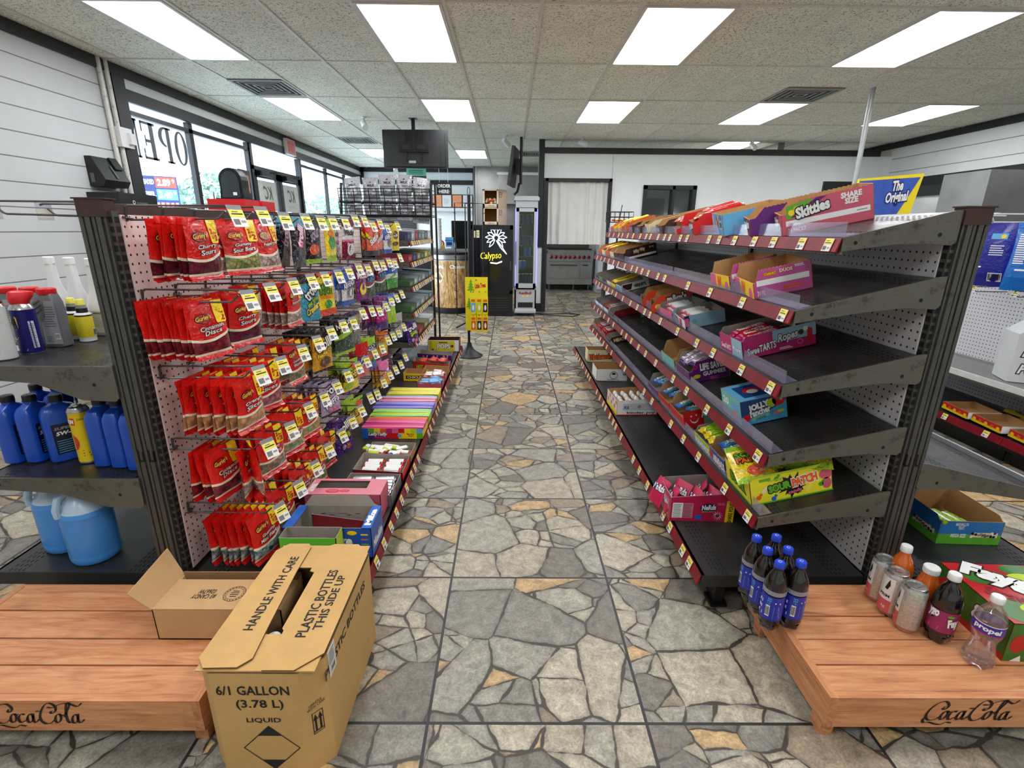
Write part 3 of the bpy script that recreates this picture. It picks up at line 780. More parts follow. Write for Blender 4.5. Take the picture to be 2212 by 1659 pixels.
LMP = dict(wine=lumpy('wine_candy', (128, 34, 56), (86, 20, 40)), mint=lumpy('mint_candy', (226, 214, 206), (150, 110, 100)), bears=lumpy('bear_candy', (196, 186, 120), (96, 120, 70)), disc=lumpy('cinnamon_candy', (150, 40, 54), (100, 24, 38), 70), orange=lumpy('orange_candy', (226, 170, 120), (190, 130, 84), 60),
           pinkc=lumpy('pink_candy', (196, 110, 126), (150, 60, 84), 70), nuts=lumpy('peanut_candy', (140, 40, 36), (100, 24, 24)), multi=lumpy('multi_candy', (200, 150, 120), (70, 110, 80)), shark=lumpy('shark_candy', (220, 226, 226), (36, 84, 96), 60), rain=lumpy('rainbow_candy', (230, 120, 90), (110, 190, 90)))
KIND = {
 'cherry': ('red bag of dark cherry sours', lambda s: red_bag(['Cherry', 'Sours'], LMP['wine'], s)),
 'mint': ('red bag of peppermint candy', lambda s: red_bag(['Peppermint'], LMP['mint'], s)),
 'bears': ('red bag of gummy sour bears', lambda s: red_bag(['Gummy', 'Sour Bears'], LMP['bears'], s)),
 'cinn': ('red bag of cinnamon discs', lambda s: red_bag(['Cinnamon', 'Discs'], LMP['disc'], s)),
 'oslice': ('red bag of orange slices', lambda s: red_bag(['Orange', 'Slices'], LMP['orange'], s)),
 'cslice': ('red bag of pink cherry slices', lambda s: red_bag(['Cherry', 'Slices'], LMP['pinkc'], s)),
 'nuts': ('red bag of burnt peanuts', lambda s: red_bag(['French', 'Burnt', 'Peanuts'], LMP['nuts'], s)),
 'spice': ('red bag of spice gums', lambda s: red_bag(['Spice', 'Gums'], LMP['rain'], s)),
 'sharks': ('red bag of blue mini sharks', lambda s: red_bag(['Gummy', 'Mini Sharks'], LMP['shark'], s)),
 'worms': ('red bag of gummy worms', lambda s: red_bag(['Gummy', 'Worms'], LMP['multi'], s)),
 'dark': ('black bag of gummy crawlers with blue top', lambda s: print_bag(.13, .2, B((.35, 'navy'), (.8, 'black'), (1, 'sky')), [('trolli', (.16, .5, .84, .76, 1.2), WHITE, PINKP, 0)], s)),
 'blackorange': ('black candy bag with orange patch', lambda s: print_bag(.13, .2, B((.1, 'lime'), (1, 'black')), [('sour', (.15, .52, .8, .7, .4), FB['lilac'], None, .2)], s, [(.4, .3, .3, .12, FB['coral'])])),
 'lemon': ('yellow and green candy bag', lambda s: print_bag(.12, .2, B((.15, 'lime'), (.8, 'yel'), (1, 'lime')), [], s, [(.5, .45, .3, .16, FB['green']), (.45, .65, .2, .1, FB['orange'])])),
 'vidal': ('burgundy bag with white label', lambda s: print_bag(.11, .2, B((.12, 'burg'), (.45, 'burg'), (.5, 'pink'), (.82, 'white'), (1, 'burg')), [('Wacky', (.1, .56, .9, .76), BLKT, None, .2), ('Fruit', (.3, .33, .8, .42), WHITE, None, 0)], s, [(.6, .24, .32, .16, FB['white'])])),
 'rainbow': ('red bag with a yellow and green swoosh', lambda s: print_bag(.15, .2, [(.16, .16, .16, 2, FB['navy']), (.52, .4, .62, 3, FB['coral']), (.58, .45, .7, 1, FB['dgreen']), (.72, .56, .9, 1, FB['yel']), (1, 1, 1, 4, RED)], [('Skittles', (.15, .42, .92, .6, .5), WHITE, MAROON, .1)], s)),
 'bluewhite': ('blue and white candy bag', lambda s: print_bag(.14, .2, B((.15, 'blue'), (.45, 'white'), (1, 'blue')), [('AIRHEADS', (.08, .5, .92, .66, .2), WHITE, NAVY, 0)], s, [(.55, .35, .25, .14, FB['grey'])])),
 'yellow': ('yellow candy bag with dark label', lambda s: print_bag(.13, .19, B((1, 'yel')), [('bit', (.3, .5, .7, .62, .3), WHITE, BRNP, 0)], s, [(.5, .58, .26, .16, FB['brown']), (.5, .26, .3, .08, FB['brown'])])),
 'skyblue': ('sky blue bag of sour crawlers', lambda s: print_bag(.13, .2, B((.82, 'sky'), (1, 'black')), [('trolli', (.22, .52, .86, .78, .7), WHITE, BLKT, 0), ('sour brite', (.3, .38, .85, .48, .5), LIMEP, BLKT, 0), ('Crawlers', (.25, .2, .9, .36, .5), YLT, BLKT, .2)], s)),
 'sourkid': ('yellow sour gummy bag with red ends', lambda s: print_bag(.15, .2, B((.16, 'coral'), (.9, 'yel'), (1, 'coral')), [('SOUR', (.2, .62, .75, .76), GREENP, BLKT, 0), ('PATCH', (.2, .5, .8, .62), GREENP, BLKT, 0), ('WATERMELON', (.2, .4, .85, .48), ORGP, None, 0)], s, [(.55, .27, .17, .1, FB['green'])])),
 'magenta': ('magenta bag printed with yellow shapes', lambda s: print_bag(.13, .2, B((1, 'purp')), [('MILO', (.12, .62, .88, .8), WHITE, MAGP, 0)], s, [(.5, .32, .3, .17, FB['yel'])])),
 'straws': ('dark red and green bag of sour straws', lambda s: print_bag(.15, .21, [(.32, .28, .4, 3, FB['dgreen']), (.37, .33, .46, 1, FB['white']), (1, 1, 1, 5, FB['burg'])], [('Sour', (.15, .6, .6, .78, .2), WHITE, MAROON, .2), ('PUNCH', (.3, .46, .9, .6, .2), SKYP, NAVY, .1)], s)),
 'stripes': ('striped bag in red, blue and green', lambda s: print_bag(.15, .21, B((.35, 'green'), (.5, 'white'), (.72, 'blue'), (1, 'coral')), [('ZERO', (.3, .62, .9, .8, .3), WHITE, BLUEP, .1), ('sour', (.2, .38, .8, .48, .3), GREENP, None, 0)], s)),
 'peach': ('gold bag of peach rings with black top', lambda s: print_bag(.135, .19, B((.06, 'black'), (.85, 'gold'), (1, 'black')), [('trolli', (.1, .56, .92, .82, .3), WHITE, BLKT, 0), ("Peachie O's", (.15, .42, .9, .54, .3), YLT, BRNP, 0)], s, [(.55, .24, .27, .14, FB['brown'])], .026)),
 'nerds': ('black bag with green window of rope candy', lambda s: print_bag(.17, .2, [(.08, .08, .08, 1, FB['lime']), (.40, .44, .52, 3, FB['dgreen']), (.5, .58, .66, 2, FB['lime']), (1, 1, 1, 4, FB['black'])], [('NERDS', (.12, .72, .9, .86, .15), WHITE, BLKT, 0), ('ROPE', (.3, .6, .7, .69, .2), LIMEP, None, 0)], s)),
 'clear': ('clear bag of mixed coloured candy', lambda s: print_bag(.13, .2, [(.5, .45, .5, 4, FB['grey']), (.92, .92, .92, 4, LMP['rain']), (1, 1, 1, 1, FB['violet'])], [('Sour', (.2, .52, .8, .64, .3), WHITE, BLKT, .2)], s)),
 'purple': ('purple and magenta candy bag', lambda s: print_bag(.13, .22, B((.25, 'violet'), (.7, 'mag'), (1, 'purp')), [('Sour', (.3, .6, .85, .8, .9), WHITE, NAVY, 0)], s)),
 'bluegreen': ('blue and green candy bag', lambda s: print_bag(.13, .21, B((.55, 'lime'), (1, 'blue')), [('Mike', (.2, .62, .85, .8, .3), WHITE, NAVY, .1)], s)),
 'silver': ('silver grey candy bag', lambda s: print_bag(.13, .19, B((1, 'silver')), [], s, [(.5, .6, .3, .1, FB['grey'])])),
 'puffs': ('lilac bag of gummy puffs', lambda s: print_bag(.14, .18, B((.06, 'black'), (.95, 'lilac'), (1, 'black')), [('trolli', (.12, .6, .9, .84, .3), WHITE, BLKT, 0), ('PUFFS', (.15, .3, .88, .48, .3), WHITE, PURP, 0)], s, [(.6, .15, .3, .08, FB['pink'])])),
 'crush': ('yellow bag of fruit crushers', lambda s: print_bag(.15, .18, B((.07, 'violet'), (.38, 'yel'), (.62, 'brown'), (1, 'lime')), [('CRUSHERS', (.06, .42, .95, .64, .12), YLT, BLKT, .1)], s, [(.3, .22, .25, .1, FB['lime']), (.7, .8, .2, .1, FB['coral'])])),
 'pinky': ('pink and yellow candy bag', lambda s: print_bag(.13, .18, [(.7, .5, .25, 4, FB['gold']), (1, 1, 1, 4, FB['pink'])], [('gummies', (.15, .5, .85, .64, .4), WHITE, PINKP, .1)], s)),
 'lifes': ('red and blue bag of gummy rings', lambda s: print_bag(.14, .2, B((.35, 'coral'), (.6, 'blue'), (1, RED2)), [('LIFE', (.15, .5, .6, .6, .4), WHITE, NAVY, 0), ('SAVERS', (.3, .4, .95, .5, .4), WHITE, NAVY, 0)], s, [(.6, .2, .18, .12, FB['pink'])])),
 'mixed': ('blue bag printed with coloured fruit', lambda s: print_bag(.14, .2, B((.3, 'blue'), (.5, 'coral'), (.75, 'grey'), (1, 'lime')), [('JELLY', (.2, .6, .9, .74, .3), WHITE, NAVY, 0)], s, [(.3, .2, .16, .1, FB['yel']), (.7, .3, .16, .1, FB['green'])])),
 'eggs': ('dark purple bag of candy eggs', lambda s: print_bag(.14, .19, B((1, 'violet')), [('trolli', (.1, .62, .92, .86, .3), WHITE, BLKT, 0), ('sour brite', (.2, .5, .8, .57, .2), LIMEP, None, 0), ('eggs', (.25, .34, .85, .5, .25), LIMEP, BLKT, 0)], s, [(.4, .2, .12, .08, FB['lilac']), (.65, .18, .12, .08, FB['coral'])])),
 'orange': ('orange bag of gummies', lambda s: print_bag(.12, .18, B((.15, 'coral'), (.7, 'gold'), (1, 'orange')), [], s, [(.5, .45, .3, .14, FB['yel'])])),
}
BAGME = {}
def bag_me(kind, var):
    if (kind, var) not in BAGME: BAGME[(kind, var)] = KIND[kind][1](hash_(kind)+var*17)
    return BAGME[(kind, var)]
def hash_(s): return sum((i+1)*ord(c) for i, c in enumerate(s)) % 997

# kind, row, hook number, y, x of rearmost, x of front, how many, height offset, yaw of the front bag
HANG = [
 ('cherry', 0, 0, 1.545, -1.02, -.915, 6, 0, .12), ('mint', 0, 1, 1.70, -1.0, -.95, 2, 0, .0), ('bears', 0, 1, 1.735, -.90, -.90, 1, 0, .42), ('mint', 0, 2, 1.885, -.93, -.885, 2, 0, .10),
 ('dark', 0, 3, 2.11, -.98, -.86, 3, .02, .0), ('blackorange', 0, 4, 2.30, -.93, -.87, 2, .02, .15), ('lemon', 0, 6, 2.52, -.90, -.87, 1, .02, .1), ('vidal', 0, 7, 2.77, -.93, -.86, 2, .015, .3),
 ('rainbow', 0, 10, 3.24, -.90, -.86, 2, .015, .25), ('rainbow', 0, 11, 3.42, -.87, -.87, 1, .015, .2), ('bluewhite', 0, 12, 3.66, -.89, -.86, 2, .01, .2), ('yellow', 0, 13, 3.80, -.88, -.84, 2, .01, .35),
 ('cinn', 1, 0, 1.545, -1.09, -.94, 9, .0, .30), ('cherry', 1, 1, 1.712, -1.0, -.905, 4, .005, .28), ('nuts', 1, 2, 1.90, -1.02, -1.0, 2, .005, .1), ('mint', 1, 3, 2.06, -.99, -.89, 5, .005, .0),
 ('skyblue', 1, 4, 2.20, -.88, -.88, 1, .02, .4), ('sourkid', 1, 5, 2.40, -1.0, -.875, 4, .015, .3), ('bluewhite', 1, 7, 2.74, -.92, -.88, 2, .01, .2), ('magenta', 1, 8, 2.93, -.9, -.86, 2, .02, .2),
 ('straws', 1, 9, 3.12, -.92, -.86, 3, .02, .25), ('straws', 1, 11, 3.42, -.90, -.86, 2, .02, .25), ('stripes', 1, 12, 3.68, -.92, -.84, 4, .01, .35),
 ('oslice', 2, 0, 1.55, -1.03, -.85, 9, .0, .15), ('cslice', 2, 1, 1.715, -1.03, -.875, 6, .005, .35), ('nuts', 2, 2, 1.90, -1.02, -.95, 2, .0, .1), ('worms', 2, 3, 2.06, -.98, -.91, 3, .0, .12),
 ('peach', 2, 4, 2.30, -1.02, -.88, 6, .0, .35), ('nerds', 2, 6, 2.60, -.95, -.87, 3, .02, .3), ('clear', 2, 7, 2.80, -.90, -.87, 2, .01, .2), ('purple', 2, 9, 3.28, -.95, -.84, 4, .04, .35),
 ('bluegreen', 2, 11, 3.60, -.96, -.85, 5, .02, .3), ('silver', 2, 13, 3.83, -.90, -.86, 2, -.16, .3),
 ('lifes', 3, 8, 2.83, -.90, -.86, 2, .07, .3), ('mixed', 3, 9, 3.03, -.92, -.86, 3, .06, .3), ('orange', 3, 11, 3.37, -.9, -.86, 2, .04, .3),
 ('cinn', 3, 0, 1.53, -1.02, -.955, 4, .01, .22), ('mint', 3, 0, 1.55, -.90, -.868, 2, .005, -.75), ('worms', 3, 1, 1.72, -.99, -.885, 4, .0, .25), ('bears', 3, 2, 1.885, -.95, -.885, 3, .0, .3), ('spice', 3, 3, 2.06, -1.0, -.885, 4, .0, .25),
 ('puffs', 3, 4, 2.33, -1.0, -.88, 4, .0, .35), ('crush', 3, 6, 2.64, -.95, -.87, 3, .02, .3), ('pinky', 3, 10, 3.32, -.92, -.86, 3, -.16, .3), ('magenta', 3, 12, 3.5, -.88, -.86, 1, -.15, -.3),
 ('sharks', 4, 0, 1.55, -1.02, -.868, 7, -.0, .25), ('spice', 4, 1, 1.715, -.97, -.88, 3, .0, .3), ('nuts', 4, 2, 1.90, -.95, -.875, 3, .0, .3), ('bears', 4, 3, 2.06, -.99, -.875, 4, .0, .28), ('worms', 4, 4, 2.23, -.95, -.88, 3, .01, .25),
 ('eggs', 4, 5, 2.45, -.92, -.88, 2, -.005, .35), ('crush', 4, 6, 2.68, -.91, -.87, 2, .03, .3),
]
rb = random.Random(11)
for kind, row, hno, y, xb, xf, n, dz, yaw in HANG:
    for i in range(n):                                                 # i = 0 is the front bag
        t = i/(n-1) if n > 1 else 0
        x = xf+(xb-xf)*t; ya = yaw if i == 0 else yaw*.3+rb.uniform(-.04, .05)
        o = put(bag_me(kind, (i+hno) % 2), 'candy_bag')
        o.location = (x, y+rb.uniform(-.002, .002), ROWZ[row]+.004+dz+rb.uniform(-.004, .004))
        o.rotation_euler = (rb.uniform(-.05, .03), 0, PI/2-ya)
        where = 'alone' if n == 1 else ORD[i]+' from front'
        tag(o, '%s, %s, %s hook, %s' % (KIND[kind][0], where, ORD[hno], ROWN[row]), 'candy bag', 'candy bags hanging on the left gondola')
# ------------------------------------------------------------------ open candy cartons
def carton(W, D, H, hf, front, side, inner=CARD, back_h=None, dip=.25, prints=None, side2=None, zig=False, flap=None):
    """open display carton. front faces -y and is hf high, sides climb from hf to H over the first `dip` of the depth"""
    a = MB(); t = .0025; bh = back_h or H; side2 = side2 or side
    a.box((-W/2, 0, 0), (W/2, D, t), inner, sides={'z-': front})
    a.box((-W/2, 0, 0), (W/2, t, hf), inner, sides={'y-': front, 'z+': inner})
    a.box((-W/2, D-t, 0), (W/2, D, bh), inner, sides={'y+': side})
    for s in (-1, 1):
        top = [(0, hf)]
        if dip > 0: top += [(D*dip*.4, hf), (D*dip, H)]
        n = 14 if zig else 1
        y0 = D*dip
        for j in range(1, n+1):
            yy = y0+(D-y0)*j/n
            if zig and j < n: top += [(yy-.004, H-.003), (yy, H)]
            else: top.append((yy, H if abs(bh-H) < 1e-6 else max(H, bh)*1.0 if j == n and bh > H else H))
        prof = [(0, 0)]+[(y, z) for y, z in top][::-1][::-1]
        poly = [(s*W/2, 0, 0)]+[(s*W/2, y, z) for y, z in top]+[(s*W/2, D, 0)]
        if s < 0: poly = poly[::-1]
        mo = side if s > 0 else side2
        a.prism(poly, (-s*t, 0, 0), inner, cap=mo, back=inner)
    if flap: a.box((-W/2, D-t, bh), (W/2, D, bh+flap), inner, M=None)
    FF = Frame((-W/2, 0, 0), (1, 0, 0), (0, 0, 1)); FR = Frame((W/2, 0, 0), (0, 1, 0), (0, 0, 1)); FL = Frame((-W/2, D, 0), (0, -1, 0), (0, 0, 1))
    if prints: prints(a, FF, FR, FL, W, D, H, hf)
    return a
TA = math.atan(TILT)
def on_shelf(i, y, dx=.016):
    """matrix on right gondola shelf i (0 = base deck): local -y looks into the aisle"""
    if i == 0: return TR((.69+dx, y, .1512), 0, 0, -PI/2)
    x, z = RSH[i-1]; return TR((x+dx, y, z+dx*TILT+.0012), 0, -TA, -PI/2)
def on_deck(y, dx=.02):
    """left gondola base deck : local -y looks into the aisle"""
    return TR((-.495-dx, y, .1512), 0, 0, PI/2)
def carton_thing(a, name, M, label, group=None, yaw=0):
    o = a.obj(name); o.matrix_world = M @ Matrix.Rotation(yaw, 4, 'Z'); return tag(o, label, 'candy box', group)

def bar_mesh(l, w, h, m, m2=None, txt=None, tm=WHITE):
    """wrapped candy bar lying along y, crimped ends"""
    a = MB(); P = []
    for y, s, q in ((0, 1.0, .12), (l*.06, .96, .15), (l*.09, .9, .95), (l*.5, 1, 1), (l*.91, .9, .95), (l*.94, .96, .15), (l, 1.0, .12)):
        P.append([(w/2*s*math.cos(t*PI/4+PI/8)*1.08, y, h/2+h/2*q*math.sin(t*PI/4+PI/8)*1.08) for t in range(8)])
    a.loft(P, [m, m, m2 or m, m2 or m, m, m] if m2 else m)
    if txt: a.text(txt, Frame((-w*.4, l*.15, h*1.0), (0, 1, 0), (-1, 0, 0)), (0, -w*.75, l*.7, -w*.05) if False else (0, -w*.7, l*.7, -w*.1), tm, None, .04, e=.001)
    return a.data('candy_bar')
def scatter(me, M, spots, label, group, cat='candy bar', name='candy_bar'):
    for i, (x, y, z, rz, rx) in enumerate(spots):
        o = put(me, name); o.matrix_world = M @ Matrix.Translation((x, y, z)) @ Matrix.Rotation(rz, 4, 'Z') @ Matrix.Rotation(rx, 4, 'X'); tag(o, label, cat, group)
def row_spots(n, x0, x1, y, z, jit=.05, rx=0, layers=1, dz=.01):
    r = random.Random(n*7+int(x1*1000)); out = []
    for l in range(layers):
        for j in range(n): out.append((x0+(x1-x0)*(j+.5)/n, y+r.uniform(-.006, .006)+.012*l, z+l*dz+r.uniform(0, .0015), r.uniform(-jit, jit), rx+r.uniform(-.03, .03)))
    return out

# ---------- top shelf of the right gondola, nearest first
def pr_sk(c1, c2, share=False):
    def f(a, FF, FR, FL, W, D, H, hf):
        a.rect(FF, (0, hf*.02, W*.62 if share else W, hf*.98), c2); a.text('Skittles', FF, (W*.06, hf*.34, W*(.6 if share else .94), hf*.86), WHITE, BLACK, .05, .1, .1, .1)
        a.rect(FF, (W*.05, hf*.14, W*.55, hf*.2), ORGP, .0008)
        if share:
            a.text('SHARE\nSIZE', FF, (W*.66, hf*.1, W*.97, hf*.45), WHITE, None, .04)
            a.poly([FR.p(D*.06, H*.50, .0006), FR.p(D*.12, H*.46, .0006), FR.p(D*.36, H*.92, .0006), FR.p(D*.33, H*.98, .0006), FR.p(D*.06, H*.86, .0006)], GREENP)
            a.poly([FR.p(D*.10, H*.5, .0008), FR.p(D*.2, H*.54, .0008), FR.p(D*.52, H*.96, .0008), FR.p(D*.40, H*.96, .0008)], PURP)
            for j in range(7): a.disc(FR, (D*(.12+.055*j+.02*math.sin(j*3)), H*(.66+.10*math.sin(j*2.1))), .010, [YEL, LIMEP, ORGP, YEL, REDP, GREENP, ORGP][j], .0012, 12)
            a.text('Skittles', FR, (D*.16, H*.5, D*.54, H*.84), WHITE, BLACK, .05, .1, .08, .16, .002)
            a.text('SHARE\nSIZE', FR, (D*.66, H*.58, D*.88, H*.92), WHITE, None, .05); a.rect(FR, (D*.05, H*.27, D*.96, H*.43), WHITE); a.rect(FR, (D*.82, H*.33, D*.93, H*.36), GREYP, .0009)
            a.text('24 PACKS', FR, (D*.07, H*.08, D*.27, H*.2), WHITE, None, .02)
    return f
TOP = [  # y centre, width, depth, height, front height, front, side, inner, prints, label
 (1.917, .20, .27, .112, .072, ROSEP, ROSEP, CARD, pr_sk(0, MAROON, True), 'pink open candy carton reading share size, nearest on the top shelf of the right gondola'),
 (2.135, .215, .26, .10, .066, MAROON, PURP, CARD, pr_sk(0, MAROON), 'maroon and purple open candy carton right behind the pink one on the top shelf'),
 (2.435, .34, .26, .092, .092, SKYP, SKYP, CARD, None, 'light blue closed-front candy carton with barcode on the top shelf'),
 (2.79, .26, .25, .094, .066, MAROON, REDP, CARD, pr_sk(0, MAROON), 'dark red open candy carton behind the blue carton on the top shelf'),
 (3.08, .26, .25, .10, .03, CARD, REDP, CARD, None, 'open carton with a torn cardboard front leaning on the top shelf'),
 (3.40, .28, .24, .075, .05, BRNP, BRNP, CARD, None, 'brown chocolate carton nearest to the torn one on the top shelf'),
 (3.70, .20, .24, .074, .06, CREAM, CREAM, CARD, None, 'cream coloured chocolate carton on the top shelf'),
 (3.93, .22, .24, .072, .05, BRNP, BRNP, CARD, None, 'brown chocolate carton behind the cream carton on the top shelf'),
 (4.16, .18, .24, .07, .06, PURP, BRNP, CARD, None, 'dark purple chocolate carton on the far part of the top shelf'),
 (4.36, .16, .24, .082, .066, ORGP, ORGP, CARD, None, 'bright orange carton next to the dark cartons on the top shelf'),
 (4.54, .15, .24, .07, .05, YEL, ORGP, CARD, None, 'yellow and orange carton on the far part of the top shelf'),
 (4.70, .13, .24, .072, .05, ORGP, YEL, CARD, None, 'orange carton third from the far end of the top shelf'),
 (4.85, .13, .24, .066, .05, YEL, YEL, CARD, None, 'yellow carton second from the far end of the top shelf'),
 (5.00, .13, .24, .07, .05, ORGP, ORGP, CARD, None, 'orange carton at the very far end of the top shelf')]
for i, (y, W, D, H, hf, cf, cs, ci, pf, lb) in enumerate(TOP):
    def pf2(a, FF, FR, FL, W, D, H, hf, i=i, pf=pf):
        if pf: pf(a, FF, FR, FL, W, D, H, hf)
        if i == 2:
            a.lines(FF, (W*.05, hf*.3, W*.22, hf*.9), 9, WHITE); a.barcode(FF, (W*.74, hf*.32, W*.92, hf*.68)); a.disc(FF, (W*.83, hf*.85), .012, NAVY)
            for (u, v, c) in ((.45, .8, BLUEP), (.42, .55, YEL), (.5, .62, REDP), (.56, .5, REDP), (.58, .8, YEL), (.5, .4, GREENP)): a.disc(FF, (W*u, hf*v), .013, c, .0008, 12)
        elif i in (5, 7, 8): a.text('SNICKERS' if i != 8 else 'TWIX', FF, (W*.1, hf*.25, W*.6, hf*.6), WHITE, NAVY, .03, .2)
        elif i == 6: a.text('TWIX', FF, (W*.1, hf*.3, W*.6, hf*.7), REDP, None, .05, .2)
        elif i >= 9: a.disc(FF, (W*.5, hf*.5), W*.28, [YEL, ORGP, REDP][i % 3], .0006, 12, hf*.28)
    a = carton(W-.006, D, H, hf, cf, cs, ci, dip=.0 if i == 2 else .22, prints=pf2, zig=i in (0, 1, 5, 7))
    carton_thing(a, 'candy_carton', on_shelf(1, y, .035 if i == 0 else .02), lb, None, [-.36, -.33, -.25, -.25, -.22][i] if i < 5 else -.15)
# wrapped packs lying on top in the red carton, orange packs at the far end
PK_RED = bar_mesh(.19, .05, .022, FB['coral'], RED, 'Skittles'); PK_ORG = bar_mesh(.16, .045, .02, ORGP, YEL)
scatter(PK_RED, on_shelf(1, 2.79, .02), [(x, .03+.01*j, .052+.009*j, .1*j-.2, .03) for j, x in enumerate((-.08, -.03, .03, .08, .0))], 'red candy pack heaped in the dark red carton on the top shelf', 'red packs in the top shelf carton')
scatter(PK_RED, on_shelf(1, 3.08, .02), [(-.06, .03, .05, .25, .10), (.02, .04, .06, -.25, .08), (.07, .02, .05, .3, .10)], 'red and white candy pack heaped in the torn carton on the top shelf', 'red packs in the torn carton')
scatter(PK_ORG, on_shelf(1, 4.36, .02), [(x, .04, .062+.006*j, .05*j, .05) for j, x in enumerate((-.05, 0, .05))], 'orange candy pack in the bright orange carton on the top shelf', 'orange packs in the far carton')
scatter(PK_ORG, on_shelf(1, 4.70, .02), [(x, .04, .05+.008*j, -.1+.1*j, .05) for j, x in enumerate((-.035, .01, .04))], 'orange candy pack in the third last carton of the top shelf', 'orange packs near the far end')
# ---------- second shelf
def pr_star(a, FF, FR, FL, W, D, H, hf):
    a.rect(FF, (W*.3, 0, W, hf), YEL); a.rect(FF, (0, 0, W*.3, hf), PINKP, .0004)
    [a.disc(FF, (W*u, hf*v), W*r, ORGP, .001, 12, hf*q) for u, v, r, q in ((.48, .40, .10, .26), (.43, .72, .04, .2), (.55, .72, .04, .2))]; a.disc(FF, (W*.85, hf*.3), W*.09, PINKP, .001)
    a.disc(FR, (D*.3, H*.8), D*.12, ORGP, .0007, 16, H*.09); a.text('STARBURST', FR, (D*.2, H*.75, D*.4, H*.85), YEL, BLACK, .03, 0, .08); a.text('DUOS', FR, (D*.46, H*.77, D*.68, H*.90), CREAM, MAGP, .05, 0, .06)
    a.lines(FR, (D*.72, H*.86, D*.92, H*.96), 3, WHITE); a.rect(FR, (D*.06, H*.42, D*.95, H*.62), WHITE); a.text('24 PK', FR, (D*.06, H*.08, D*.2, H*.26), WHITE, None, .03); a.lines(FR, (D*.5, H*.15, D*.85, H*.34), 2, ORGP)
a = carton(.225, .19, .098, .055, YEL, mat('orchid_print', (196, 80, 150), .4, var=.02), CARD, prints=pr_star, dip=.12, zig=True)
carton_thing(a, 'candy_carton', on_shelf(2, 1.865), 'empty pink and yellow candy carton with white strip, nearer on the second shelf', None, -0.14)
a = carton(.19, .19, .098, .055, YEL, mat('orchid_print', (196, 80, 150)), CARD, prints=pr_star, dip=.12, zig=True)
carton_thing(a, 'candy_carton', on_shelf(2, 2.085), 'empty pink and yellow candy carton, farther one of the pair on the second shelf')
def pr_milk(a, FF, FR, FL, W, D, H, hf):
    a.text('Milky Way', FR, (D*.3, H*.45, D*.66, H*.85), CREAM, MAROON, .05, .2, .12, .12); a.text('24 ct', FR, (D*.78, H*.68, D*.92, H*.86), WHITE, None, .02); a.rect(FR, (D*.15, H*.12, D*.97, H*.3), WHITE); a.disc(FR, (D*.16, H*.7), .014, BRNP)
a = carton(.17, .25, .085, .06, BRNP, mat('dark_brown_print', (44, 22, 18), .4, var=.02), CARD, prints=pr_milk, dip=.1)
carton_thing(a, 'candy_carton', on_shelf(2, 3.97), 'dark brown candy carton with white strip on the second shelf, nearest of the far cluster')
far2 = [(4.18, BRNP, 'brown chocolate carton behind the dark brown one on the second shelf'), (4.36, CREAM, 'cream and brown carton in the far cluster of the second shelf'), (4.55, ORGP, 'orange carton in the far cluster of the second shelf'), (4.75, CREAM, 'orange and cream carton second from the end of the second shelf'), (4.95, ORGP, 'orange carton at the far end of the second shelf')]
for y, c, lb in far2: carton_thing(carton(.165, .24, .078, .055, c, c, CARD, dip=.15), 'candy_carton', on_shelf(2, y), lb)
scatter(PK_ORG, on_shelf(2, 4.75), [(x, .03, .055+.005*j, .1-.1*j, .05) for j, x in enumerate((-.05, 0, .05))], 'orange candy pack in a far carton on the second shelf', 'orange packs on the second shelf')
scatter(PK_ORG, on_shelf(2, 4.55), [(x, .03, .055+.005*j, .1-.1*j, .05) for j, x in enumerate((-.05, 0, .05))], 'orange candy pack in the orange carton on the second shelf', 'orange packs in the orange carton')
# ---------- third shelf
def pr_mm(a, FF, FR, FL, W, D, H, hf):
    a.text("m&m's", FR, (D*.40, H*.45, D*.86, H*.98), WHITE, BRNP, .05, 0, .14, .06); a.text('mega', FR, (D*.5, H*.16, D*.8, H*.42), BLACK, WHITE, .04, 0, .04); a.disc(FR, (D*.18, H*.35), .02, YEL, .0008, 14, .014); a.disc(FR, (D*.3, H*.38), .01, WHITE, .001)
    a.disc(FF, (W*.6, hf*.5), .014, YEL); a.disc(FF, (W*.3, hf*.6), .014, REDP)
OMM = mat('orange_red_print', (222, 62, 28), .4, var=.02)
carton_thing(carton(.21, .24, .092, .05, OMM, OMM, CARD, prints=pr_mm, dip=.2, zig=True), 'candy_carton', on_shelf(3, 3.05), 'open orange red candy carton with brown lettering on the third shelf', None, -0.28)
carton_thing(carton(.19, .24, .088, .05, OMM, OMM, CARD, dip=.2, zig=True), 'candy_carton', on_shelf(3, 3.28), 'plain sided orange red carton behind the lettered one on the third shelf', None, -0.22)
def pr_pb(a, FF, FR, FL, W, D, H, hf):
    a.rect(FR, (0, 0, D*.12, H), NAVY); a.rect(FR, (0, H*.2, D*.10, H*.8), PINKP, .0009); a.lines(FR, (D*.4, H*.25, D*.7, H*.8), 5, mat('aqua_print', (120, 190, 210), .4), .0007); a.disc(FR, (D*.24, H*.5), .012, TEALP)
    a.lines(FF, (W*.08, hf*.15, W*.45, hf*.9), 8, BLACK); a.rect(FF, (W*.5, hf*.1, W*.7, hf*.9), MAGP, .0007)
PB = mat('pale_blue_print', (150, 190, 210), .4, var=.02)
carton_thing(carton(.22, .19, .066, .045, WHITE, PB, GREYCARD, prints=pr_pb, dip=.08), 'candy_carton', on_shelf(3, 2.515), 'pale blue carton of pink wrapped bars, nearer of two on the third shelf', None, -0.09)
carton_thing(carton(.23, .19, .066, .045, PINKP, PB, GREYCARD, dip=.08), 'candy_carton', on_shelf(3, 2.755), 'grey carton of pink wrapped bars, farther of two on the third shelf')
BARP = bar_mesh(.12, .03, .018, ROSEP, WHITE); 
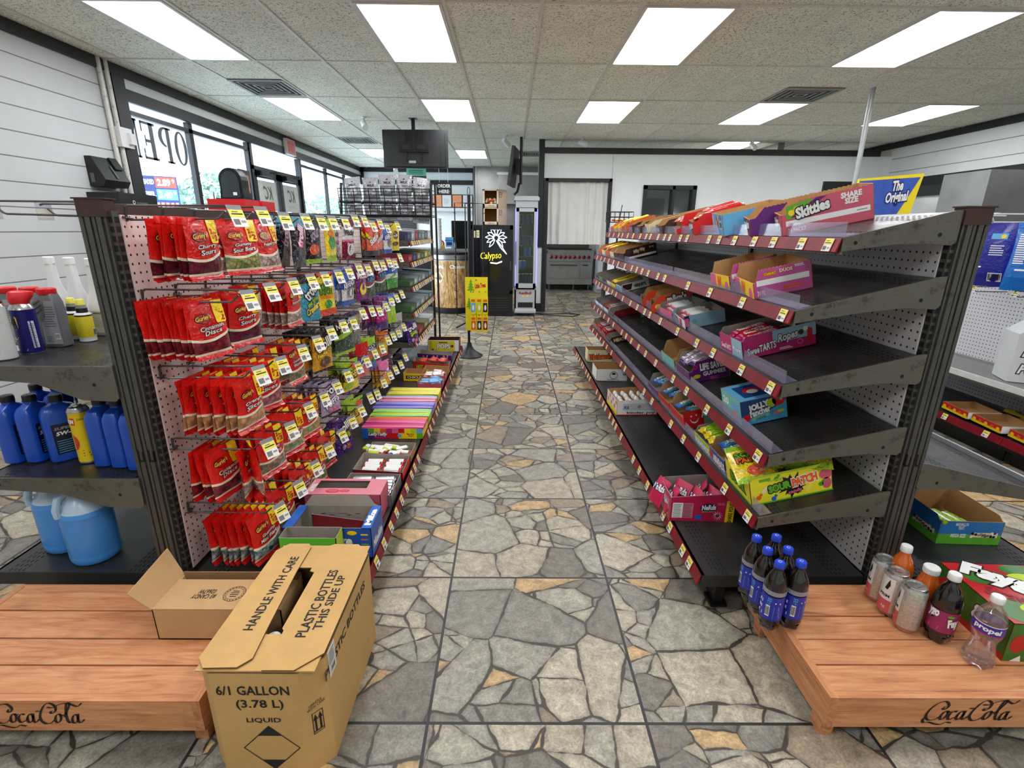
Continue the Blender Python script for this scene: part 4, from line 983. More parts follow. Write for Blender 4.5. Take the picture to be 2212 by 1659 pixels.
for yy, lb in ((2.515, 'pink and white bar in the pale blue carton on the third shelf'), (2.755, 'pink and white bar in the grey carton on the third shelf')):
    scatter(BARP, on_shelf(3, yy), row_spots(6, -.10, .10, .025, .02, .12, 0, 2, .018), lb, lb.replace('bar in', 'bars in'))
def pr_st(a, FF, FR, FL, W, D, H, hf):
    a.rect(FF, (W*.55, 0, W, hf), PB); a.rect(FF, (0, 0, W*.55, hf), MAGP, .0004); a.text('SweeTARTS', FF, (W*.05, hf*.2, W*.5, hf*.5), WHITE, None, .03, .2); a.text('Rope', FF, (W*.6, hf*.3, W*.95, hf*.6), WHITE, BLUEP, .03, .2)
    a.rect(FR, (D*.42, H*.45, D, H), PB); a.text('SweeTARTS', FR, (D*.06, H*.2, D*.46, H*.52), WHITE, BLACK, .03, .2, .06, .1); a.text('Ropes', FR, (D*.48, H*.38, D*.76, H*.82), WHITE, BLACK, .03, .3, .07, .1); a.lines(FR, (D*.5, H*.12, D*.7, H*.24), 2, WHITE)
    a.disc(FR, (D*.86, H*.8), .009, WHITE, .001); a.disc(FR, (D*.80, H*.68), .010, BRNP, .001); a.poly([FR.p(D*.88, H*.85, .0009), FR.p(D*.95, H*.75, .0009), FR.p(D*.95, H*.2, .0009), FR.p(D*.88, H*.2, .0009)], REDP); a.disc(FR, (D*.78, H*.3), .011, PINKP, .001); a.disc(FR, (D*.78, H*.3), .007, MAGP, .0012)
carton_thing(carton(.20, .27, .088, .072, MAGP, MAGP, GREYCARD, prints=pr_st, dip=.06), 'candy_carton', on_shelf(3, 1.895, .014), 'magenta and blue candy carton nearest on the third shelf')
PKM = bar_mesh(.15, .048, .012, MAGP, REDP, 'SweeTARTS'); scatter(PKM, on_shelf(3, 1.895, .014), row_spots(3, -.085, .085, .02, .05, .2, .05, 2, .008)+row_spots(2, -.06, .08, .12, .05, .2), 'pink candy pack lying in the magenta and blue carton', 'pink packs in the magenta carton')
def pr_hr(a, FF, FR, FL, W, D, H, hf):
    a.text("HERSHEY'S", FR, (D*.45, H*.3, D*.88, H*.72), BLACK, None, .05); a.rect(FR, (D*.06, H*.15, D*.34, H*.9), BRNP); a.poly([FR.p(D*.34, H*.15, .0006), FR.p(D*.42, H*.9, .0006), FR.p(D*.34, H*.9, .0006)], BRNP)
    a.rect(FF, (W*.1, hf*.1, W*.9, hf*.9), SKYP)
carton_thing(carton(.19, .22, .06, .05, WHITE, WHITE, GREYCARD, prints=pr_hr, dip=.05), 'candy_carton', on_shelf(3, 4.0), 'white chocolate carton with brown corner, nearest of the far cluster on the third shelf')
for y, c, lb in ((4.22, YEL, 'yellow candy carton behind the white one on the third shelf'), (4.42, CREAM, 'cream candy carton in the far cluster of the third shelf'), (4.62, BRNP, 'brown carton in the far cluster of the third shelf'), (4.82, GREENP, 'dark carton with green side second from the end of the third shelf'), (5.0, BRNP, 'brown carton at the far end of the third shelf')):
    carton_thing(carton(.18, .22, .056, .04, c, c, GREYCARD, dip=.1), 'candy_carton', on_shelf(3, y), lb)
PKY = bar_mesh(.2, .05, .02, YEL, YEL, 'Almond', BRNP); scatter(PKY, on_shelf(3, 4.22), row_spots(3, -.08, .08, .01, .04, .1, .06), 'yellow chocolate bar lying in the yellow carton on the third shelf', 'yellow bars on the third shelf')
# ---------- fourth shelf
def pr_ls(a, FF, FR, FL, W, D, H, hf):
    a.text('LIFE SAVERS', FR, (D*.28, H*.52, D*.98, H*.86), WHITE, NAVY, .06); a.text('GUMMIES', FR, (D*.34, H*.26, D*.9, H*.46), WHITE, None, .03); a.disc(FR, (D*.18, H*.3), .018, LIMEP, .0008, 14, .01); a.lines(FR, (D*.5, H*.06, D*.8, H*.2), 2, PINKP)
    a.disc(FR, (D*.16, H*.75), .012, MAGP, .0008); a.disc(FR, (D*.16, H*.75), .006, PURP, .001)
VIO = mat('violet_print', (96, 24, 104), .4, var=.02)
carton_thing(carton(.20, .19, .105, .06, VIO, VIO, GREYCARD, prints=pr_ls, dip=.2), 'candy_carton', on_shelf(4, 2.375), 'violet carton of gummy packs with white lettering on the fourth shelf')
carton_thing(carton(.23, .20, .11, .06, TEALP, CARD, CARD, dip=.2), 'candy_carton', on_shelf(4, 2.62), 'tan open carton behind the violet one on the fourth shelf')
PKV = bar_mesh(.14, .055, .02, FB['violet'], FB['lilac'], 'LIFE', WHITE); scatter(PKV, on_shelf(4, 2.375), [(-.06, .015, .06, .2, .25), (.0, .01, .065, -.1, .3), (.05, .03, .07, .3, .15), (-.02, .07, .075, -.5, .1), (.05, .10, .07, .6, .05)], 'purple gummy pack heaped in the violet carton', 'purple packs in the violet carton')
def pr_jr(a, FF, FR, FL, W, D, H, hf):
    NV = mat('deep_blue_print', (24, 60, 120), .4, var=.02)
    a.poly([FR.p(0, H*.98, .0005), FR.p(0, H*.35, .0005), FR.p(D*.5, H*.35, .0005), FR.p(D, H*.75, .0005), FR.p(D, H*.98, .0005)], NV); a.text('JOLLY', FR, (D*.16, H*.52, D*.62, H*.84), WHITE, BLACK, .07, 0, .05, .16, .001); a.text('rancher', FR, (D*.18, H*.34, D*.64, H*.62), WHITE, BLACK, .05, 0, .05, .16, .0012)
    a.poly([FR.p(D*.22, H*.12, .0009), FR.p(D*.6, H*.25, .0009), FR.p(D*.6, H*.38, .0009), FR.p(D*.22, H*.26, .0009)], TEALP); a.text('CHEWS', FR, (D*.3, H*.17, D*.52, H*.27), BLACK, None, .02, 0, .05, .16, .0013)
    a.disc(FR, (D*.66, H*.72), .018, LIMEP, .0009); a.disc(FR, (D*.82, H*.8), .024, REDP, .0009); a.disc(FR, (D*.12, H*.3), .014, REDP, .0009); a.disc(FR, (D*.78, H*.28), .016, PINKP, .0009, 12, .006); a.disc(FR, (D*.85, H*.34), .014, LIMEP, .001, 12, .006)
    a.rect(FF, (W*.55, hf*.1, W*.9, hf*.8), SKYP); a.disc(FF, (W*.7, hf*.3), .018, ORGP, .0009); a.text('20', FF, (W*.1, hf*.5, W*.4, hf*.8), WHITE, None, .04)
a = carton(.175, .17, .10, .10, TEALP, mat('azure_print', (70, 160, 205), .4, var=.02), GREYCARD, prints=pr_jr, dip=0, flap=.0)
a.box((-.085, .004, .088), (.085, .164, .0985), SKYP); a.rect(Frame((-.08, .01, .0985), (1, 0, 0), (0, 1, 0)), (.02, .02, .14, .13), mat('deep_blue_print', (24, 60, 120))); a.disc(Frame((0, .05, .0985), (1, 0, 0), (0, 1, 0)), (.0, .03), .03, REDP, .001); a.disc(Frame((0, .05, .0985), (1, 0, 0), (0, 1, 0)), (.01, .03), .02, WHITE, .0014); a.box((-.0865, .166, .098), (.0865, .168, .135), WHITE)
carton_thing(a, 'candy_carton', on_shelf(4, 1.82, .022), 'blue and teal fruit chew carton with raised lid nearest on the fourth shelf')
for y, c, c2, lb in ((4.22, MAROON, BRNP, 'dark red carton of bars nearest of the far cluster on the fourth shelf'), (4.45, WHITE, WHITE, 'white carton of red bars on the far fourth shelf'), (4.70, REDP, WHITE, 'red and white carton on the far fourth shelf'), (4.92, NAVY, WHITE, 'dark blue and white carton at the end of the fourth shelf')):
    carton_thing(carton(.20, .22, .06, .04, c2, c, GREYCARD, dip=.1), 'candy_carton', on_shelf(4, y), lb)
PKR = bar_mesh(.18, .045, .018, REDP, MAROON, 'KitKat', WHITE); scatter(PKR, on_shelf(4, 4.45), row_spots(4, -.09, .09, .02, .03, .08), 'red chocolate bar in the white carton of the fourth shelf', 'red bars on the fourth shelf')
PKN = bar_mesh(.18, .045, .018, NAVY, FB['navy']); scatter(PKN, on_shelf(4, 4.92), row_spots(4, -.09, .09, .02, .03, .08), 'dark blue bar in the far carton of the fourth shelf', 'blue bars on the fourth shelf')
# ---------- fifth shelf
def pr_ah(a, FF, FR, FL, W, D, H, hf):
    a.rect(FR, (0, 0, D*.42, H*.9), REDP); a.disc(FR, (D*.22, H*.5), .034, mat('bright_red_print', (206, 30, 40), .4), .0009, 18); a.disc(FR, (D*.16, H*.62), .004, WHITE, .0013); a.disc(FR, (D*.27, H*.64), .004, WHITE, .0013)
    a.poly([FR.p(D*(.22+.09*math.cos(PI+t*PI/8)), H*(.48+.25*math.sin(PI+t*PI/8)), .0013) for t in range(9)]+[FR.p(D*(.22+.08*math.cos(2*PI-t*PI/8)), H*(.46+.16*math.sin(2*PI-t*PI/8)), .0013) for t in range(9)], WHITE)
    a.text('AIRHEADS', FR, (D*.36, H*.5, D*.98, H*.86), WHITE, BLACK, .06, 0, .07, .1); a.text('bites', FR, (D*.66, H*.2, D*.95, H*.44), BRNP, None, .03)
TEALD = mat('mint_print', (130, 190, 176), .4, var=.02)
carton_thing(carton(.23, .23, .10, .06, REDP, TEALD, CARD, prints=pr_ah, dip=.2), 'candy_carton', on_shelf(5, 2.39), 'mint green and red carton with smiling red ball on the fifth shelf')
carton_thing(carton(.20, .20, .095, .05, REDP, CARD, CARD, dip=.2), 'candy_carton', on_shelf(5, 2.62), 'brown carton of blue packs behind the mint green one on the fifth shelf')
carton_thing(carton(.21, .20, .09, .05, PURP, GREYCARD, GREYCARD, dip=.2), 'candy_carton', on_shelf(5, 2.84), 'grey carton with purple front of blue packs on the fifth shelf')
PKB = bar_mesh(.17, .05, .016, FB['blue'], FB['bluewhite'] if 'bluewhite' in FB else FB['sky'], 'AIRHEADS'); scatter(PKB, on_shelf(5, 2.62), [(-.05, .02, .05, .2, .1), (.02, .03, .055, -.2, .12), (.05, .04, .06, .3, .1)], 'blue candy pack in the brown carton of the fifth shelf', 'blue packs in the brown carton')
scatter(PKB, on_shelf(5, 2.84), [(-.05, .02, .05, .1, .1), (.0, .03, .055, -.1, .12), (.05, .04, .06, .2, .1)], 'blue candy pack in the grey and purple carton', 'blue packs in the grey carton')
scatter(PKB, on_shelf(5, 2.39), [(-.06, .02, .045, .3, .05), (.0, .05, .05, -.4, .05)], 'blue candy pack in the mint green and red carton', 'packs in the mint green carton')
def pr_gr(a, FF, FR, FL, W, D, H, hf): a.text('AIRHEADS', FF, (W*.05, hf*.1, W*.95, hf*.75), WHITE, GREENP, .05, 0, .06)
carton_thing(carton(.19, .24, .075, .055, LIMEP, LIMEP, GREYCARD, prints=pr_gr, dip=.1), 'candy_carton', on_shelf(5, 2.04), 'lime green carton of yellow packs on the fifth shelf')
PKL = bar_mesh(.21, .05, .016, FB['yel'], FB['lime']); scatter(PKL, on_shelf(5, 2.04), row_spots(3, -.08, .08, .015, .052, .25, .08, 2, .01), 'yellow and green candy pack lying in the lime carton', 'packs in the lime carton')
def pr_bl(a, FF, FR, FL, W, D, H, hf): a.text('AIRHEADS', FF, (W*.2, hf*.15, W*.98, hf*.75), WHITE, NAVY, .05, 0, .06); a.disc(FF, (W*.1, hf*.55), .018, REDP, .001)
carton_thing(carton(.15, .25, .10, .065, BLUEP, BLUEP, CARD, prints=pr_bl, dip=.12), 'candy_carton', on_shelf(5, 1.868), 'blue candy carton squeezed behind the yellow green one on the fifth shelf')
scatter(PKB, on_shelf(5, 1.868), [(-.03, .03, .07, .05, .06), (.03, .02, .075, -.05, .06)], 'blue candy pack in the blue carton on the fifth shelf', 'blue packs in the blue carton')
def pr_sp(a, FF, FR, FL, W, D, H, hf):
    GR = mat('leaf_green_print', (70, 150, 50), .4); rn = random.Random(5)
    spl = []
    for j in range(26):
        an = 2*PI*j/26; r = (1.0 if j % 2 else .62)*rn.uniform(.8, 1.15); spl.append(FR.p(D*.52+math.cos(an)*D*.2*r, H*.46+math.sin(an)*H*.42*r, .0007))
    a.poly(spl, BLACK)
    a.text('SOUR', FR, (D*.22, H*.36, D*.50, H*.64), GREENP, BLACK, .07, 0, .1, .12, .0012); a.text('PATCH', FR, (D*.51, H*.42, D*.82, H*.74), ORGP, WHITE, .06, 0, .07, .12, .0012); a.text('candy', FR, (D*.46, H*.16, D*.63, H*.32), PINKP, BLACK, .04, 0, .1, .12, .0014)
    for (u, v, c) in ((.1, .25, ORGP), (.17, .45, CREAM), (.28, .12, BLUEP), (.86, .3, GR), (.7, .22, YLT), (.33, .8, GR)):   # loose gummy pieces
        a.disc(FR, (D*u, H*v), .009, c, .0009, 10); a.disc(FR, (D*u+.008, H*v+.01), .006, c, .001, 8)
    a.disc(FR, (D*.92, H*.62), .022, ROSEP, .0009, 14, .02); a.disc(FR, (D*.93, H*.3), .016, ROSEP, .0009, 14, .022)
    a.rect(FR, (D*.12, H*.78, D*.26, H*.88), GREENP, .0008)
    a.rect(FR, (0, 0, D, H*.05), GREENP, .0006); a.rect(FR, (0, H*.93, D, H), LIMEP, .0006)
    a.rect(FF, (0, 0, W, hf*.08), GREENP); a.text('SOUR', FF, (W*.2, hf*.3, W*.8, hf*.7), GREENP, BLACK, .05, 0, .1)
SPY = mat('acid_yellow_print', (232, 222, 40), .4, var=.03)
carton_thing(carton(.205, .285, .112, .095, SPY, SPY, GREYCARD, prints=pr_sp, dip=.05), 'candy_carton', on_shelf(5, 1.665, .012), 'acid yellow carton of sour candy bags nearest on the fifth shelf')
SPB = print_bag(.15, .19, B((.12, 'lime'), (.85, 'yel'), (1, 'lime')), [('SOUR', (.15, .58, .85, .76), GREENP, BLKT, 0), ('PATCH', (.15, .44, .85, .58), ORGP, BLKT, 0)], 5, [(.5, .24, .2, .12, FB['coral'])], .04)
M0 = on_shelf(5, 1.665, .012)
for (x, y, z, rz, rx), w in (((.01, .055, .115, .2, -1.25), 'front'), ((-.02, .15, .135, .25, -1.2), 'middle'), ((.02, .25, .13, -.1, -1.2), 'rear')):
    o = put(SPB, 'candy_bag'); o.matrix_world = M0 @ Matrix.Translation((x, y, z)) @ Matrix.Rotation(rz+1.2, 4, 'Z') @ Matrix.Rotation(rx, 4, 'X') @ Matrix.Translation((0, 0, .095)); tag(o, 'lime and yellow candy bag, %s of three lying in the acid yellow carton' % w, 'candy bag', 'sour candy bags in the yellow carton')
def pr_he(a, FF, FR, FL, W, D, H, hf): a.text('HEATH', FR, (D*.2, H*.25, D*.95, H*.75), CREAM, MAROON, .06)
carton_thing(carton(.18, .16, .06, .045, BRNP, BRNP, GREYCARD, prints=pr_he, dip=.1), 'candy_carton', on_shelf(5, 4.26), 'brown toffee carton with cream letters, nearest of the far cluster on the fifth shelf')
for y, c, lb in ((4.48, REDP, 'red candy carton behind the brown one on the fifth shelf'), (4.72, REDP, 'red candy carton second from the far end of the fifth shelf'), (4.95, OMM, 'orange red candy carton at the far end of the fifth shelf')):
    carton_thing(carton(.2, .2, .075, .05, c, c, GREYCARD, dip=.1), 'candy_carton', on_shelf(5, y), lb)
scatter(PKR, on_shelf(5, 4.48), row_spots(4, -.08, .08, .01, .05, .1, .05), 'red chocolate bar in the red carton behind the toffee carton', 'red bars on the fifth shelf')
scatter(PKR, on_shelf(5, 4.72), row_spots(4, -.08, .08, .01, .05, .1, .05), 'red chocolate bar in the second last carton of the fifth shelf', 'red bars at the end of the fifth shelf')
# ---------- base deck of the right gondola
def pr_nd(a, FF, FR, FL, W, D, H, hf):
    a.rect(FR, (D*.87, 0, D, H), YEL); a.text('SHARE POUCH', FR, (D*.86-.03, H*.5-.008, D*.86+.075, H*.5+.010), BLACK, None, .03, 0, .05, PI/2)
    a.rect(FR, (D*.04, H*.16, D*.2, H*.86), WHITE); a.lines(FR, (D*.05, H*.18, D*.19, H*.84), 12, BLACK, .0009, .3); a.rect(FR, (D*.21, H*.16, D*.36, H*.86), mat('dusty_pink_print', (196, 120, 140), .4)); a.lines(FR, (D*.22, H*.2, D*.35, H*.84), 11, MAROON, .0009, .3)
    a.disc(FR, (D*.60, H*.66), D*.13, NAVY, .0009, 18, H*.2); a.text('NeRds', FR, (D*.49, H*.56, D*.71, H*.8), WHITE, BLACK, .05, .1, .06, .08, .0013); a.text('gummy clusters', FR, (D*.5, H*.44, D*.7, H*.52), LIMEP, None, .02, 0, .05, .05, .0013)
    a.rect(FR, (D*.40, H*.12, D*.50, H*.32), BLUEP)
    for j in range(12): a.poly([FR.p(D*.75, H*.3, .0009), FR.p(D*.75+D*.085*math.cos(j*PI/6), H*.3+H*.24*math.sin(j*PI/6), .0009), FR.p(D*.75+D*.05*math.cos(j*PI/6+.2), H*.3+H*.12*math.sin(j*PI/6+.2), .0009)], WHITE)
    a.disc(FR, (D*.75, H*.3), .008, MAROON, .0012); a.rect(FR, (D*.73, H*.78, D*.84, H*.9), ROSEP)
    a.rect(FF, (W*.1, hf*.1, W*.9, hf*.8), mat('dusty_pink_print', (196, 120, 140))); a.text('NeRds', FF, (W*.2, hf*.4, W*.8, hf*.7), WHITE, NAVY, .04, 0, .06)
RASP = mat('raspberry_print', (186, 24, 74), .4, var=.03)
carton_thing(carton(.18, .265, .10, .11, RASP, RASP, GREYCARD, back_h=.135, prints=pr_nd, dip=.0), 'candy_carton', on_shelf(0, 1.925, -.01), 'raspberry red carton of pouches with yellow end on the base deck of the right gondola', None, -.04)
NDP = print_bag(.09, .12, B((1, RASP)), [('NeRds', (.1, .5, .9, .75, .1), WHITE, NAVY, 0)], 9, (), .022)
for j, (x, y, rz) in enumerate(((-.05, .02, .3), (.03, .05, -.2), (-.03, .10, .5), (.04, .14, .1), (-.02, .19, -.4), (.03, .21, .3))):
    o = put(NDP, 'candy_pouch'); o.matrix_world = on_shelf(0, 1.925, -.01) @ Matrix.Translation((x, y, .118)) @ Matrix.Rotation(rz, 4, 'Z') @ Matrix.Rotation(-.5, 4, 'X'); tag(o, 'raspberry red candy pouch standing in the raspberry carton', 'candy pouch', 'red pouches in the raspberry carton')
def pr_kd(a, FF, FR, FL, W, D, H, hf):
    a.rect(FR, (D*.14, H*.35, D*.98, H*.85), mat('pale_grey_print', (206, 208, 210), .4), .0007); a.text('K6', FR, (D*.18, H*.45, D*.3, H*.7), BLUEP, None, .05); a.disc(FR, (D*.55, H*.62), .012, GREYP, .0009)
    a.rect(FR, (0, 0, D, H*.06), REDP); a.text('kinder joy', FR, (D*.25, H*.06, D*.95, H*.28), BLACK, None, .02); a.rect(FF, (0, 0, W, hf*.25), YEL)
    for j in range(6): a.disc(FF, (W*(.15+.15*j), hf*(.45+.35*(j % 2))), .014, ROSEP, .0008)
carton_thing(carton(.27, .27, .095, .10, mat('blush_print', (226, 206, 200), .4), WHITE, CARD, back_h=.115, prints=pr_kd, dip=0), 'candy_carton', on_shelf(0, 3.22), 'white and blush carton of white candy eggs on the right base deck', None, .05)
EG = MB(); EG.lathe([(.002, 0), (.013, .004), (.018, .016), (.017, .028), (.010, .040), (.002, .046)], WHITE, n=12); EGM = EG.data('candy_egg')
sp = [(-.09+.06*i, .05+.058*j, .055, 0, .3+.2*((i+j) % 2)) for i in range(4) for j in range(4)]
scatter(EGM, on_shelf(0, 3.22) @ Matrix.Rotation(.05, 4, 'Z'), sp, 'small white candy egg standing in the white and blush carton', 'white candy eggs in the carton', 'candy egg', 'candy_egg')
def pr_wb(a, FF, FR, FL, W, D, H, hf): 
    a.disc(FR, (D*.55, H*.5), .032, BLACK, .0006, 20); a.disc(FR, (D*.55, H*.5), .028, WHITE, .0009, 20); a.disc(FR, (D*.55, H*.62), .016, BLACK, .0012, 12, .009); a.barcode(FR, (D*.84, H*.45, D*.97, H*.7)); a.lines(FR, (D*.35, H*.1, D*.75, H*.2), 2, GREYP)
carton_thing(carton(.22, .25, .10, .10, WHITE, WHITE, CARD, prints=pr_wb, dip=0), 'candy_carton', on_shelf(0, 3.98, .02), 'plain white empty carton with round black emblem on the base deck')
def pr_wm(a, FF, FR, FL, W, D, H, hf):
    a.text('Whatchamacallit', FR, (D*.06, H*.25, D*.96, H*.66), ORGP, BRNP, .05, .1, .1, .06)
    for j in range(9): a.poly([FR.p(D*.5, H*.45, .0005), FR.p(D*.5+D*.45*math.cos(j*.7), H*.45+H*.4*math.sin(j*.7), .0005), FR.p(D*.5+D*.45*math.cos(j*.7+.15), H*.45+H*.4*math.sin(j*.7+.15), .0005)], WHITE)
carton_thing(carton(.16, .23, .115, .115, CREAM, CREAM, CARD, prints=pr_wm, dip=0), 'candy_carton', on_shelf(0, 4.56, .04), 'cream carton with orange lettering at the far end of the base deck')
# ---------- left base deck : cartons lie across it
def lbox(y, W, D, H, hf, c, cs, inner, prints, label, dx=.02, dip=.0, yaw=0, **k):
    M = on_deck(y, dx); carton_thing(carton(W, D, H, hf, c, cs, inner, prints=prints, dip=dip, **k), 'candy_carton', M, label, None, yaw); return M @ Matrix.Rotation(yaw, 4, 'Z')
def strips(M, W, D, z, cols, label, group, L=None):
    """long thin bars lying across, stacked in a carton"""
    for j, c in enumerate(cols):
        me = bar_mesh(L or D*1.02, W/len(cols)*.98, .008, c)
        scatter(me, M, [(-W/2+W*(j+.5)/len(cols), -.004, z+dz, .022*((j+2*q) % 3-1), 0) for q, dz in enumerate((0, .007, .013))], label, group)
def pr_lt(a, FF, FR, FL, W, D, H, hf):
    cs = [BLUEP, GREENP, YEL, ORGP, MAGP, PINKP, REDP, YEL, LIMEP, SKYP]; n = len(cs)
    for j in range(n): a.rect(FL, (D*j/n, H*.55, D*(j+1)/n, H), cs[j], .0004)
    cs2 = [BLUEP, PURP, MAGP, MAGP, REDP, REDP, YEL, YEL, YEL, GREENP]
    for j in range(n): a.rect(FL, (D*j/n, 0, D*(j+1)/n, H*.55), cs2[j], .0004)
    a.text('LaffyTaffy', FL, (D*.1, H*.2, D*.42, H*.62), WHITE, BLACK, .05, .25, .08); a.text('Mystery\nSwirl', FL, (D*.74, H*.2, D*.86, H*.55), MAROON, None, .02)
    a.disc(FL, (D*.62, H*.3), .012, SKYP, .0009)
M = lbox(2.775, .19, .35, .062, .05, YEL, BLUEP, GREYCARD, pr_lt, 'rainbow printed taffy carton of long pink strips, nearest of the strip cartons', .0)
strips(M, .17, .35, .048, [PINKP, MAGP, PINKP, ROSEP, ORGP], 'long pink taffy strip in the rainbow carton', 'pink strips in the rainbow carton')
M = lbox(2.96, .14, .36, .05, .04, LIMEP, LIMEP, GREYCARD, None, 'lime carton of green taffy strips behind the rainbow carton', .0)
LAV = mat('lavender_print', (150, 140, 214), .4, var=.03); LEM = mat('lemon_print', (232, 224, 90), .4, var=.03); MIN = mat('pale_mint_print', (160, 214, 120), .4, var=.03); BAB = mat('baby_blue_print', (130, 184, 232), .4, var=.03); BLU = mat('blush_pink_print', (236, 170, 196), .4, var=.03)
strips(M, .13, .36, .04, [MIN, LIMEP, MIN, MIN], 'long green taffy strip in the lime carton', 'green strips in the lime carton')
M = lbox(3.10, .12, .37, .05, .04, LAV, LAV, GREYCARD, None, 'lavender carton of violet taffy strips behind the lime carton', .0)
strips(M, .12, .38, .042, [LAV, mat('indigo_print', (84, 70, 190), .4), LAV, LAV], 'long violet taffy strip in the lavender carton', 'violet strips in the lavender carton')
M = lbox(3.22, .11, .36, .05, .04, BLU, BAB, GREYCARD, None, 'pink carton of rose and blue taffy strips behind the lavender carton', .0)
strips(M, .11, .37, .045, [BLU, ROSEP, BLU, BAB], 'long rose or blue taffy strip in the pink carton', 'rose and blue strips in the pink carton')
M = lbox(3.40, .17, .36, .06, .05, YEL, YEL, GREYCARD, None, 'yellow carton of banana taffy strips with a dark rim', .0)
strips(M, .15, .35, .04, [LEM, LEM, LEM, LEM], 'long yellow taffy strip in the yellow carton', 'yellow strips in the yellow carton')
def pr_cc(a, FF, FR, FL, W, D, H, hf): a.rect(FL, (D*.12, H*.28, D*.88, H*.68), BRNP); a.text('CHICLE', FL, (D*.18, H*.36, D*.82, H*.62), CREAM, None, .04)
lbox(3.90, .15, .175, .07, .06, YEL, YEL, CARD, pr_cc, 'small yellow carton with brown banner set back on the left base deck', .17)
M = lbox(3.70, .14, .19, .055, .045, ROSEP, ROSEP, CARD, None, 'pink edged carton of blue sweets beside the yellow strips', .01)
BSW = bar_mesh(.08, .03, .014, SKYP, BAB); scatter(BSW, M, row_spots(4, -.06, .06, .015, .035, .3, 0, 2, .012)+row_spots(4, -.06, .06, .10, .035, .3), 'small blue wrapped sweet in the pink edged carton', 'blue sweets in the pink edged carton', 'candy', 'candy')
M = lbox(3.88, .14, .19, .06, .05, ROSEP, ROSEP, CARD, None, 'pink edged carton of pink and white sweets on the left base deck', .01)
PSW = bar_mesh(.08, .03, .014, ROSEP, WHITE); scatter(PSW, M, row_spots(4, -.06, .06, .015, .04, .3, 0, 2, .012)+row_spots(4, -.06, .06, .10, .04, .3), 'small pink and white sweet in the second pink edged carton', 'pink sweets in the carton', 'candy', 'candy')
lbox(4.05, .13, .20, .06, .05, CARD, CARD, CARD, None, 'empty brown carton behind the pink sweets on the left base deck', .01)
def pr_rd(a, FF, FR, FL, W, D, H, hf): a.text('HOT', FL, (D*.1, H*.2, D*.3, H*.6), LIMEP, BLACK, .05, .2)
M = lbox(4.22, .14, .31, .085, .05, REDP, REDP, GREYCARD, pr_rd, 'red open carton with green lettering on the left base deck', .02)
RSW = bar_mesh(.07, .04, .02, RED, FB['coral']); scatter(RSW, M, row_spots(3, -.05, .05, .03, .06, .5)+row_spots(3, -.05, .05, .11, .065, .5)+row_spots(3, -.05, .05, .2, .06, .5), 'small red wrapped candy in the red open carton', 'red candies in the red carton', 'candy', 'candy')
def pr_pp(a, FF, FR, FL, W, D, H, hf):
    for j in range(3): a.text('N', FL, (D*(.12+.3*j), H*.2, D*(.3+.3*j), H*.75), PINKP, WHITE, .0, .3, .02)
lbox(4.52, .15, .31, .08, .06, PURP, mat('deep_purple_print', (74, 24, 100), .4), GREYCARD, pr_pp, 'deep purple carton near the far end of the left base deck', .03)
def pr_pops(a, FF, FR, FL, W, D, H, hf):
    a.rect(FL, (D*.04, H*.04, D*.86, H*.94), mat('tootsie_yellow_print', (214, 206, 36), .4)); a.text('POPS', FL, (D*.3, H*.25, D*.72, H*.68), WHITE, BLACK, .04, 0, .05); a.disc(FL, (D*.78, H*.48), .014, MAROON, .001); a.rect(FL, (D*.36, H*.76, D*.64, H*.84), BRNP, .0009); a.disc(FL, (D*.16, H*.16), .011, PURP, .001); a.disc(FL, (D*.25, H*.12), .008, ORGP, .001)
lbox(4.94, .17, .31, .115, .115, MAROON, WHITE, BRNP, pr_pops, 'yellow and white lollipop carton at the far end of the left base deck', .0)
M = on_deck(4.76, .04); scatter(RSW, M, [(.0, .02, .0, .4, 0), (-.04, .12, 0, .9, 0), (.03, .22, 0, .1, 0)], 'small red wrapped candy lying loose before the lollipop carton', 'loose red candies on the left deck', 'candy', 'candy')
# nearer end of the left deck
MIX = [bar_mesh(.075, .03, .016, a_, b_) for a_, b_ in ((REDP, WHITE), (GREENP, WHITE), (BLUEP, WHITE), (MAROON, LIMEP))]
M = lbox(2.44, .16, .235, .05, .045, CARD, CARD, GREYCARD, None, 'shallow carton of mixed bright chews on the left base deck', .01)
rr = random.Random(4)
for j, me in enumerate(MIX):
    scatter(me, M, [(rr.uniform(-.055, .055), .01+.021*k+rr.uniform(0, .008), .03+.008*((k+j) % 2), rr.uniform(-.9, .9), 0) for k in range(j, 10, 2)], ['red', 'green', 'blue', 'maroon'][j]+' and white wrapped chew in the carton of mixed bright chews', ['red', 'green', 'blue', 'maroon'][j]+' chews in the mixed carton', 'candy', 'candy')
M = lbox(2.255, .19, .235, .065, .05, REDP, MAROON, GREYCARD, None, 'carton of red chew rolls with a divider on the left base deck', .01)
RRL = bar_mesh(.09, .028, .02, REDP, WHITE); scatter(RRL, M, row_spots(5, -.085, .085, .02, .02, .1)+row_spots(5, -.085, .085, .125, .02, .1), 'red and white chew roll in the carton with a divider', 'red rolls in the divided carton')
def pr_si(a, FF, FR, FL, W, D, H, hf):
    for u, v in ((.06, .3), (.12, .7), (.05, .75)): a.disc(FL, (D*u, H*v), .011, GREYP, .0008); a.disc(FL, (D*u, H*v), .006, BLACK, .001)
    a.disc(FF, (W*.5, hf*.5), .016, MAROON, .0008); a.text('b10', FL, (D*.8, H*.3, D*.92, H*.8), GREYP, None, .03)
M = lbox(2.035, .20, .235, .06, .055, mat('pewter_print', (120, 120, 122), .35, .3), mat('pewter_print', (120, 120, 122)), GREYCARD, pr_si, 'pewter grey carton of silver wrapped bars on the left base deck', .012)
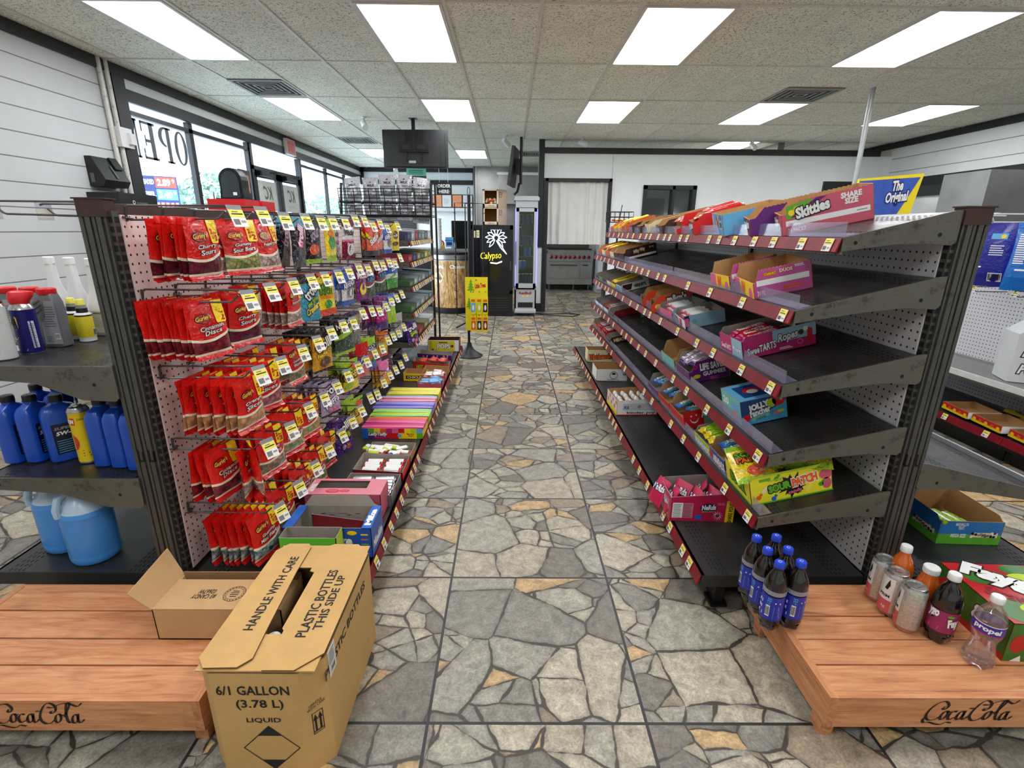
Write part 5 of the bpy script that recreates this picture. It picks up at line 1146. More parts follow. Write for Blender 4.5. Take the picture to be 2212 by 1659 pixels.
SBR = bar_mesh(.10, .034, .022, FOIL); scatter(SBR, M, row_spots(6, -.09, .09, .015, .032, .12)+row_spots(6, -.09, .09, .12, .032, .12)+row_spots(3, -.09, .0, .07, .05, .3), 'silver foil wrapped bar in the pewter grey carton', 'silver bars in the pewter carton')
def pr_pk(a, FF, FR, FL, W, D, H, hf):
    a.text('Mike', FL, (D*.12, H*.6, D*.36, H*.86), WHITE, None, .04); a.lines(FL, (D*.06, H*.1, D*.2, H*.5), 4, MAROON)
DUSK = mat('dusk_pink_print', (176, 92, 112), .4, var=.03)
a = carton(.135, .315, .115, .115, ROSEP, DUSK, GREYCARD, prints=pr_pk, dip=0)
for (p0, p1) in (((-.0675, 0, .115), (.0675, .07, .117)), ((-.0675, .285, .115), (.0675, .315, .117)), ((-.0675, .07, .115), (-.015, .285, .117)), ((.05, .07, .115), (.0675, .285, .117))): a.box(p0, p1, mat('rose_lid_print', (216, 130, 146), .4, var=.03))
FT = Frame((-.0675, .315, .117), (0, -1, 0), (1, 0, 0)); 
for u, v, r in ((.11, .028, .028), (.16, .03, .02)): a.disc(FT, (u, v), r, REDP, .0006, 16, r*.55); a.disc(FT, (u, v), r*.8, ROSEP, .0008, 16, r*.42)
a.text('Sweets', FT, (.005, .02, .03, .12), WHITE, None, .03)
carton_thing(a, 'candy_carton', on_deck(1.90, .03), 'dusky pink fruit candy box with window lid on the left base deck', None, .0)
a = carton(.095, .25, .095, .06, REDP, MAROON, GREYCARD, dip=0); carton_thing(a, 'candy_carton', on_deck(1.765, .02), 'dark red carton of red chocolate bars in front of the pink box', None)
RBR = bar_mesh(.075, .036, .02, BRNP, OMM); scatter(RBR, on_deck(1.765, .02), [(.0, .012+.036*j, .055, PI/2-.1*(j % 2), .0) if False else (-.035, .03+.034*j, .075+.006*(j % 2), -PI/2+.08*(j % 3), 0) for j in range(6)], 'red and brown wrapped bar standing in the dark red carton', 'red brown bars in the dark red carton')
def pr_mi(a, FF, FR, FL, W, D, H, hf):
    a.text('Mike', FL, (D*.48, H*.4, D*.78, H*.75), WHITE, None, .05); a.disc(FL, (D*.78, H*.84), .018, YEL, .0009, 14, .009); a.disc(FL, (D*.6, H*.2), .012, SKYP, .0009, 12, .004)
    for j in range(5): a.rect(FL, (D*.88, H*(.12+.16*j), D*.96, H*(.12+.16*j)+.006), [ROSEP, SKYP, GREENP, ROSEP, YEL][j], .0009)
    a.text('Mike&Ike', FF, (W*.12, hf*.2, W*.9, hf*.5), WHITE, None, .04)
RBL = mat('royal_blue_print', (30, 84, 176), .4, var=.03)
a = carton(.155, .32, .125, .125, RBL, RBL, GREYCARD, prints=pr_mi, dip=0)
a.prism([(.0745, .02, .125), (.0745, .30, .125), (.085, .27, .165), (.085, .05, .165)], (.002, 0, 0), GREYCARD); a.box((-.0775, 0, .123), (.0775, .035, .126), BLUEP); a.box((-.0775, .285, .123), (.0775, .32, .126), BLUEP)
a.text('Mike', Frame((-.06, .0, .126), (1, 0, 0), (0, 1, 0)), (.0, .006, .11, .030), WHITE, None, .06)
carton_thing(a, 'candy_carton', on_deck(1.655, .0), 'royal blue fruit candy box with raised grey flap, near end of left deck')
a = carton(.07, .20, .135, .135, LIMEP, mat('vivid_green_print', (96, 196, 50), .4, var=.03), GREYCARD, dip=0); carton_thing(a, 'candy_carton', on_deck(1.535, .10), 'vivid green candy box mostly hidden behind the tall cardboard case')
# far third of the left gondola : boxed goods on the shelves
bx = random.Random(21)
GBX = [('pale', (150, 166, 168)), ('grey', (128, 140, 140)), ('teal', (90, 120, 122)), ('green', (70, 104, 70)), ('olive', (140, 140, 96)), ('slate', (96, 104, 112)), ('red', (150, 44, 56)), ('yellow', (196, 186, 84)), ('navy', (46, 52, 84)), ('white', (200, 204, 202))]
PLAN = {0: ['navy', 'pale', 'red', 'teal', 'grey', 'slate', 'white'], 1: ['red', 'navy', 'olive', 'green', 'yellow', 'olive'], 2: ['green', 'pale', 'grey', 'pale', 'slate', 'teal'], 3: ['green', 'grey', 'pale', 'grey', 'teal'], 4: ['navy', 'red', 'olive', 'white']}
for sh, cols in PLAN.items():
    n = len(cols)
    for j, c in enumerate(cols):
        W = SL/n*.82; D = .26; H = [.075, .055, .05, .05, .05][sh]*bx.uniform(.85, 1.1); rgb = dict(GBX)[c]
        a = MB(); b = mat('box_'+c, rgb, .45, var=.08); a.box((-W/2, 0, 0), (W/2, D, H), b, sides={'z+': mat('boxtop_'+c, tuple(min(255, x+14) for x in rgb), .45)})
        FF = Frame((-W/2, 0, 0), (1, 0, 0), (0, 0, 1)); a.rect(FF, (W*.1, H*.25, W*.6, H*.7), mat('boxlabel_'+c, tuple(min(255, x+60) for x in rgb), .5))
        o = a.obj('boxed_goods'); z = LSH[sh]+.0025
        o.matrix_world = TR((-.785, 2*SL+GY0+.06+SL*(j+.5)/n*.96, z+.001), 0, math.radians(3.43), PI/2)
        tag(o, '%s retail box, %s from the near end, %s shelf of the far left bay' % (c, ORD[j], ['top', 'second', 'third', 'fourth', 'lowest'][sh]), 'box', 'retail boxes in the far left bay')
o = put(bag_me('eggs', 0), 'candy_bag'); o.location = (-.80, 4.02, .60); o.rotation_euler = (-.2, 0, PI/2-.5); tag(o, 'violet bag slumped at the near end of the lowest shelf in the far left bay', 'candy bag')
# ------------------------------------------------------------------ foreground: wooden platforms
def arc(cx, cy, rx, ry, a0, a1, n=18, sl=.30):
    """slanted arc, degrees"""
    return [(cx+rx*math.cos(math.radians(a0+(a1-a0)*i/n))+sl*(ry*math.sin(math.radians(a0+(a1-a0)*i/n))), cy+ry*math.sin(math.radians(a0+(a1-a0)*i/n))) for i in range(n+1)]
def spline(pts, n=8):
    o = []
    for i in range(len(pts)-1):
        p0, p1, p2, p3 = pts[max(i-1, 0)], pts[i], pts[i+1], pts[min(i+2, len(pts)-1)]
        for k in range(n):
            t = k/n; o.append(tuple(.5*(2*p1[j]+(p2[j]-p0[j])*t+(2*p0[j]-5*p1[j]+4*p2[j]-p3[j])*t*t+(3*p1[j]-p0[j]-3*p2[j]+p3[j])*t**3) for j in (0, 1)))
    return o+[pts[-1]]
SCRIPT = [  # flowing script, unit height about 1
 spline([(.66, .70), (.60, .60), (.70, .58), (.78, .74), (.66, .93), (.42, .88), (.18, .60), (.08, .28), (.20, .08), (.42, .10), (.60, .26)]),
 spline([(.14, .26), (.02, .12), (.06, -.04), (.24, -.02), (.46, -.10), (.70, -.13), (.86, -.02), (1.06, -.06)]),
 arc(.72, .30, .10, .20, 60, 420), spline([(.80, .48), (.88, .44), (.94, .48)], 4),
 arc(1.01, .30, .11, .20, 50, 325), spline([(1.08, .17), (1.16, .22), (1.2, .3)], 4),
 arc(1.30, .30, .10, .20, 40, 400), spline([(1.44, .50), (1.39, .24), (1.42, .11), (1.52, .16), (1.58, .26)], 6),
 [(1.56, .62), (1.70, .62)],
 spline([(2.16, .64), (2.06, .60), (2.10, .52), (2.24, .62), (2.28, .84), (2.12, .98), (1.92, .88), (1.72, .56), (1.64, .26), (1.76, .06), (1.98, .10), (2.12, .24)]),
 spline([(2.0, .80), (2.18, .78), (2.44, .92), (2.74, .98), (3.04, .84), (3.22, 1.0)]),
 arc(2.26, .30, .10, .20, 60, 420), spline([(2.36, .46), (2.46, .42), (2.54, .5)], 4),
 spline([(2.50, .36), (2.66, .66), (2.80, .94), (2.72, .99), (2.62, .70), (2.56, .28), (2.62, .10), (2.74, .18)], 8),
 arc(2.84, .28, .10, .20, 40, 400), spline([(2.99, .50), (2.93, .24), (2.96, .11), (3.06, .14), (3.14, .26)], 6)]
def script(a, F, x0, z0, s, m, e=.001):
    nx, nz = .049, .023
    for st in SCRIPT:
        for (p, q) in zip(st[:-1], st[1:]):
            P = [(p[0]-nx, p[1]-nz), (q[0]-nx, q[1]-nz), (q[0]+nx, q[1]+nz), (p[0]+nx, p[1]+nz)]
            a.poly([F.p(x0+u*s, z0+v*s, e) for u, v in P], m)
            dx, dy = q[0]-p[0], q[1]-p[1]; L = math.hypot(dx, dy) or 1; tx, ty = -dy/L*.013, dx/L*.013
            a.poly([F.p(x0+u*s, z0+v*s, e+.0001) for u, v in ((p[0]-tx, p[1]-ty), (q[0]-tx, q[1]-ty), (q[0]+tx, q[1]+ty), (p[0]+tx, p[1]+ty))], m)
INK = mat('burnt_brand_ink', (34, 20, 14), .7, var=.2)
WOODX = wood_mat('cedar_board', (5, 42, 42), ((166, 100, 62), (202, 136, 90), (216, 158, 112))); WOODY = wood_mat('cedar_side_board', (42, 5, 42), ((150, 92, 56), (188, 124, 80), (204, 146, 100)))
def platform(loc, x0, x1, label, text_x, slats):
    t = thing('display_platform', label, 'platform', loc)
    ztop, zb = .155, .055; Y1 = .425
    a = MB(); a.box((x0+.0225, 0, zb), (x1-.0225, .02, ztop), WOODX)
    script(a, Frame((0, 0, 0), (1, 0, 0), (0, 0, 1)), text_x, zb+.020, .0745, INK); a.obj('front_board', t)
    for s, x in ((-1, x0), (1, x1)):
        a = MB(); a.box((x, -.001, zb), (x-s*.022, Y1, ztop+.001), WOODY); a.obj('side_board', t)
    for y0, y1 in slats:
        a = MB(); a.box((x0+.023, y0, ztop-.02), (x1-.023, y1, ztop), WOODX); a.obj('slat', t)
    a = MB(); a.box((x0+.03, .03, zb+.01), (x1-.03, Y1-.01, ztop-.022), mat('shadow_gap_wood', (60, 34, 22), .8)); a.obj('gap_shade_block', t)  # dark filler block, its colour stands in for shade between the slats
    for x in (x0+.012, x1-.047):
        for y in (.022, Y1-.06): a = MB(); a.box((x, y, 0), (x+.035, y+.045, zb+.02), WOODY); a.obj('leg', t)
    a = MB(); a.box((x0, Y1, zb), (x1, Y1+.016, ztop-.004), WOODX); a.obj('back_board', t)
    return t
PRZ = .155
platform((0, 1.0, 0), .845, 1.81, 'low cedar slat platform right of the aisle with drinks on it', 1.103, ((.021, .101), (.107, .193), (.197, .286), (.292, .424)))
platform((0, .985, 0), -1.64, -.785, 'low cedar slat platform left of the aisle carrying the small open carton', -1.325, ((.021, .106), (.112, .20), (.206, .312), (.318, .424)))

# ---- tall cardboard case of gallon bottles
KRAFT = None
def kraft(name, col):
    g = NT(name); o = g.obj(); n1 = g.noise(o, 6.0, 5.0, .6); n2 = g.noise(g.n('VectorMath', {0: o, 1: (30, 30, 300)}, operation='MULTIPLY'), 1.0, 2.0)
    c = g.mix(1.0, lin(col), g.n('MapRange', {0: n1, 1: .3, 2: .7, 3: .9, 4: 1.06}), 'MULTIPLY'); c = g.mix(1.0, c, g.n('MapRange', {0: n2, 1: .3, 2: .7, 3: .96, 4: 1.03}), 'MULTIPLY')
    g.put(g.b.inputs['Base Color'], c); g.set(Roughness=.8); return g.m
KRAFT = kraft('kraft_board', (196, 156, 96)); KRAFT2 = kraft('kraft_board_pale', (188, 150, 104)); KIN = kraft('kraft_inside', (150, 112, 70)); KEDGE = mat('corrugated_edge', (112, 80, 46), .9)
PR = mat('case_print_black', (26, 22, 20), .7, var=.1)
def case_box():
    t = thing('cardboard_case', 'tall tan cardboard case reading 6/1 gallon, standing on the floor by the left platform', 'cardboard box', (-.742, .915, 0))
    W, D, H, c = .302, .492, .32, .047; T = .004
    out = [(c, 0), (W-c*1.0, 0), (W, c), (W, D-c), (W-c, D), (c, D), (0, D-c), (0, c)]
    a = MB()
    for j in range(8):
        p, q = out[j], out[(j+1) % 8]; a.poly([(p[0], p[1], 0), (q[0], q[1], 0), (q[0], q[1], H), (p[0], p[1], H)], KRAFT)
        def inn(p): return (W/2+(p[0]-W/2)*.975, D/2+(p[1]-D/2)*.985)
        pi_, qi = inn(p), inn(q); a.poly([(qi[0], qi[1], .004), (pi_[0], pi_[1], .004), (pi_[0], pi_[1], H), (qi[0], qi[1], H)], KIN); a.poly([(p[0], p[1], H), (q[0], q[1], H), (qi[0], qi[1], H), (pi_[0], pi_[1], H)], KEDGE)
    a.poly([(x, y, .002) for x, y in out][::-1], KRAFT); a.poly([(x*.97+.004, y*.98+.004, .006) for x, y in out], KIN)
    F = Frame((0, 0, 0), (1, 0, 0), (0, 0, 1))
    a.text('6/1 GALLON', F, (.058, .257, .230, .285), PR, None, .02, 0, e=.001); a.text('(3.78 L)', F, (.099, .211, .212, .243), PR, None, .02, 0, e=.001); a.text('LIQUID', F, (.117, .170, .200, .187), PR, None, .02, e=.001)
    cx, cz, rx, rz = .167, .090, .070, .072
    dia = [(cx, cz-rz), (cx+rx, cz), (cx, cz+rz), (cx-rx, cz)]; inn = [(cx+(x-cx)*.95, cz+(z-cz)*.95) for x, z in dia]
    for j in range(4): a.poly([F.p(*dia[j], .001), F.p(*dia[(j+1) % 4], .001), F.p(*inn[(j+1) % 4], .001), F.p(*inn[j], .001)], PR)
    for s in (1, -1):
        tip = (cx, cz+s*rz); a.poly([F.p(*q, .0011) for q in (tip, (cx+s*rx*.45, cz+s*rz*.55), (cx-s*rx*.45, cz+s*rz*.55))], PR)
    FB_ = Frame((W-c, 0, 0), (1, 1, 0), (0, 0, 1)); L = c*math.sqrt(2)
    a.text('HANDLE\nWITH CARE', FB_, (L*.12, .196, L*.80, .214), PR, None, .0, 0, rot=.16, e=.001)
    for r in ((.018, .116, .020, .182), (.044, .116, .046, .182), (.018, .116, .046, .118), (.018, .180, .046, .182)): a.rect(FB_, r, PR, .001)
    for u in (.026, .038):
        a.rect(FB_, (u-.0025, .125, u+.0025, .160), PR, .001); a.poly([FB_.p(u-.006, .158, .001), FB_.p(u+.006, .158, .001), FB_.p(u, .176, .001)], PR)
    a.rect(FB_, (.018, .122, .046, .125), PR, .0011)
    FR = Frame((W, c, 0), (0, 1, 0), (0, 0, 1)); a.text('PLASTIC BOTTLES', FR, (-.01, .255, .33, .283), PR, None, .02, e=.001)
    a.obj('body', t)
    top = MB(); z = H+.001                                              # inner flaps then the two printed outer flaps
    top.box((.015, .004, z), (W-.008, .115, z+T), KRAFT, sides={'y+': KEDGE}); top.box((.015, D-.115, z), (W-.008, D-.004, z+T), KRAFT, sides={'y-': KEDGE})
    top.obj('inner_flap', t)
    def flap(poly, z, tilt, prints, name='printed_flap'):
        f = MB(); f.prism([(x, y, z) for x, y in poly], (0, 0, T), KEDGE, cap=KRAFT, back=KRAFT); Ft = Frame((0, 0, z+T), (0, 1, 0), (-1, 0, 0)); prints(f, Ft); f.obj(name, t)
    zt = z+T+.0006
    k = .034
    flap([(.008, .035), (k, .006), (.112, .008), (.136, .034), (.128, .130), (.112, .355), (.110, .470), (.098, D-.003), (k, D-.003), (.006, D-.04)], zt+.002, 0, lambda f, Ft: f.text('HANDLE WITH CARE', Ft, (.12, -.094, .42, -.068), PR, None, .02))
    flap([(.172, .002), (W-.055, .002), (W-.002, .052), (W-.002, D-.048), (W-.045, D-.002), (.180, D-.002), (.150, D-.02), (.150, .355), (.165, .350), (.165, .130), (.172, .122)], zt, 0, lambda f, Ft: (f.text('PLASTIC BOTTLES', Ft, (.10, -.236, .36, -.208), PR, None, .02), f.text('THIS SIDE UP', Ft, (.125, -.266, .335, -.243), PR, None, .02)))
    s = MB(); Fs = Frame((W-.004, .060, .325), (0, 1, .0), (0, 0, 1)); Fs = Frame((W+.0015, .062, .245), (0, 1, 0), (0, 0, 1))
    s.box((W+.0005, .062, .240), (W+.0015, .108, .318), mat('sticker_paper', (214, 208, 202), .5)); s.lines(Fs, (.005, .03, .04, .07), 7, GREYP); s.barcode(Fs, (.012, .004, .036, .024)); s.obj('shipping_sticker', t)
    return t
case_box()
a = MB(); a.lathe([(.016, 0), (.019, .002), (.019, .018), (.017, .021), (.002, .0215)], mat('bottle_cap_white', (236, 236, 234), .4), n=20)
a.lathe([(.055, -.22), (.07, -.2), (.07, -.07), (.05, -.03), (.018, -.005), (.017, 0)], mat('milky_jug', (214, 216, 216), .4), n=20)
tag(a.obj('gallon_bottle', None, (-.612, 1.06, .268)), 'white bottle cap of a bottle seen through the slot of the tall case', 'bottle')
# ---- small open carton on the left platform
def small_box():
    t = thing('cardboard_carton', 'small pale cardboard carton with one raised flap on the left platform', 'cardboard box', (-1.022, 1.187, PRZ))
    W, D, H = .37, .155, .104
    a = MB(); T = .003
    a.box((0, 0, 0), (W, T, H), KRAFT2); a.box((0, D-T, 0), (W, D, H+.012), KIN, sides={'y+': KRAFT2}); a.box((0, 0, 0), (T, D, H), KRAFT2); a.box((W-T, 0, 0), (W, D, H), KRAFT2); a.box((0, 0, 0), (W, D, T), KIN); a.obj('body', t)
    a = MB(); fl = [(0, 0), (W, 0), (W, .128), (0, .128)]
    a.prism([(x, y, H+.0005) for x, y in fl], (0, 0, .003), KRAFT2); F = Frame((0, 0, H+.0036), (1, 0, 0), (0, 1, 0))
    a.text('#3 CANDY\n02667W', F, (.085, .042, .155, .082), PR, None, .01, 0, rot=PI)
    c = (.205, .064)
    for r0, r1 in ((.031, .0295), (.024, .023)):
        for j in range(24):
            a0, a1 = 2*PI*j/24, 2*PI*(j+1)/24; a.poly([F.p(c[0]+r*math.cos(q), c[1]+r*math.sin(q)*1.05) for r, q in ((r0, a0), (r0, a1), (r1, a1), (r1, a0))], PR)
    for j in range(4): a.rect(F, (c[0]-.014+.003*abs(j-1.5), c[1]-.013+.0075*j, c[0]+.014-.003*abs(j-1.5), c[1]-.010+.0075*j), PR)
    for j in range(20): a.rect(F, (c[0]+.0268*math.cos(j*PI/10)-.0012, c[1]+.0282*math.sin(j*PI/10)-.0016, c[0]+.0268*math.cos(j*PI/10)+.0012, c[1]+.0282*math.sin(j*PI/10)+.0016), PR)
    a.obj('front_flap', t)
    a = MB(); a.prism([(0, .004, H), (-.055, .004, H+.065), (-.055, .21, H+.085), (0, .155, H)][::-1] if False else [(0, .0, H), (-.048, -.01, H+.062), (-.060, .185, H+.075), (0, .155, H)], (-.003, 0, 0), KRAFT2); a.obj('raised_flap', t)
    a = MB(); a.box((.02, .02, .004), (W-.02, D-.02, .06), mat('red_wrap_in_carton', (120, 20, 24), .5)); a.obj('filling', t)
small_box()

# ---- bottles and cans on the right platform
COLA = liquid('dark_cola', (22, 8, 6), rough=.06, trans=.0); COLA = mat('cola_bottle', (16, 8, 8), .05, var=0, coat=.8)
CAPB = mat('blue_cap', (34, 66, 196), .35, var=.04); LABB = mat('blue_label', (34, 44, 160), .3, var=.05); LABB2 = mat('blue_label_dark', (22, 26, 110), .3); RING = clear('pack_ring_plastic', (220, 220, 235), .2, ((210, 212, 230), .35))
CAPW = mat('white_cap', (228, 228, 228), .4, var=.03); ALUM = mat('can_aluminium', (186, 188, 188), .26, .9, var=.06)
def petal(n, amp): return lambda a_, r, z: ((r*(1+amp*math.cos(n*a_)))*math.cos(a_), (r*(1+amp*math.cos(n*a_)))*math.sin(a_))
def cap_mesh(m, r=.0145, h=.019):
    a = MB(); a.lathe([(r*.98, 0), (r, .001), (r, h*.85), (r*.9, h), (r*.3, h), (.001, h)], m, n=24, shape=lambda q, rr, z: (rr*(1+.02*math.cos(24*q))*math.cos(q), rr*(1+.02*math.cos(24*q))*math.sin(q)))
    for k in range(18): a.poly([(.0055*math.cos(q)*(1 if j < 2 else .75), .0055*math.sin(q)*(1 if j < 2 else .75), h+.0005) for j, q in enumerate((k*.3, k*.3+.3, k*.3+.3, k*.3))], WHITE if m is CAPB else m)
    return a.data('cap')
def cyl_frame(r, z0, a0, sweep):
    """printing frame wrapped round a cylinder: u runs along the arc"""
    class CF:
        def p(s, u, v, e=.0006):
            q = a0+u/r; return Vector(((r+e)*math.cos(q), (r+e)*math.sin(q), z0+v))
    return CF()
def cola():
    t = thing('soda_bottle', 'x', 'bottle', (0, 0, -9)); r = .0312
    a = MB()
    a.lathe([(.012, .004), (.022, .0), (.0275, .006), (.030, .022)], COLA, n=30, shape=petal(5, .09)); 
    a.lathe([(.030, .022), (r, .03), (r-.001, .04), (r-.001, .125), (r, .133), (r, .15), (.0295, .165), (.024, .182), (.0165, .197), (.0125, .205), (.0125, .210)], COLA, n=28, caps=False)
    a.lathe([(.0155, .2085), (.0155, .2115)], COLA, n=20); a.obj('bottle_body', t)
    a = MB(); a.lathe([(r+.0004, .040), (r+.0006, .042), (r+.0006, .122), (r+.0004, .124)], [LABB2, LABB, LABB2], n=32, caps=False)
    F = cyl_frame(r+.0006, .042, -PI/2, 0)
    a.barcode(F, (-.018, .012, -.006, .05), .0006, 6); a.lines(F, (.004, .006, .026, .05), 11, SKYP, .0006, .35); a.lines(F, (-.045, .01, -.026, .07), 3, WHITE, .0006, .5); a.rect(F, (.006, .06, .022, .064), WHITE, .0006); a.text('PEP', F, (-.015, .055, -.004, .076), SKYP, None, 0, rot=0, e=.0006)
    a.obj('label', t)
    put(cap_mesh(CAPB), 'cap', t, (0, 0, .210)); return t
P0 = cola(); pos = [(.806, 1.252), (.872, 1.256), (.803, 1.318), (.868, 1.321), (.80, 1.383), (.865, 1.386)]
names = ['front left', 'front right', 'middle left', 'middle right', 'rear left', 'rear right']
for i, (x, y) in enumerate(pos):
    lb = 'dark cola bottle with blue cap and label, %s of the ringed six pack' % names[i]
    rz = [-.5, -.1, -1.0, -.3, -1.2, -.5][i]
    if i == 0: P0.location = (x, y, PRZ); P0.rotation_euler = (0, 0, rz); P0['label'] = lb; P0['group'] = 'six pack of cola'
    else: dup(P0, None, (x, y, PRZ), (0, 0, rz), lb, 'six pack of cola')
a = MB()
for x, y in pos: a.lathe([(.0318, .128), (.0326, .128), (.0326, .142), (.0318, .142)], RING, c=(x, y, PRZ), n=22, caps=False)
a.box((.835, 1.25, PRZ+.138), (.84, 1.385, PRZ+.14), RING); tag(a.obj('pack_rings'), 'clear plastic rings round the six cola bottles', 'pack rings')
def can():
    t = thing('drink_can', 'x', 'can', (0, 0, -9)); r = .0328; PINK = mat('dusty_coral_print', (206, 96, 104), .3, .3, var=.03); SILV = mat('silver_speckle_print', (190, 190, 184), .35, .6, var=.22, vs=160); CW = mat('can_white_print', (226, 226, 226), .3, .2, var=.02)
    a = MB(); a.lathe([(.024, 0), (.0265, .002), (r-.002, .012), (r, .018), (r, .138), (.030, .148), (.0275, .152), (.0275, .156), (.0262, .1565), (.025, .153), (.001, .153)], [ALUM, ALUM, PINK, SILV, SILV, ALUM, ALUM, ALUM, ALUM, ALUM], n=32); a.obj('can_body', t)
    F = cyl_frame(r+.0002, .018, -PI/2, 0); a = MB()
    for j in range(10): u0 = -.066+j*.006; a.rect(F, (u0, .042, u0+.0061, .12), CW, .0003); a.rect(F, (u0, 0, u0+.0061, .042), PINK, .0003)
    a.text('PRIM', F, (-.042, .052, -.012, .062), BLACK, None, .03, e=.0007); a.poly([F.p(u, v, .0007) for u, v in ((-.03, .08), (-.022, .078), (-.016, .095), (-.02, .115), (-.025, .1))], BLACK); a.text('5g', F, (-.03, .012, -.018, .022), WHITE, None, 0, e=.0007)
    a.lines(F, (.002, .012, .05, .115), 26, GREYP, .0004, .35); a.obj('printed_panel', t)
    a = MB(); a.lathe([(.0235, .1532), (.0232, .1528), (.012, .1525)], ALUM, n=24, caps=False); a.box((-.008, -.004, .1542), (.008, .012, .1552), ALUM); a.obj('pull_tab', t); return t
K0 = can()
for i, (x, y, rz, w) in enumerate(((1.222, 1.243, -1.35, 'nearest'), (1.218, 1.308, -.55, 'middle'), (1.224, 1.372, -1.15, 'farthest'))):
    lb = 'tall silver and coral drink can, %s of three in a row on the right platform' % w
    if i == 0: K0.location = (x, y, PRZ); K0.rotation_euler = (0, 0, rz); K0['label'] = lb; K0['group'] = 'tall drink cans'
    else: dup(K0, None, (x, y, PRZ), (0, 0, rz), lb, 'tall drink cans')
# grape soda
t = thing('soda_bottle', 'dark soda bottle with magenta label and white cap in front of the cans', 'bottle', (1.288, 1.205, PRZ), (0, 0, -.65)); r = .0355
a = MB(); a.lathe([(.014, .004), (.026, .0), (.032, .008), (.034, .026)], COLA, n=30, shape=petal(5, .10)); a.lathe([(.034, .026), (r, .036), (r-.001, .045), (r-.001, .112), (r, .118), (r, .14), (.032, .160), (.022, .182), (.0135, .196), (.0130, .206)], COLA, n=28, caps=False); a.lathe([(.017, .204), (.017, .207)], COLA, n=20); a.obj('bottle_body', t)
a = MB(); GRP = mat('grape_label', (150, 40, 92), .35, var=.15, vs=30); a.lathe([(r+.0003, .044), (r+.0006, .046), (r+.0006, .112), (r+.0003, .114)], GRP, n=32, caps=False); F = cyl_frame(r+.0006, .045, -PI/2-.2, 0)
a.text('ygo', F, (-.034, .038, -.006, .068), WHITE, BLACK, .06, .15, .04, e=.0007); a.text('Fay', F, (.016, .016, .046, .052), WHITE, BLACK, .06, .2, .04, .25, .0007); a.disc(F, (.022, .058), .009, GREENP, .0006, 10, .004); a.lines(F, (-.026, .006, .002, .02), 3, PINKP, .0006); a.obj('label', t)
put(cap_mesh(CAPW, .0158, .02), 'cap', t, (0, 0, .207))
# clear water bottle
t = thing('water_bottle', 'clear flavoured water bottle with purple label, nearest on the right platform', 'bottle', (1.332, 1.118, PRZ), (0, 0, -.85))
PET = clear('clear_pet', (244, 238, 240), .3, ((226, 214, 222), .04), .04)
a = MB(); a.lathe([(.018, .003), (.030, .0), (.0345, .008), (.0355, .022)], PET, n=36, shape=petal(6, .07)); a.lathe([(.0355, .022), (.034, .04), (.0285, .062), (.027, .074), (.0295, .090), (.0345, .104), (.0350, .112), (.0350, .146), (.033, .16), (.026, .178), (.016, .190), (.0135, .196), (.0135, .204)], PET, n=32, caps=False); a.obj('bottle_body', t)
PLAB = mat('purple_label', (70, 44, 150), .3, var=.04); a = MB(); a.lathe([(.0354, .116), (.0354, .143)], PLAB, n=32, caps=False); a.lathe([(.0355, .113), (.0356, .116)], MAGP, n=32, caps=False); a.lathe([(.0356, .143), (.0355, .145)], WHITE, n=32, caps=False)
F = cyl_frame(.0356, .117, -PI/2-.0, 0); a.text('propel', F, (-.030, .003, .030, .023), WHITE, None, .04, 0, rot=-.08, e=.0006); a.obj('label', t)
put(cap_mesh(CAPW, .0155, .018), 'cap', t, (0, 0, .204))
# two orange drink bottles
JUICE = mat('orange_drink', (196, 92, 22), .08, var=.05, coat=.6)
for x, y, rc, h, lb in ((1.263, 1.352, .0155, .205, 'orange juice bottle with small white cap behind the drink cans'), (1.285, 1.275, .021, .185, 'squat orange juice bottle with wide white cap between the cans and the dark soda')):
    t = thing('juice_bottle', lb, 'bottle', (x, y, PRZ)); k = h/.205
    a = MB(); a.lathe([(.026, 0), (.031, .004), (.0325, .02), (.0325, .13*k), (.031, .145*k), (.024, .170*k), (rc*.95, .186*k), (rc*.9, .2*k)], JUICE, n=26); a.obj('bottle_body', t)
    a = MB(); a.lathe([(.0329, .03), (.0329, .10*k)], mat('juice_label', (214, 120, 40), .4), n=26, caps=False); a.obj('label', t)
    put(cap_mesh(CAPW, rc, .02), 'cap', t, (0, 0, .197*k))
# soda carton
t = thing('soda_carton', 'red and green strawberry soda carton lying torn open at the right edge of the platform', 'carton', (1.405, 1.12, PRZ), (0, 0, -.06))
STR = mat('strawberry_red', (186, 30, 34), .3, var=.2, vs=16); LEAF = mat('leaf_green', (60, 112, 40), .3, var=.2, vs=20); W, D, H = .30, .272, .128
a = MB(); a.box((0, 0, H-.002), (W, D, H), STR); a.box((0, .0, 0), (.002, D, H), LEAF); a.box((0, D-.002, 0), (W, D, H), STR); a.box((W-.002, 0, 0), (W, D, H), STR); a.box((0, 0, 0), (W, D, .002), STR)
for p0, p1 in (((0, 0, 0), (.06, .002, H)), ((.06, 0, .098), (W, .002, H)), ((.06, 0, 0), (W, .002, .03))): a.box(p0, p1, STR, sides={'y-': LEAF})
FT = Frame((0, 0, H), (1, 0, 0), (0, 1, 0)); FL = Frame((0, D, 0), (0, -1, 0), (0, 0, 1)); FF = Frame((0, 0, 0), (1, 0, 0), (0, 0, 1))
for (u, v, rx, ry, m_) in ((.09, .20, .07, .04, LEAF), (.22, .24, .06, .03, LEAF), (.25, .10, .07, .05, LEAF), (.06, .05, .06, .05, LEAF), (.17, .15, .10, .06, STR), (.12, .06, .05, .025, LIMEP), (.20, .205, .045, .02, LIMEP)): a.disc(FT, (u, v), rx, m_, .0005+.0001*(m_ is STR)+.0002*(m_ is LIMEP), 14, ry)
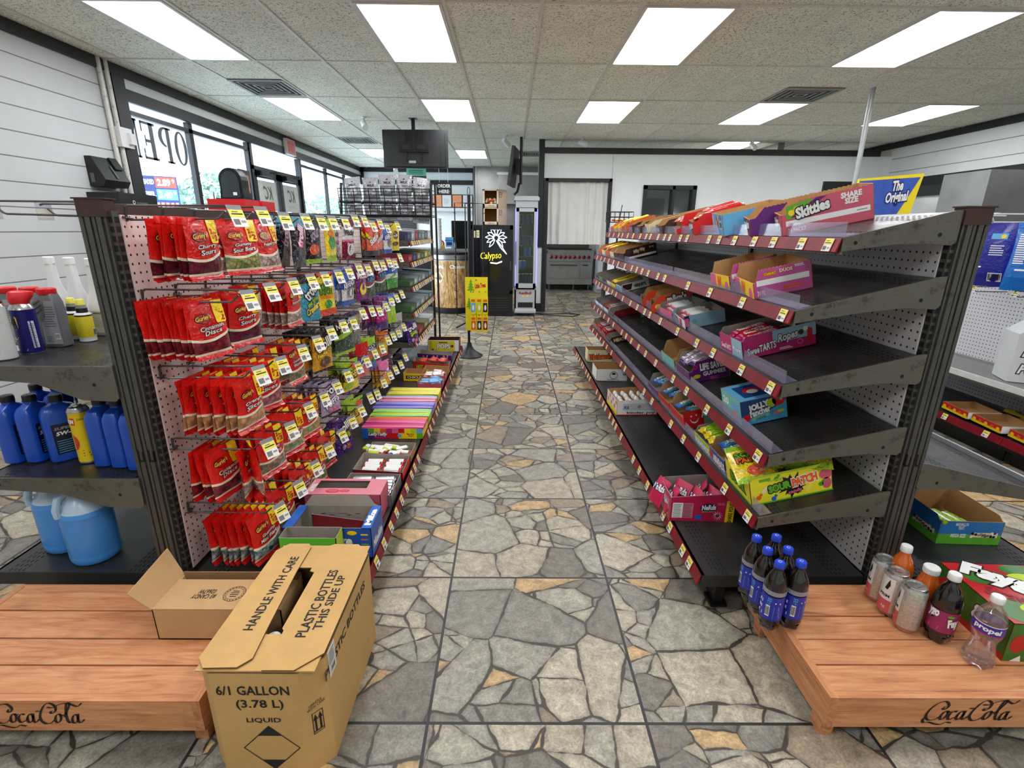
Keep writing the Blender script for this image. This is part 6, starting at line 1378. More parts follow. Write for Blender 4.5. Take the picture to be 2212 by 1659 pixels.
a.text('Faygo', FT, (.02, .135, .25, .235), WHITE, BLACK, .07, .2, .05, -.55, .0016); a.text('Strawberry', FT, (.02, .06, .22, .12), MAROON, None, .03, .2, rot=-.5, e=.0012)
a.text('go', FL, (.15, .05, .21, .10), WHITE, BLACK, .05, .1, .05, 0, .001); a.disc(FL, (.06, .06), .05, STR, .0006, 14, .04); a.rect(FL, (0, 0, D, .02), STR, .0005)
a.disc(FF, (.03, .06), .022, STR, .0006, 12, .03); a.disc(FF, (.13, .115), .05, LIMEP, .0006, 12, .01); a.text('Fay', FF, (.07, .006, .12, .026), WHITE, None, .05, .2, e=.0008); a.poly([FF.p(.02, .001, .001), FF.p(.05, .001, .001), FF.p(.045, .022, .001)], WHITE); a.obj('carton_body', t)
a = MB(); a.poly([(.065, .004, .03), (W-.01, .004, .03), (W-.01, .10, .01), (.065, .10, .01)], KIN); a.poly([(.065, .10, .005), (W, .10, .005), (W, .10, .12), (.065, .10, .12)], mat('dark_carton_inside', (40, 30, 24), .9)); a.obj('torn_opening', t)

# ------------------------------------------------------------------ car care goods on the left shelves
def rr_loft(a, secs, m, n=28, p=4.0):
    """rounded rectangular bottle: secs = (half width, half depth, z, x shift)"""
    rings = []
    for hw, hd, z, dx in secs:
        rings.append([(dx+hw*math.copysign(abs(math.cos(2*PI*j/n))**(2/p), math.cos(2*PI*j/n)), hd*math.copysign(abs(math.sin(2*PI*j/n))**(2/p), math.sin(2*PI*j/n)), z) for j in range(n)])
    return a.loft(rings, m)
S1, S2 = .8985, .5155
BLB = mat('blue_oil_bottle', (20, 74, 178), .32, var=.05, coat=.2); BLC = mat('black_cap_plastic', (26, 25, 27), .45)
def oil():
    t = thing('motor_oil_bottle', 'x', 'bottle', (0, 0, -9))
    a = MB(); rr_loft(a, [(.028, .050, 0, 0), (.031, .054, .004, 0), (.031, .054, .16, 0), (.030, .052, .178, 0), (.024, .042, .196, 0), (.017, .022, .205, 0), (.0155, .0155, .208, 0), (.0155, .0155, .216, 0)], BLB); a.obj('bottle_body', t)
    a = MB(); a.lathe([(.0185, .214), (.019, .216), (.019, .234), (.017, .237), (.001, .2375)], BLC, n=20, shape=lambda q, r, z: (r*(1+.03*math.cos(20*q))*math.cos(q), r*(1+.03*math.cos(20*q))*math.sin(q))); a.obj('cap', t)
    a = MB(); F = Frame((.0316, -.042, .03), (0, 1, 0), (0, 0, 1)); a.rect(F, (.004, .0, .08, .11), mat('oil_label_navy', (14, 22, 54), .35), .0004); a.text('SUPER', F, (.01, .088, .06, .098), GREYP, None, .03, .2); a.text('5W-30', F, (.012, .068, .074, .082), WHITE, None, .04, .2); a.lines(F, (.01, .006, .07, .055), 6, SKYP, .0008, .25); a.obj('label', t)
    return t
O0 = oil(); ol = [(-1.735, 1.645, 0, 'front row, far left'), (-1.668, 1.655, 0, 'front row, left'), (-1.578, 1.655, -.62, 'front row, turned to show its label'), (-1.408, 1.628, 0, 'front row, right of the yellow can'), (-1.341, 1.618, 0, 'front row, second from the post'), (-1.272, 1.60, 0, 'front row, against the post'),
      (-1.76, 1.78, 0, 'back row, far left'), (-1.686, 1.785, 0, 'back row, second from the left'), (-1.45, 1.765, 0, 'back row, behind the yellow can'), (-1.36, 1.76, 0, 'back row, right'), (-1.29, 1.75, 0, 'back row, against the post')]
for i, (x, y, rz, w) in enumerate(ol):
    lb = 'blue motor oil bottle on left lower shelf, '+w
    if i == 0: O0.location = (x, y, S2); O0['label'] = lb; O0['group'] = 'blue motor oil bottles'
    else: dup(O0, None, (x, y, S2), (0, 0, rz), lb, 'blue motor oil bottles')
DKB = mat('dark_blue_jug', (16, 22, 66), .3, coat=.2)
for x, y, w in ((-1.60, 1.90, 'left'), (-1.50, 1.93, 'right')):
    t = thing('oil_jug', 'round shouldered dark blue oil jug at the back of the lower left shelf, '+w, 'jug', (x, y, S2), group='dark blue jugs')
    a = MB(); a.lathe([(.045, 0), (.048, .006), (.048, .19), (.044, .235), (.030, .262), (.020, .272), (.02, .28)], DKB, n=22); a.obj('jug_body', t); a = MB(); a.lathe([(.021, .278), (.021, .3), (.018, .303)], BLC, n=18); a.obj('cap', t)
# yellow aerosol can
t = thing('aerosol_can', 'yellow lighter fuel can with silver top among the blue oil bottles', 'can', (-1.487, 1.628, S2), (0, 0, .35)); YC = mat('yellow_can', (236, 206, 26), .3, .2, var=.04)
a = MB(); a.lathe([(.029, 0), (.031, .003), (.031, .008), (.0305, .01), (.0305, .185), (.032, .188), (.032, .192), (.026, .204), (.018, .208)], [ALUM, ALUM, YC, YC, YC, ALUM, ALUM, ALUM], n=26); a.obj('can_body', t)
a = MB(); a.lathe([(.015, .206), (.015, .212), (.004, .213), (.004, .226), (.0015, .227), (.0015, .240)], ALUM, n=16); a.obj('nozzle', t)
F = cyl_frame(.0308, 0, -PI/2-.3, 0); a = MB(); a.rect(F, (-.028, .145, -.008, .17), REDP); a.rect(F, (-.008, .145, .004, .17), REDP); a.text('RON', F, (-.024, .15, .002, .166), WHITE, None, .05, .1, e=.001); a.disc(F, (-.016, .08), .02, OMM, .0006, 14, .028); a.text('FLAMMABLE', F, (.012, .162, .04, .168), BLACK, None, 0, e=.0008); a.lines(F, (.008, .03, .034, .06), 3, BLACK, .0006, .25); a.obj('printed_label', t)
# top shelf
def jar(name, label, x, y, prof, ms, n=24, cat='bottle', group=None): 
    t = thing(name, label, cat, (x, y, S1), group=group); return t
t = thing('spray_can', 'white aerosol can with grey printed panel cut off by the left edge', 'can', (-1.638, 1.585, S1))
a = MB(); a.lathe([(.033, 0), (.034, .003), (.034, .165), (.035, .168), (.030, .178), (.02, .182)], [ALUM, mat('white_can', (228, 228, 228), .3), mat('white_can', (228, 228, 228)), ALUM, ALUM], n=26); a.lines(cyl_frame(.0342, 0, -PI/2, 0), (-.045, .02, .045, .15), 24, GREYP, .0004, .4); a.obj('can_body', t)
a = MB(); a.lathe([(.024, .178), (.024, .2), (.018, .225), (.012, .228)], mat('translucent_cap', (214, 204, 214), .3), n=20); a.lathe([(.030, .172), (.030, .184)], BLC, n=20); a.obj('cap', t)
t = thing('spray_can', 'blue and yellow lubricant can with red nozzle top on the upper left shelf', 'can', (-1.628, 1.675, S1), (0, 0, .45)); r = .033
CB = mat('deep_blue_can', (30, 26, 112), .3, .1, var=.04)
a = MB(); a.lathe([(r-.001, 0), (r, .003), (r, .145), (r+.001, .148), (.029, .160), (.022, .168)], [ALUM, CB, CB, ALUM, ALUM], n=28); F = cyl_frame(r+.0003, 0, -PI/2-.05, 0); a.poly([F.p(u, v, .0005) for u, v in ((-.04, .128), (-.012, .128), (-.008, .122), (-.008, .09), (-.02, .08), (-.04, .08))], YEL); a.text('40', F, (-.034, .096, -.014, .118), BLACK, None, .05, e=.001); a.rect(F, (.018, .02, .034, .11), mat('pale_label', (200, 200, 206), .4)); a.lines(F, (.019, .025, .032, .105), 14, NAVY, .0009, .3); a.lines(F, (-.03, .012, .01, .02), 2, WHITE); a.lines(F, (-.036, .05, -.014, .06), 2, WHITE); a.obj('can_body', t)
a = MB(); rr_loft(a, [(.024, .022, .165, 0), (.027, .024, .175, 0), (.034, .022, .192, .006), (.032, .018, .204, .008), (.018, .012, .208, .0)], REDP, 20, 2.6); a.obj('nozzle', t)
GRB = mat('pewter_bottle', (112, 114, 118), .38, .35, var=.06)
def stp():
    t = thing('oil_treatment_bottle', 'x', 'bottle', (0, 0, -9))
    a = MB(); rr_loft(a, [(.040, .026, 0, 0), (.043, .028, .004, 0), (.043, .028, .135, 0), (.041, .027, .158, .0), (.028, .022, .182, .006), (.0255, .021, .188, .006)], GRB, 30, 4); 
    for k in range(3): a.prism([(-.036, -.0286, .115+.016*k), (-.006, -.0286, .132+.016*k), (-.006, -.0286, .137+.016*k), (-.036, -.0286, .120+.016*k)], (0, -.003, 0), GRB)
    a.obj('bottle_body', t)
    a = MB(); a.lathe([(.0265, .186), (.0275, .188), (.0275, .203), (.025, .206), (.001, .207)], REDP, c=(.006, 0, 0), n=26, shape=lambda q, r, z: (r*(1+.02*math.cos(26*q))*math.cos(q), r*(1+.02*math.cos(26*q))*math.sin(q))); a.obj('cap', t)
    F = Frame((-.043, -.0288, 0), (1, 0, 0), (0, 0, 1)); a = MB(); a.poly([F.p(u, v, .0004) for u, v in ((.026, .012), (.082, .012), (.082, .165), (.050, .165), (.046, .11), (.028, .085))], mat('grey_label', (150, 152, 154), .4)); a.lines(F, (.036, .075, .078, .15), 9, GRB, .0008, .35); a.barcode(F, (.062, .03, .078, .05), .0008, 6); a.lines(F, (.034, .02, .058, .045), 4, GRB, .0008, .35); a.obj('label', t); return t
T0 = stp()
for i, (x, y, w) in enumerate(((-1.628, 1.775, 'front'), (-1.71, 1.80, 'middle'), (-1.79, 1.80, 'rear left'))):
    lb = 'pewter grey oil treatment bottle with red cap on the upper left shelf, %s one' % w
    if i == 0: T0.location = (x, y, S1); T0.rotation_euler = (0, 0, .12); T0['label'] = lb; T0['group'] = 'pewter bottles'
    else: dup(T0, None, (x, y, S1), (0, 0, .12), lb, 'pewter bottles')
YB_ = mat('yellow_bottle_label', (226, 208, 40), .4, var=.05)
def ybot():
    t = thing('additive_bottle', 'x', 'bottle', (0, 0, -9)); r = .0265
    a = MB(); a.lathe([(r-.002, 0), (r, .003), (r, .016), (r+.0004, .017), (r+.0004, .092), (r, .094), (r, .1), (.022, .106), (.016, .108)], [CAPW, CAPW, CAPW, YB_, YB_, mat('dark_band', (40, 34, 26), .4), CAPW, CAPW], n=26); F = cyl_frame(r+.0005, 0, -PI/2, 0); a.lines(F, (-.028, .025, .022, .088), 11, mat('olive_print', (110, 96, 20), .5), .0005, .35); a.barcode(F, (.024, .02, .036, .05), .0006, 4); a.obj('bottle_body', t)
    a = MB(); a.lathe([(.018, .106), (.0175, .124)], BLC, n=22); a.lathe([(.0165, .124), (.0155, .136)], GREYP, n=22); a.lathe([(.0155, .136), (.0125, .154), (.011, .156)], mat('pale_yellow_cap', (236, 226, 90), .4), n=22); a.obj('cap', t); return t
Y0 = ybot()
for i, (x, y, w) in enumerate(((-1.588, 1.862, 'right'), (-1.655, 1.90, 'left'))):
    lb = 'small yellow additive bottle with black and yellow cap, %s of the two' % w
    if i == 0: Y0.location = (x, y, S1); Y0.rotation_euler = (0, 0, .6); Y0['label'] = lb; Y0['group'] = 'yellow additive bottles'
    else: dup(Y0, None, (x, y, S1), (0, 0, .7), lb, 'yellow additive bottles')
def tall():
    t = thing('fuel_treatment_bottle', 'x', 'bottle', (0, 0, -9)); MW = mat('milky_white_plastic', (222, 222, 222), .35, var=.03)
    a = MB(); rr_loft(a, [(.040, .026, 0, 0), (.042, .028, .004, 0), (.042, .028, .105, 0), (.038, .025, .135, 0), (.026, .020, .165, 0), (.0185, .0175, .19, 0), (.0155, .0155, .262, 0), (.0155, .0155, .270, 0)], MW, 30, 3.4); a.obj('bottle_body', t)
    a = MB(); a.lathe([(.0185, .27), (.0185, .294), (.016, .297), (.001, .2975)], CAPW, n=22); a.obj('cap', t)
    F = Frame((-.042, -.0288, 0), (1, 0, 0), (0, 0, 1)); a = MB(); a.rect(F, (.008, .012, .076, .098), mat('grey_text_panel', (196, 196, 192), .4), .0003); a.lines(F, (.012, .035, .072, .09), 9, GREYP, .0007, .4); a.rect(F, (.03, .086, .06, .092), mat('olive_print', (110, 96, 20)), .0008); a.barcode(F, (.014, .016, .034, .032), .0008, 6); a.obj('label', t); return t
W0 = tall()
for i, (x, y, w) in enumerate(((-1.615, 1.985, 'right'), (-1.735, 2.03, 'middle'), (-1.84, 2.06, 'left'))):
    lb = 'tall white long-necked fuel treatment bottle at the back of the upper left shelf, %s one' % w
    if i == 0: W0.location = (x, y, S1); W0['label'] = lb; W0['group'] = 'white long necked bottles'
    else: dup(W0, None, (x, y, S1), (0, 0, .1), lb, 'white long necked bottles')
t = thing('spray_bottle', 'white bottle with black trigger head behind the end post on the upper left shelf', 'bottle', (-1.50, 2.06, S1)); a = MB(); rr_loft(a, [(.035, .025, 0, 0), (.036, .026, .1, 0), (.03, .02, .15, 0), (.014, .014, .19, 0)], CAPW, 22); a.obj('bottle_body', t); a = MB(); a.box((-.05, -.01, .22), (.03, .01, .25), BLC); a.box((-.012, -.012, .19), (.012, .012, .23), BLC); a.obj('trigger_head', t)
# washer fluid jugs on the deck
FLU = None
def jugmat():
    g = NT('blue_washer_fluid'); o = g.obj(); sep = g.n('SeparateXYZ', {0: o}); top = g.math('GREATER_THAN', (sep, 2), .205)
    nz = g.noise(o, 5.0, 3.0); c = g.mix(top, lin((70, 146, 222)), lin((186, 210, 230))); c = g.mix(1.0, c, g.n('MapRange', {0: nz, 1: .3, 2: .7, 3: .92, 4: 1.06}), 'MULTIPLY')
    g.put(g.b.inputs['Base Color'], c); g.set(Roughness=.3, Subsurface_Weight=.25, Subsurface_Radius=(.02, .03, .05), Coat_Weight=.2); return g.m
FLU = jugmat(); HND = mat('pale_blue_handle', (168, 200, 224), .35, var=.06)
def jug():
    t = thing('washer_fluid_jug', 'x', 'jug', (0, 0, -9))
    a = MB(); a.lathe([(.062, .0), (.070, .004), (.075, .014), (.077, .03), (.076, .034), (.0765, .038), (.077, .17), (.076, .185), (.077, .188), (.072, .205), (.055, .235), (.038, .255), (.024, .268), (.019, .276), (.019, .29)], FLU, n=36); a.obj('jug_body', t)
    a = MB(); a.tube([(.0, -.076, .195), (.0, -.078, .225), (.0, -.066, .262), (.0, -.035, .276), (0, -.015, .272)], .012, HND, 10); a.obj('handle', t)
    a = MB(); a.lathe([(.021, .286), (.021, .304), (.018, .306)], CAPW, n=20); a.obj('cap', t); return t
J0 = jug()
for i, (x, y, rz, w) in enumerate(((-1.515, 1.588, -.55, 'front right'), (-1.668, 1.655, -.9, 'rear left'))):
    lb = 'clear jug of blue washer fluid on the left base deck, %s one' % w
    if i == 0: J0.location = (x, y, .1512); J0.rotation_euler = (0, 0, rz); J0['label'] = lb; J0['group'] = 'washer fluid jugs'
    else: dup(J0, None, (x, y, .1512), (0, 0, rz), lb, 'washer fluid jugs')
# ------------------------------------------------------------------ fixtures at the back of the shop
DKP = mat('black_plastic', (15, 15, 17), .45, var=.08); GRP_ = mat('grey_plastic', (92, 92, 94), .5); PALE = mat('fridge_silver', (186, 188, 194), .35, .4, var=.04)
# television hung from the ceiling, seen from behind
t = thing('television', 'black television hung from the ceiling, seen from behind above the left gondola', 'television', (-1.24, 7.15, 0), (0, 0, -.03))
a = MB(); a.box((-.425, .0, 2.085), (.425, .03, 2.545), DKP); a.box((-.39, -.022, 2.10), (.39, .0, 2.50), DKP); a.box((-.33, -.045, 2.10), (.33, -.022, 2.36), DKP); a.box((-.15, -.05, 2.13), (.13, -.045, 2.20), BLACK); a.rect(Frame((-.08, -.05, 2.14), (1, 0, 0), (0, 0, 1)), (0, 0, .09, .03), GREYP, .001); a.obj('housing', t)
a = MB(); a.box((-.41, .03, 2.10), (.41, .032, 2.53), mat('screen_black', (8, 8, 10), .1)); a.obj('screen', t)
a = MB(); a.box((-.02, -.09, 2.28), (.02, -.055, ZC), METAL_DK); a.box((-.05, -.12, ZC-.006), (.05, -.02, ZC), METAL_DK); a.obj('ceiling_pole', t)
a = MB()
for x in (-.11, .09): a.box((x-.008, -.06, 2.16), (x+.012, -.05, 2.52), METAL_DK); a.box((x-.085, -.075, 2.29), (x+.085, -.05, 2.37), METAL_DK); a.box((x-.05, -.078, 2.31), (x+.05, -.074, 2.35), BLACK)
a.box((-.2, -.08, 2.27), (.19, -.06, 2.285), METAL_DK); a.obj('mount', t)
# second television edge on
t = thing('television', 'black television seen edge on beside the black post above the fridges', 'television', (.06, 7.95, 0), (0, 0, 1.42))
a = MB(); M = Matrix.Rotation(.16, 4, 'X'); 
a = MB(); a.box((-.28, -.012, -.26), (.28, .03, .26), DKP); a.box((-.26, .03, -.24), (.26, .032, .24), mat('screen_black', (8, 8, 10), .1)); o = a.obj('housing', t, (0, 0, 2.19), (.13, 0, 0))
a = MB(); a.tube([(.0, -.10, 1.96), (.0, -.10, 2.3), (0, -.10, ZC-.06)], .02, METAL_DK, 8); a.box((-.1, -.09, 2.1), (.1, -.03, 2.3), METAL_DK); a.tube([(0, -.08, 1.98), (0, -.05, 1.86), (0, .0, 1.82)], .018, METAL_DK, 8); a.obj('mount', t)
# security cameras
def camera_(loc, rz, rx, label):
    t = thing('security_camera', label, 'security camera', loc)
    a = MB(); a.lathe([(.035, 0), (.035, -.012), (.014, -.02), (.014, -.05)], CAPW, n=16); a.obj('mount', t)
    b = MB(); b.lathe([(.024, -.06), (.034, -.05), (.036, .06), (.038, .085), (.031, .085)], CAPW, n=18); b.obj('camera_body', t, (0, 0, -.085), (rx, 0, rz)); 
    b = MB(); b.lathe([(.031, .08), (.028, .084), (.001, .084)], BLACK, n=18); b.obj('lens', t, (0, 0, -.085), (rx, 0, rz))
camera_((-1.85, 7.0, ZC), .5, 2.2, 'white bullet security camera under the ceiling left of the television'); camera_((-.07, 8.2, ZC), -.7, -2.1, 'white bullet security camera under the ceiling right of the television')
camera_((1.08, 8.25, ZC), -2.4, -1.9, 'white bullet security camera above the curtained doorway'); camera_((3.68, 8.3, ZC), .2, 2.2, 'white bullet security camera before the ceiling light over the partition'); camera_((-1.82, 8.6, 2.30), .2, 2.0, 'small white camera by the teal poster')
# black drinks fridge with lit sign
t = thing('drinks_fridge', 'black glass-door drinks fridge with white palm and yellow lettering', 'fridge', (-.27, 7.9, 0)); FBK = mat('fridge_black', (14, 14, 16), .3, var=.08)
a = MB(); w = .325
a.box((-w, .05, .05), (w, .65, 1.385), FBK); a.box((-w, .03, .0), (w, .06, .36), FBK)
for k in range(6): a.box((-w+.06, .022, .09+k*.038), (w-.06, .034, .105+k*.038), mat('grille_black', (32, 32, 34), .4))
a.obj('cabinet', t)
a = MB(); a.box((-w, 0, .36), (-w+.05, .04, 1.38), FBK); a.box((w-.05, 0, .36), (w, .04, 1.38), FBK); a.box((-w, 0, 1.32), (w, .04, 1.38), FBK); a.box((-w, 0, .36), (w, .04, .41), FBK); a.box((w-.045, -.02, .72), (w-.03, 0, .86), CHROME); dr = a.obj('door', t)
a = MB(); a.box((-w+.05, .018, .41), (w-.05, .022, 1.32), mat('dark_fridge_glass', (16, 18, 26), .08, var=.3, vs=2)); a.obj('glass', dr)
LW = emis('sign_white', (236, 240, 255), 1.6); LY = emis('sign_yellow', (250, 236, 40), 1.3)
F = Frame((-w, .0178, 0), (1, 0, 0), (0, 0, 1)); a = MB()
pc = (.39, 1.20)
for k in range(11):
    an = PI*(-.28+k*1.56/10); L = .155 if k % 2 else .165; d = (math.cos(an), math.sin(an)); n_ = (-d[1], d[0])
    for s in (-1, 1):
        P = spline([(pc[0]+d[0]*L*.2, pc[1]+d[1]*L*.2), (pc[0]+d[0]*L*.6+n_[0]*.022*s, pc[1]+d[1]*L*.6+n_[1]*.022*s), (pc[0]+d[0]*L, pc[1]+d[1]*L-.01)], 4)
        a.tube([F.p(u, v, .004) for u, v in P], .0048, LW, 5)
a.tube([F.p(u, v, .004) for u, v in ((pc[0]+.02, pc[1]-.04), (pc[0]+.10, pc[1]-.15), (pc[0]+.16, pc[1]-.24))], .006, LW, 5); a.tube([F.p(u, v, .004) for u, v in ((pc[0]+.0, pc[1]-.04), (pc[0]+.07, pc[1]-.15), (pc[0]+.15, pc[1]-.23))], .005, LW, 5)
a.tube([F.p(u, v, .004) for u, v in ((.30, .83), (.40, .82), (.48, .85))], .011, LW, 6); a.obj('palm_sign', t)
a = MB(); a.text('Calypso', F, (.15, .86, .47, .99), LY, None, -.005, .15, rot=.05, e=.004); a.obj('name_sign', t)
a = MB(); a.rect(F, (.05, 1.20, .075, 1.30), CREAM, .002); a.rect(F, (.09, 1.20, .135, 1.31), CREAM, .002); a.lines(F, (.095, 1.22, .13, 1.29), 3, LEAF, .003); a.obj('sticker', t)
# two corrugated display boxes on top of the fridge
for k, lb in ((0, 'pale display box with opening, lower one stacked on the black fridge'), (1, 'pale display box with wrapped goods showing, upper one stacked on the black fridge')):
    t = thing('display_box', lb, 'cardboard box', (-.245, 7.93, 1.388+k*.252)); BX = mat('pale_box_board', (216, 196, 170), .8); W, H, D = .325, .25, .42; x0 = -.165
    a = MB(); a.box((x0, 0, 0), (x0+W*.1, .004, H), BX); a.box((x0+W*.66, 0, 0), (x0+W*.72, .004, H), BX); a.box((x0, 0, 0), (x0+W*.72, .004, H*.18), BX); a.box((x0, 0, H*.93), (x0+W*.72, .004, H), BX)
    a.box((x0+W*.72, 0, 0), (x0+W*.722, D, H), mat('pale_box_side', (200, 178, 152), .8)); a.box((x0, 0, 0), (x0+.003, D, H), BX); a.box((x0, D, 0), (x0+W*.72, D+.003, H), CARD); a.box((x0, 0, 0), (x0+W*.72, D, .003), CARD); a.box((x0, 0, H-.003), (x0+W*.72, D, H), BX)
    a.poly([(x0+W*.722, .0, 0), (x0+W*1.12, .14, 0), (x0+W*1.12, .14, H), (x0+W*.722, 0, H)], mat('pale_box_side', (200, 178, 152))); F = Frame((x0+W*.722, 0, 0), (W*.4, .14, 0), (0, 0, 1)); a.rect(F, (.02, .14, .08, .21), MAROON, .001); a.rect(F, (.028, .148, .072, .202), BX, .0014); a.text('HUNT', F, (.032, .16, .068, .19), MAROON, None, .02, e=.002)
    a.text('WHITE CAKE', Frame((x0, 0, 0), (1, 0, 0), (0, 0, 1)), (W*.25, H*.05, W*.55, H*.11), BLACK, None, .02); a.obj('box_body', t)
    if k:
        a = MB(); r_ = random.Random(2)
        for j in range(14): x, y, z = x0+W*.16+r_.random()*W*.42, .05+r_.random()*.1, .06+r_.random()*.07; a.lathe([(.004, -.02), (.022, -.012), (.024, .008), (.006, .02)], [WHITE, CREAM, ORGP, WHITE][j % 4], c=(x, y, z), n=7)
        tag(a.obj('wrapped_pastry', None, (-.245, 7.93, 1.388+.252)), 'heap of wrapped pastries inside the upper display box', 'pastry', kind='stuff')
# slim silver can cooler
t = thing('can_cooler', 'slim silver can cooler with blue lit edges and glass door', 'fridge', (.255, 7.92, 0)); w = .168
a = MB(); a.box((-w, .04, .04), (-w+.02, .5, 1.74), PALE); a.box((w-.02, .04, .04), (w, .5, 1.74), PALE); a.box((-w, .48, .04), (w, .5, 1.74), PALE); a.box((-w, .04, .04), (w, .5, .42), PALE); a.prism([(-w-.02, .0, 1.74), (w+.02, 0, 1.74), (w+.02, 0, 1.78), (w-.0, 0, 1.80), (-w, 0, 1.80), (-w-.02, 0, 1.78)], (0, .5, 0), PALE); a.box((-w, .03, 1.64), (w, .5, 1.745), PALE)
a.prism([(-w, .04, .04), (-w, .0, .06), (-w, .0, .09), (-w, .04, .12)], (2*w, 0, 0), PALE); a.box((-w+.05, .033, .14), (w-.05, .042, .22), BLACK); a.obj('cabinet', t)
F = Frame((-w, .04, 0), (1, 0, 0), (0, 0, 1)); a = MB(); a.text('RedBull', F, (.07, .345, .262, .385), MAROON, None, .04, e=.002)
for s in (-1, 1): a.poly([F.p(.166+s*.008, .318, .002), F.p(.166+s*.045, .306, .002), F.p(.166+s*.05, .325, .002), F.p(.166+s*.03, .332, .002)], YEL)
a.obj('lettering', t)
a = MB()
for x0, x1, z0, z1 in ((-w+.012, -w+.055, .45, 1.63), (w-.055, w-.012, .45, 1.63), (-w+.012, w-.012, 1.58, 1.63), (-w+.012, w-.012, .45, .52)): a.box((x0, .0, z0), (x1, .035, z1), PALE)
a.box((-w+.0, -.02, .80), (-w+.012, .0, 1.15), GRP_); dr = a.obj('door', t)
a = MB(); a.box((-w+.055, .012, .52), (w-.055, .016, 1.58), clear('cooler_glass', (214, 226, 214), .12)); a.obj('glass', dr)
LB = emis('cooler_led_blue', (112, 108, 255), 2.4); a = MB(); a.box((-w-.002, .01, .48), (-w+.010, .03, 1.62), LB); a.box((w-.010, .01, .48), (w+.002, .03, 1.62), LB); a.obj('light_strip', t)
a = MB(); LI = emis('cooler_inner_led', (236, 255, 236), 5.0); a.box((-w+.022, .05, .55), (-w+.030, .06, 1.6), LI); a.box((w-.030, .05, .55), (w-.022, .06, 1.6), LI); a.obj('inner_light', t)
a = MB(); INN = mat('cooler_inside', (104, 118, 100), .5); a.box((-w+.02, .44, .42), (w-.02, .48, 1.72), INN)
for z in (.52, .72, .92, 1.08, 1.22, 1.40): a.box((-w+.022, .06, z), (w-.022, .44, z+.006), CHROME)
a.obj('inner_shelf', t)
TC = MB(); TC.lathe([(.022, 0), (.0255, .006), (.0255, .13), (.022, .137)], [ALUM, NAVY, ALUM], n=16); F = cyl_frame(.0257, .01, -PI/2, 0); TC.poly([F.p(u, v, .0006) for u, v in ((-.02, .02), (.02, .02), (.02, .06), (-.02, .06))], FOIL); TCM = TC.data('drink_can')
TB = MB(); TB.lathe([(.022, 0), (.0255, .006), (.0255, .13), (.022, .137)], [ALUM, RBL, ALUM], n=16); TBM = TB.data('drink_can')
for zi, (z, xs, me, w_) in enumerate(((1.406, (-.09, -.035, .02, .075), TCM, 'top shelf'), (1.226, (-.09,), TCM, 'second shelf'), (1.086, (-.09, -.035, .02, .075), TCM, 'third shelf'), (.926, (-.005, .05), TBM, 'fourth shelf'), (.726, (-.08, -.025), TBM, 'fifth shelf'), (.526, (-.09, -.035, .02, .075), TCM, 'bottom shelf'))):
    for x in xs: tag(put(me, 'drink_can', None, (.255+x, 8.02, z)), 'slim %s can on the %s of the silver can cooler' % ('blue' if me is TBM else 'silver and blue', w_), 'can', 'cans on the %s of the cooler' % w_)
# round wheat-printed bin
t = thing('display_barrel', 'round counter display wrapped in a wheat photograph with black base', 'display', (-.945, 8.42, 0)); 
def wheat():
    g = NT('wheat_print'); o = g.obj(); n1 = g.noise(g.n('VectorMath', {0: o, 1: (14, 14, 3.5)}, operation='MULTIPLY'), 1.0, 6.0, .7, 2.2)
    c = g.ramp(n1, [(.3, (92, 62, 34)), (.45, (162, 120, 70)), (.58, (206, 168, 110)), (.72, (232, 206, 160))]); g.put(g.b.inputs['Base Color'], c); g.set(Roughness=.35); return g.m
WHT_ = wheat(); r = .335
a = MB(); a.lathe([(r-.02, 0), (r-.01, .05), (r-.01, .09), (r, .10), (r, .84), (r-.005, .85), (r+.005, .86), (r+.005, .93), (r-.02, .94), (r-.02, .97)], [DKP, DKP, DKP, WHT_, STEEL, DKP, STEEL, DKP, DKP], n=40); a.obj('drum', t)
F = cyl_frame(r+.001, 0, -PI/2, 0); a = MB(); a.text('here.    Choose', F, (-.26, .72, .26, .78), WHITE, None, .04, e=.001)
a.disc(Frame((0, 0, 0), (1, 0, 0), (0, 0, 1)), (0, 0), .0001, WHITE); 
a.poly([F.p(-.20+.085*math.cos(q*PI/10), .58+.085*math.sin(q*PI/10), .001) for q in range(20)], CREAM); a.text('U.S.\nFARMED', F, (-.27, .55, -.13, .62), GRP_, None, .03, e=.002); a.obj('lettering', t)
# service counter and things on it
t = thing('service_counter', 'steel topped black service counter behind the wheat print display', 'counter', (-1.2, 8.9, 0)); a = MB(); a.box((-1.6, 0, 0), (.55, .6, .95), DKP); a.obj('cabinet', t); a = MB(); a.box((-1.62, -.12, .95), (.57, .62, 1.0), STEEL); a.obj('counter_top', t)
t = thing('register_monitor', 'black point of sale monitor on the service counter', 'monitor', (-.82, 9.1, 1.0), (0, 0, .5)); a = MB(); a.box((-.2, 0, .1), (.2, .03, .46), DKP); a.obj('screen', t); a = MB(); a.box((-.05, .03, 0), (.05, .07, .2), DKP); a.box((-.16, -.08, 0), (.16, .14, .10), DKP); a.obj('stand', t)
t = thing('cup_stack', 'tall stack of white foam cups on the service counter', 'cups', (-1.18, 8.75, 1.0)); a = MB()
P = [(.028, 0)]
for k in range(9): P += [(.038, .012+.055*k), (.044, .05+.055*k), (.036, .053+.055*k)]
a.lathe(P, CAPW, n=20); a.obj('cups', t)
t = thing('card_reader', 'blue card reader box on the service counter', 'box', (-1.02, 8.8, 1.03)); a = MB(); a.box((-.065, 0, 0), (.065, .1, .16), SKYP); a.box((-.075, -.005, .10), (.075, .1, .115), BLUEP); a.rect(Frame((-.065, 0, 0), (1, 0, 0), (0, 0, 1)), (.02, .03, .11, .08), NAVY, .001); a.obj('box_body', t)
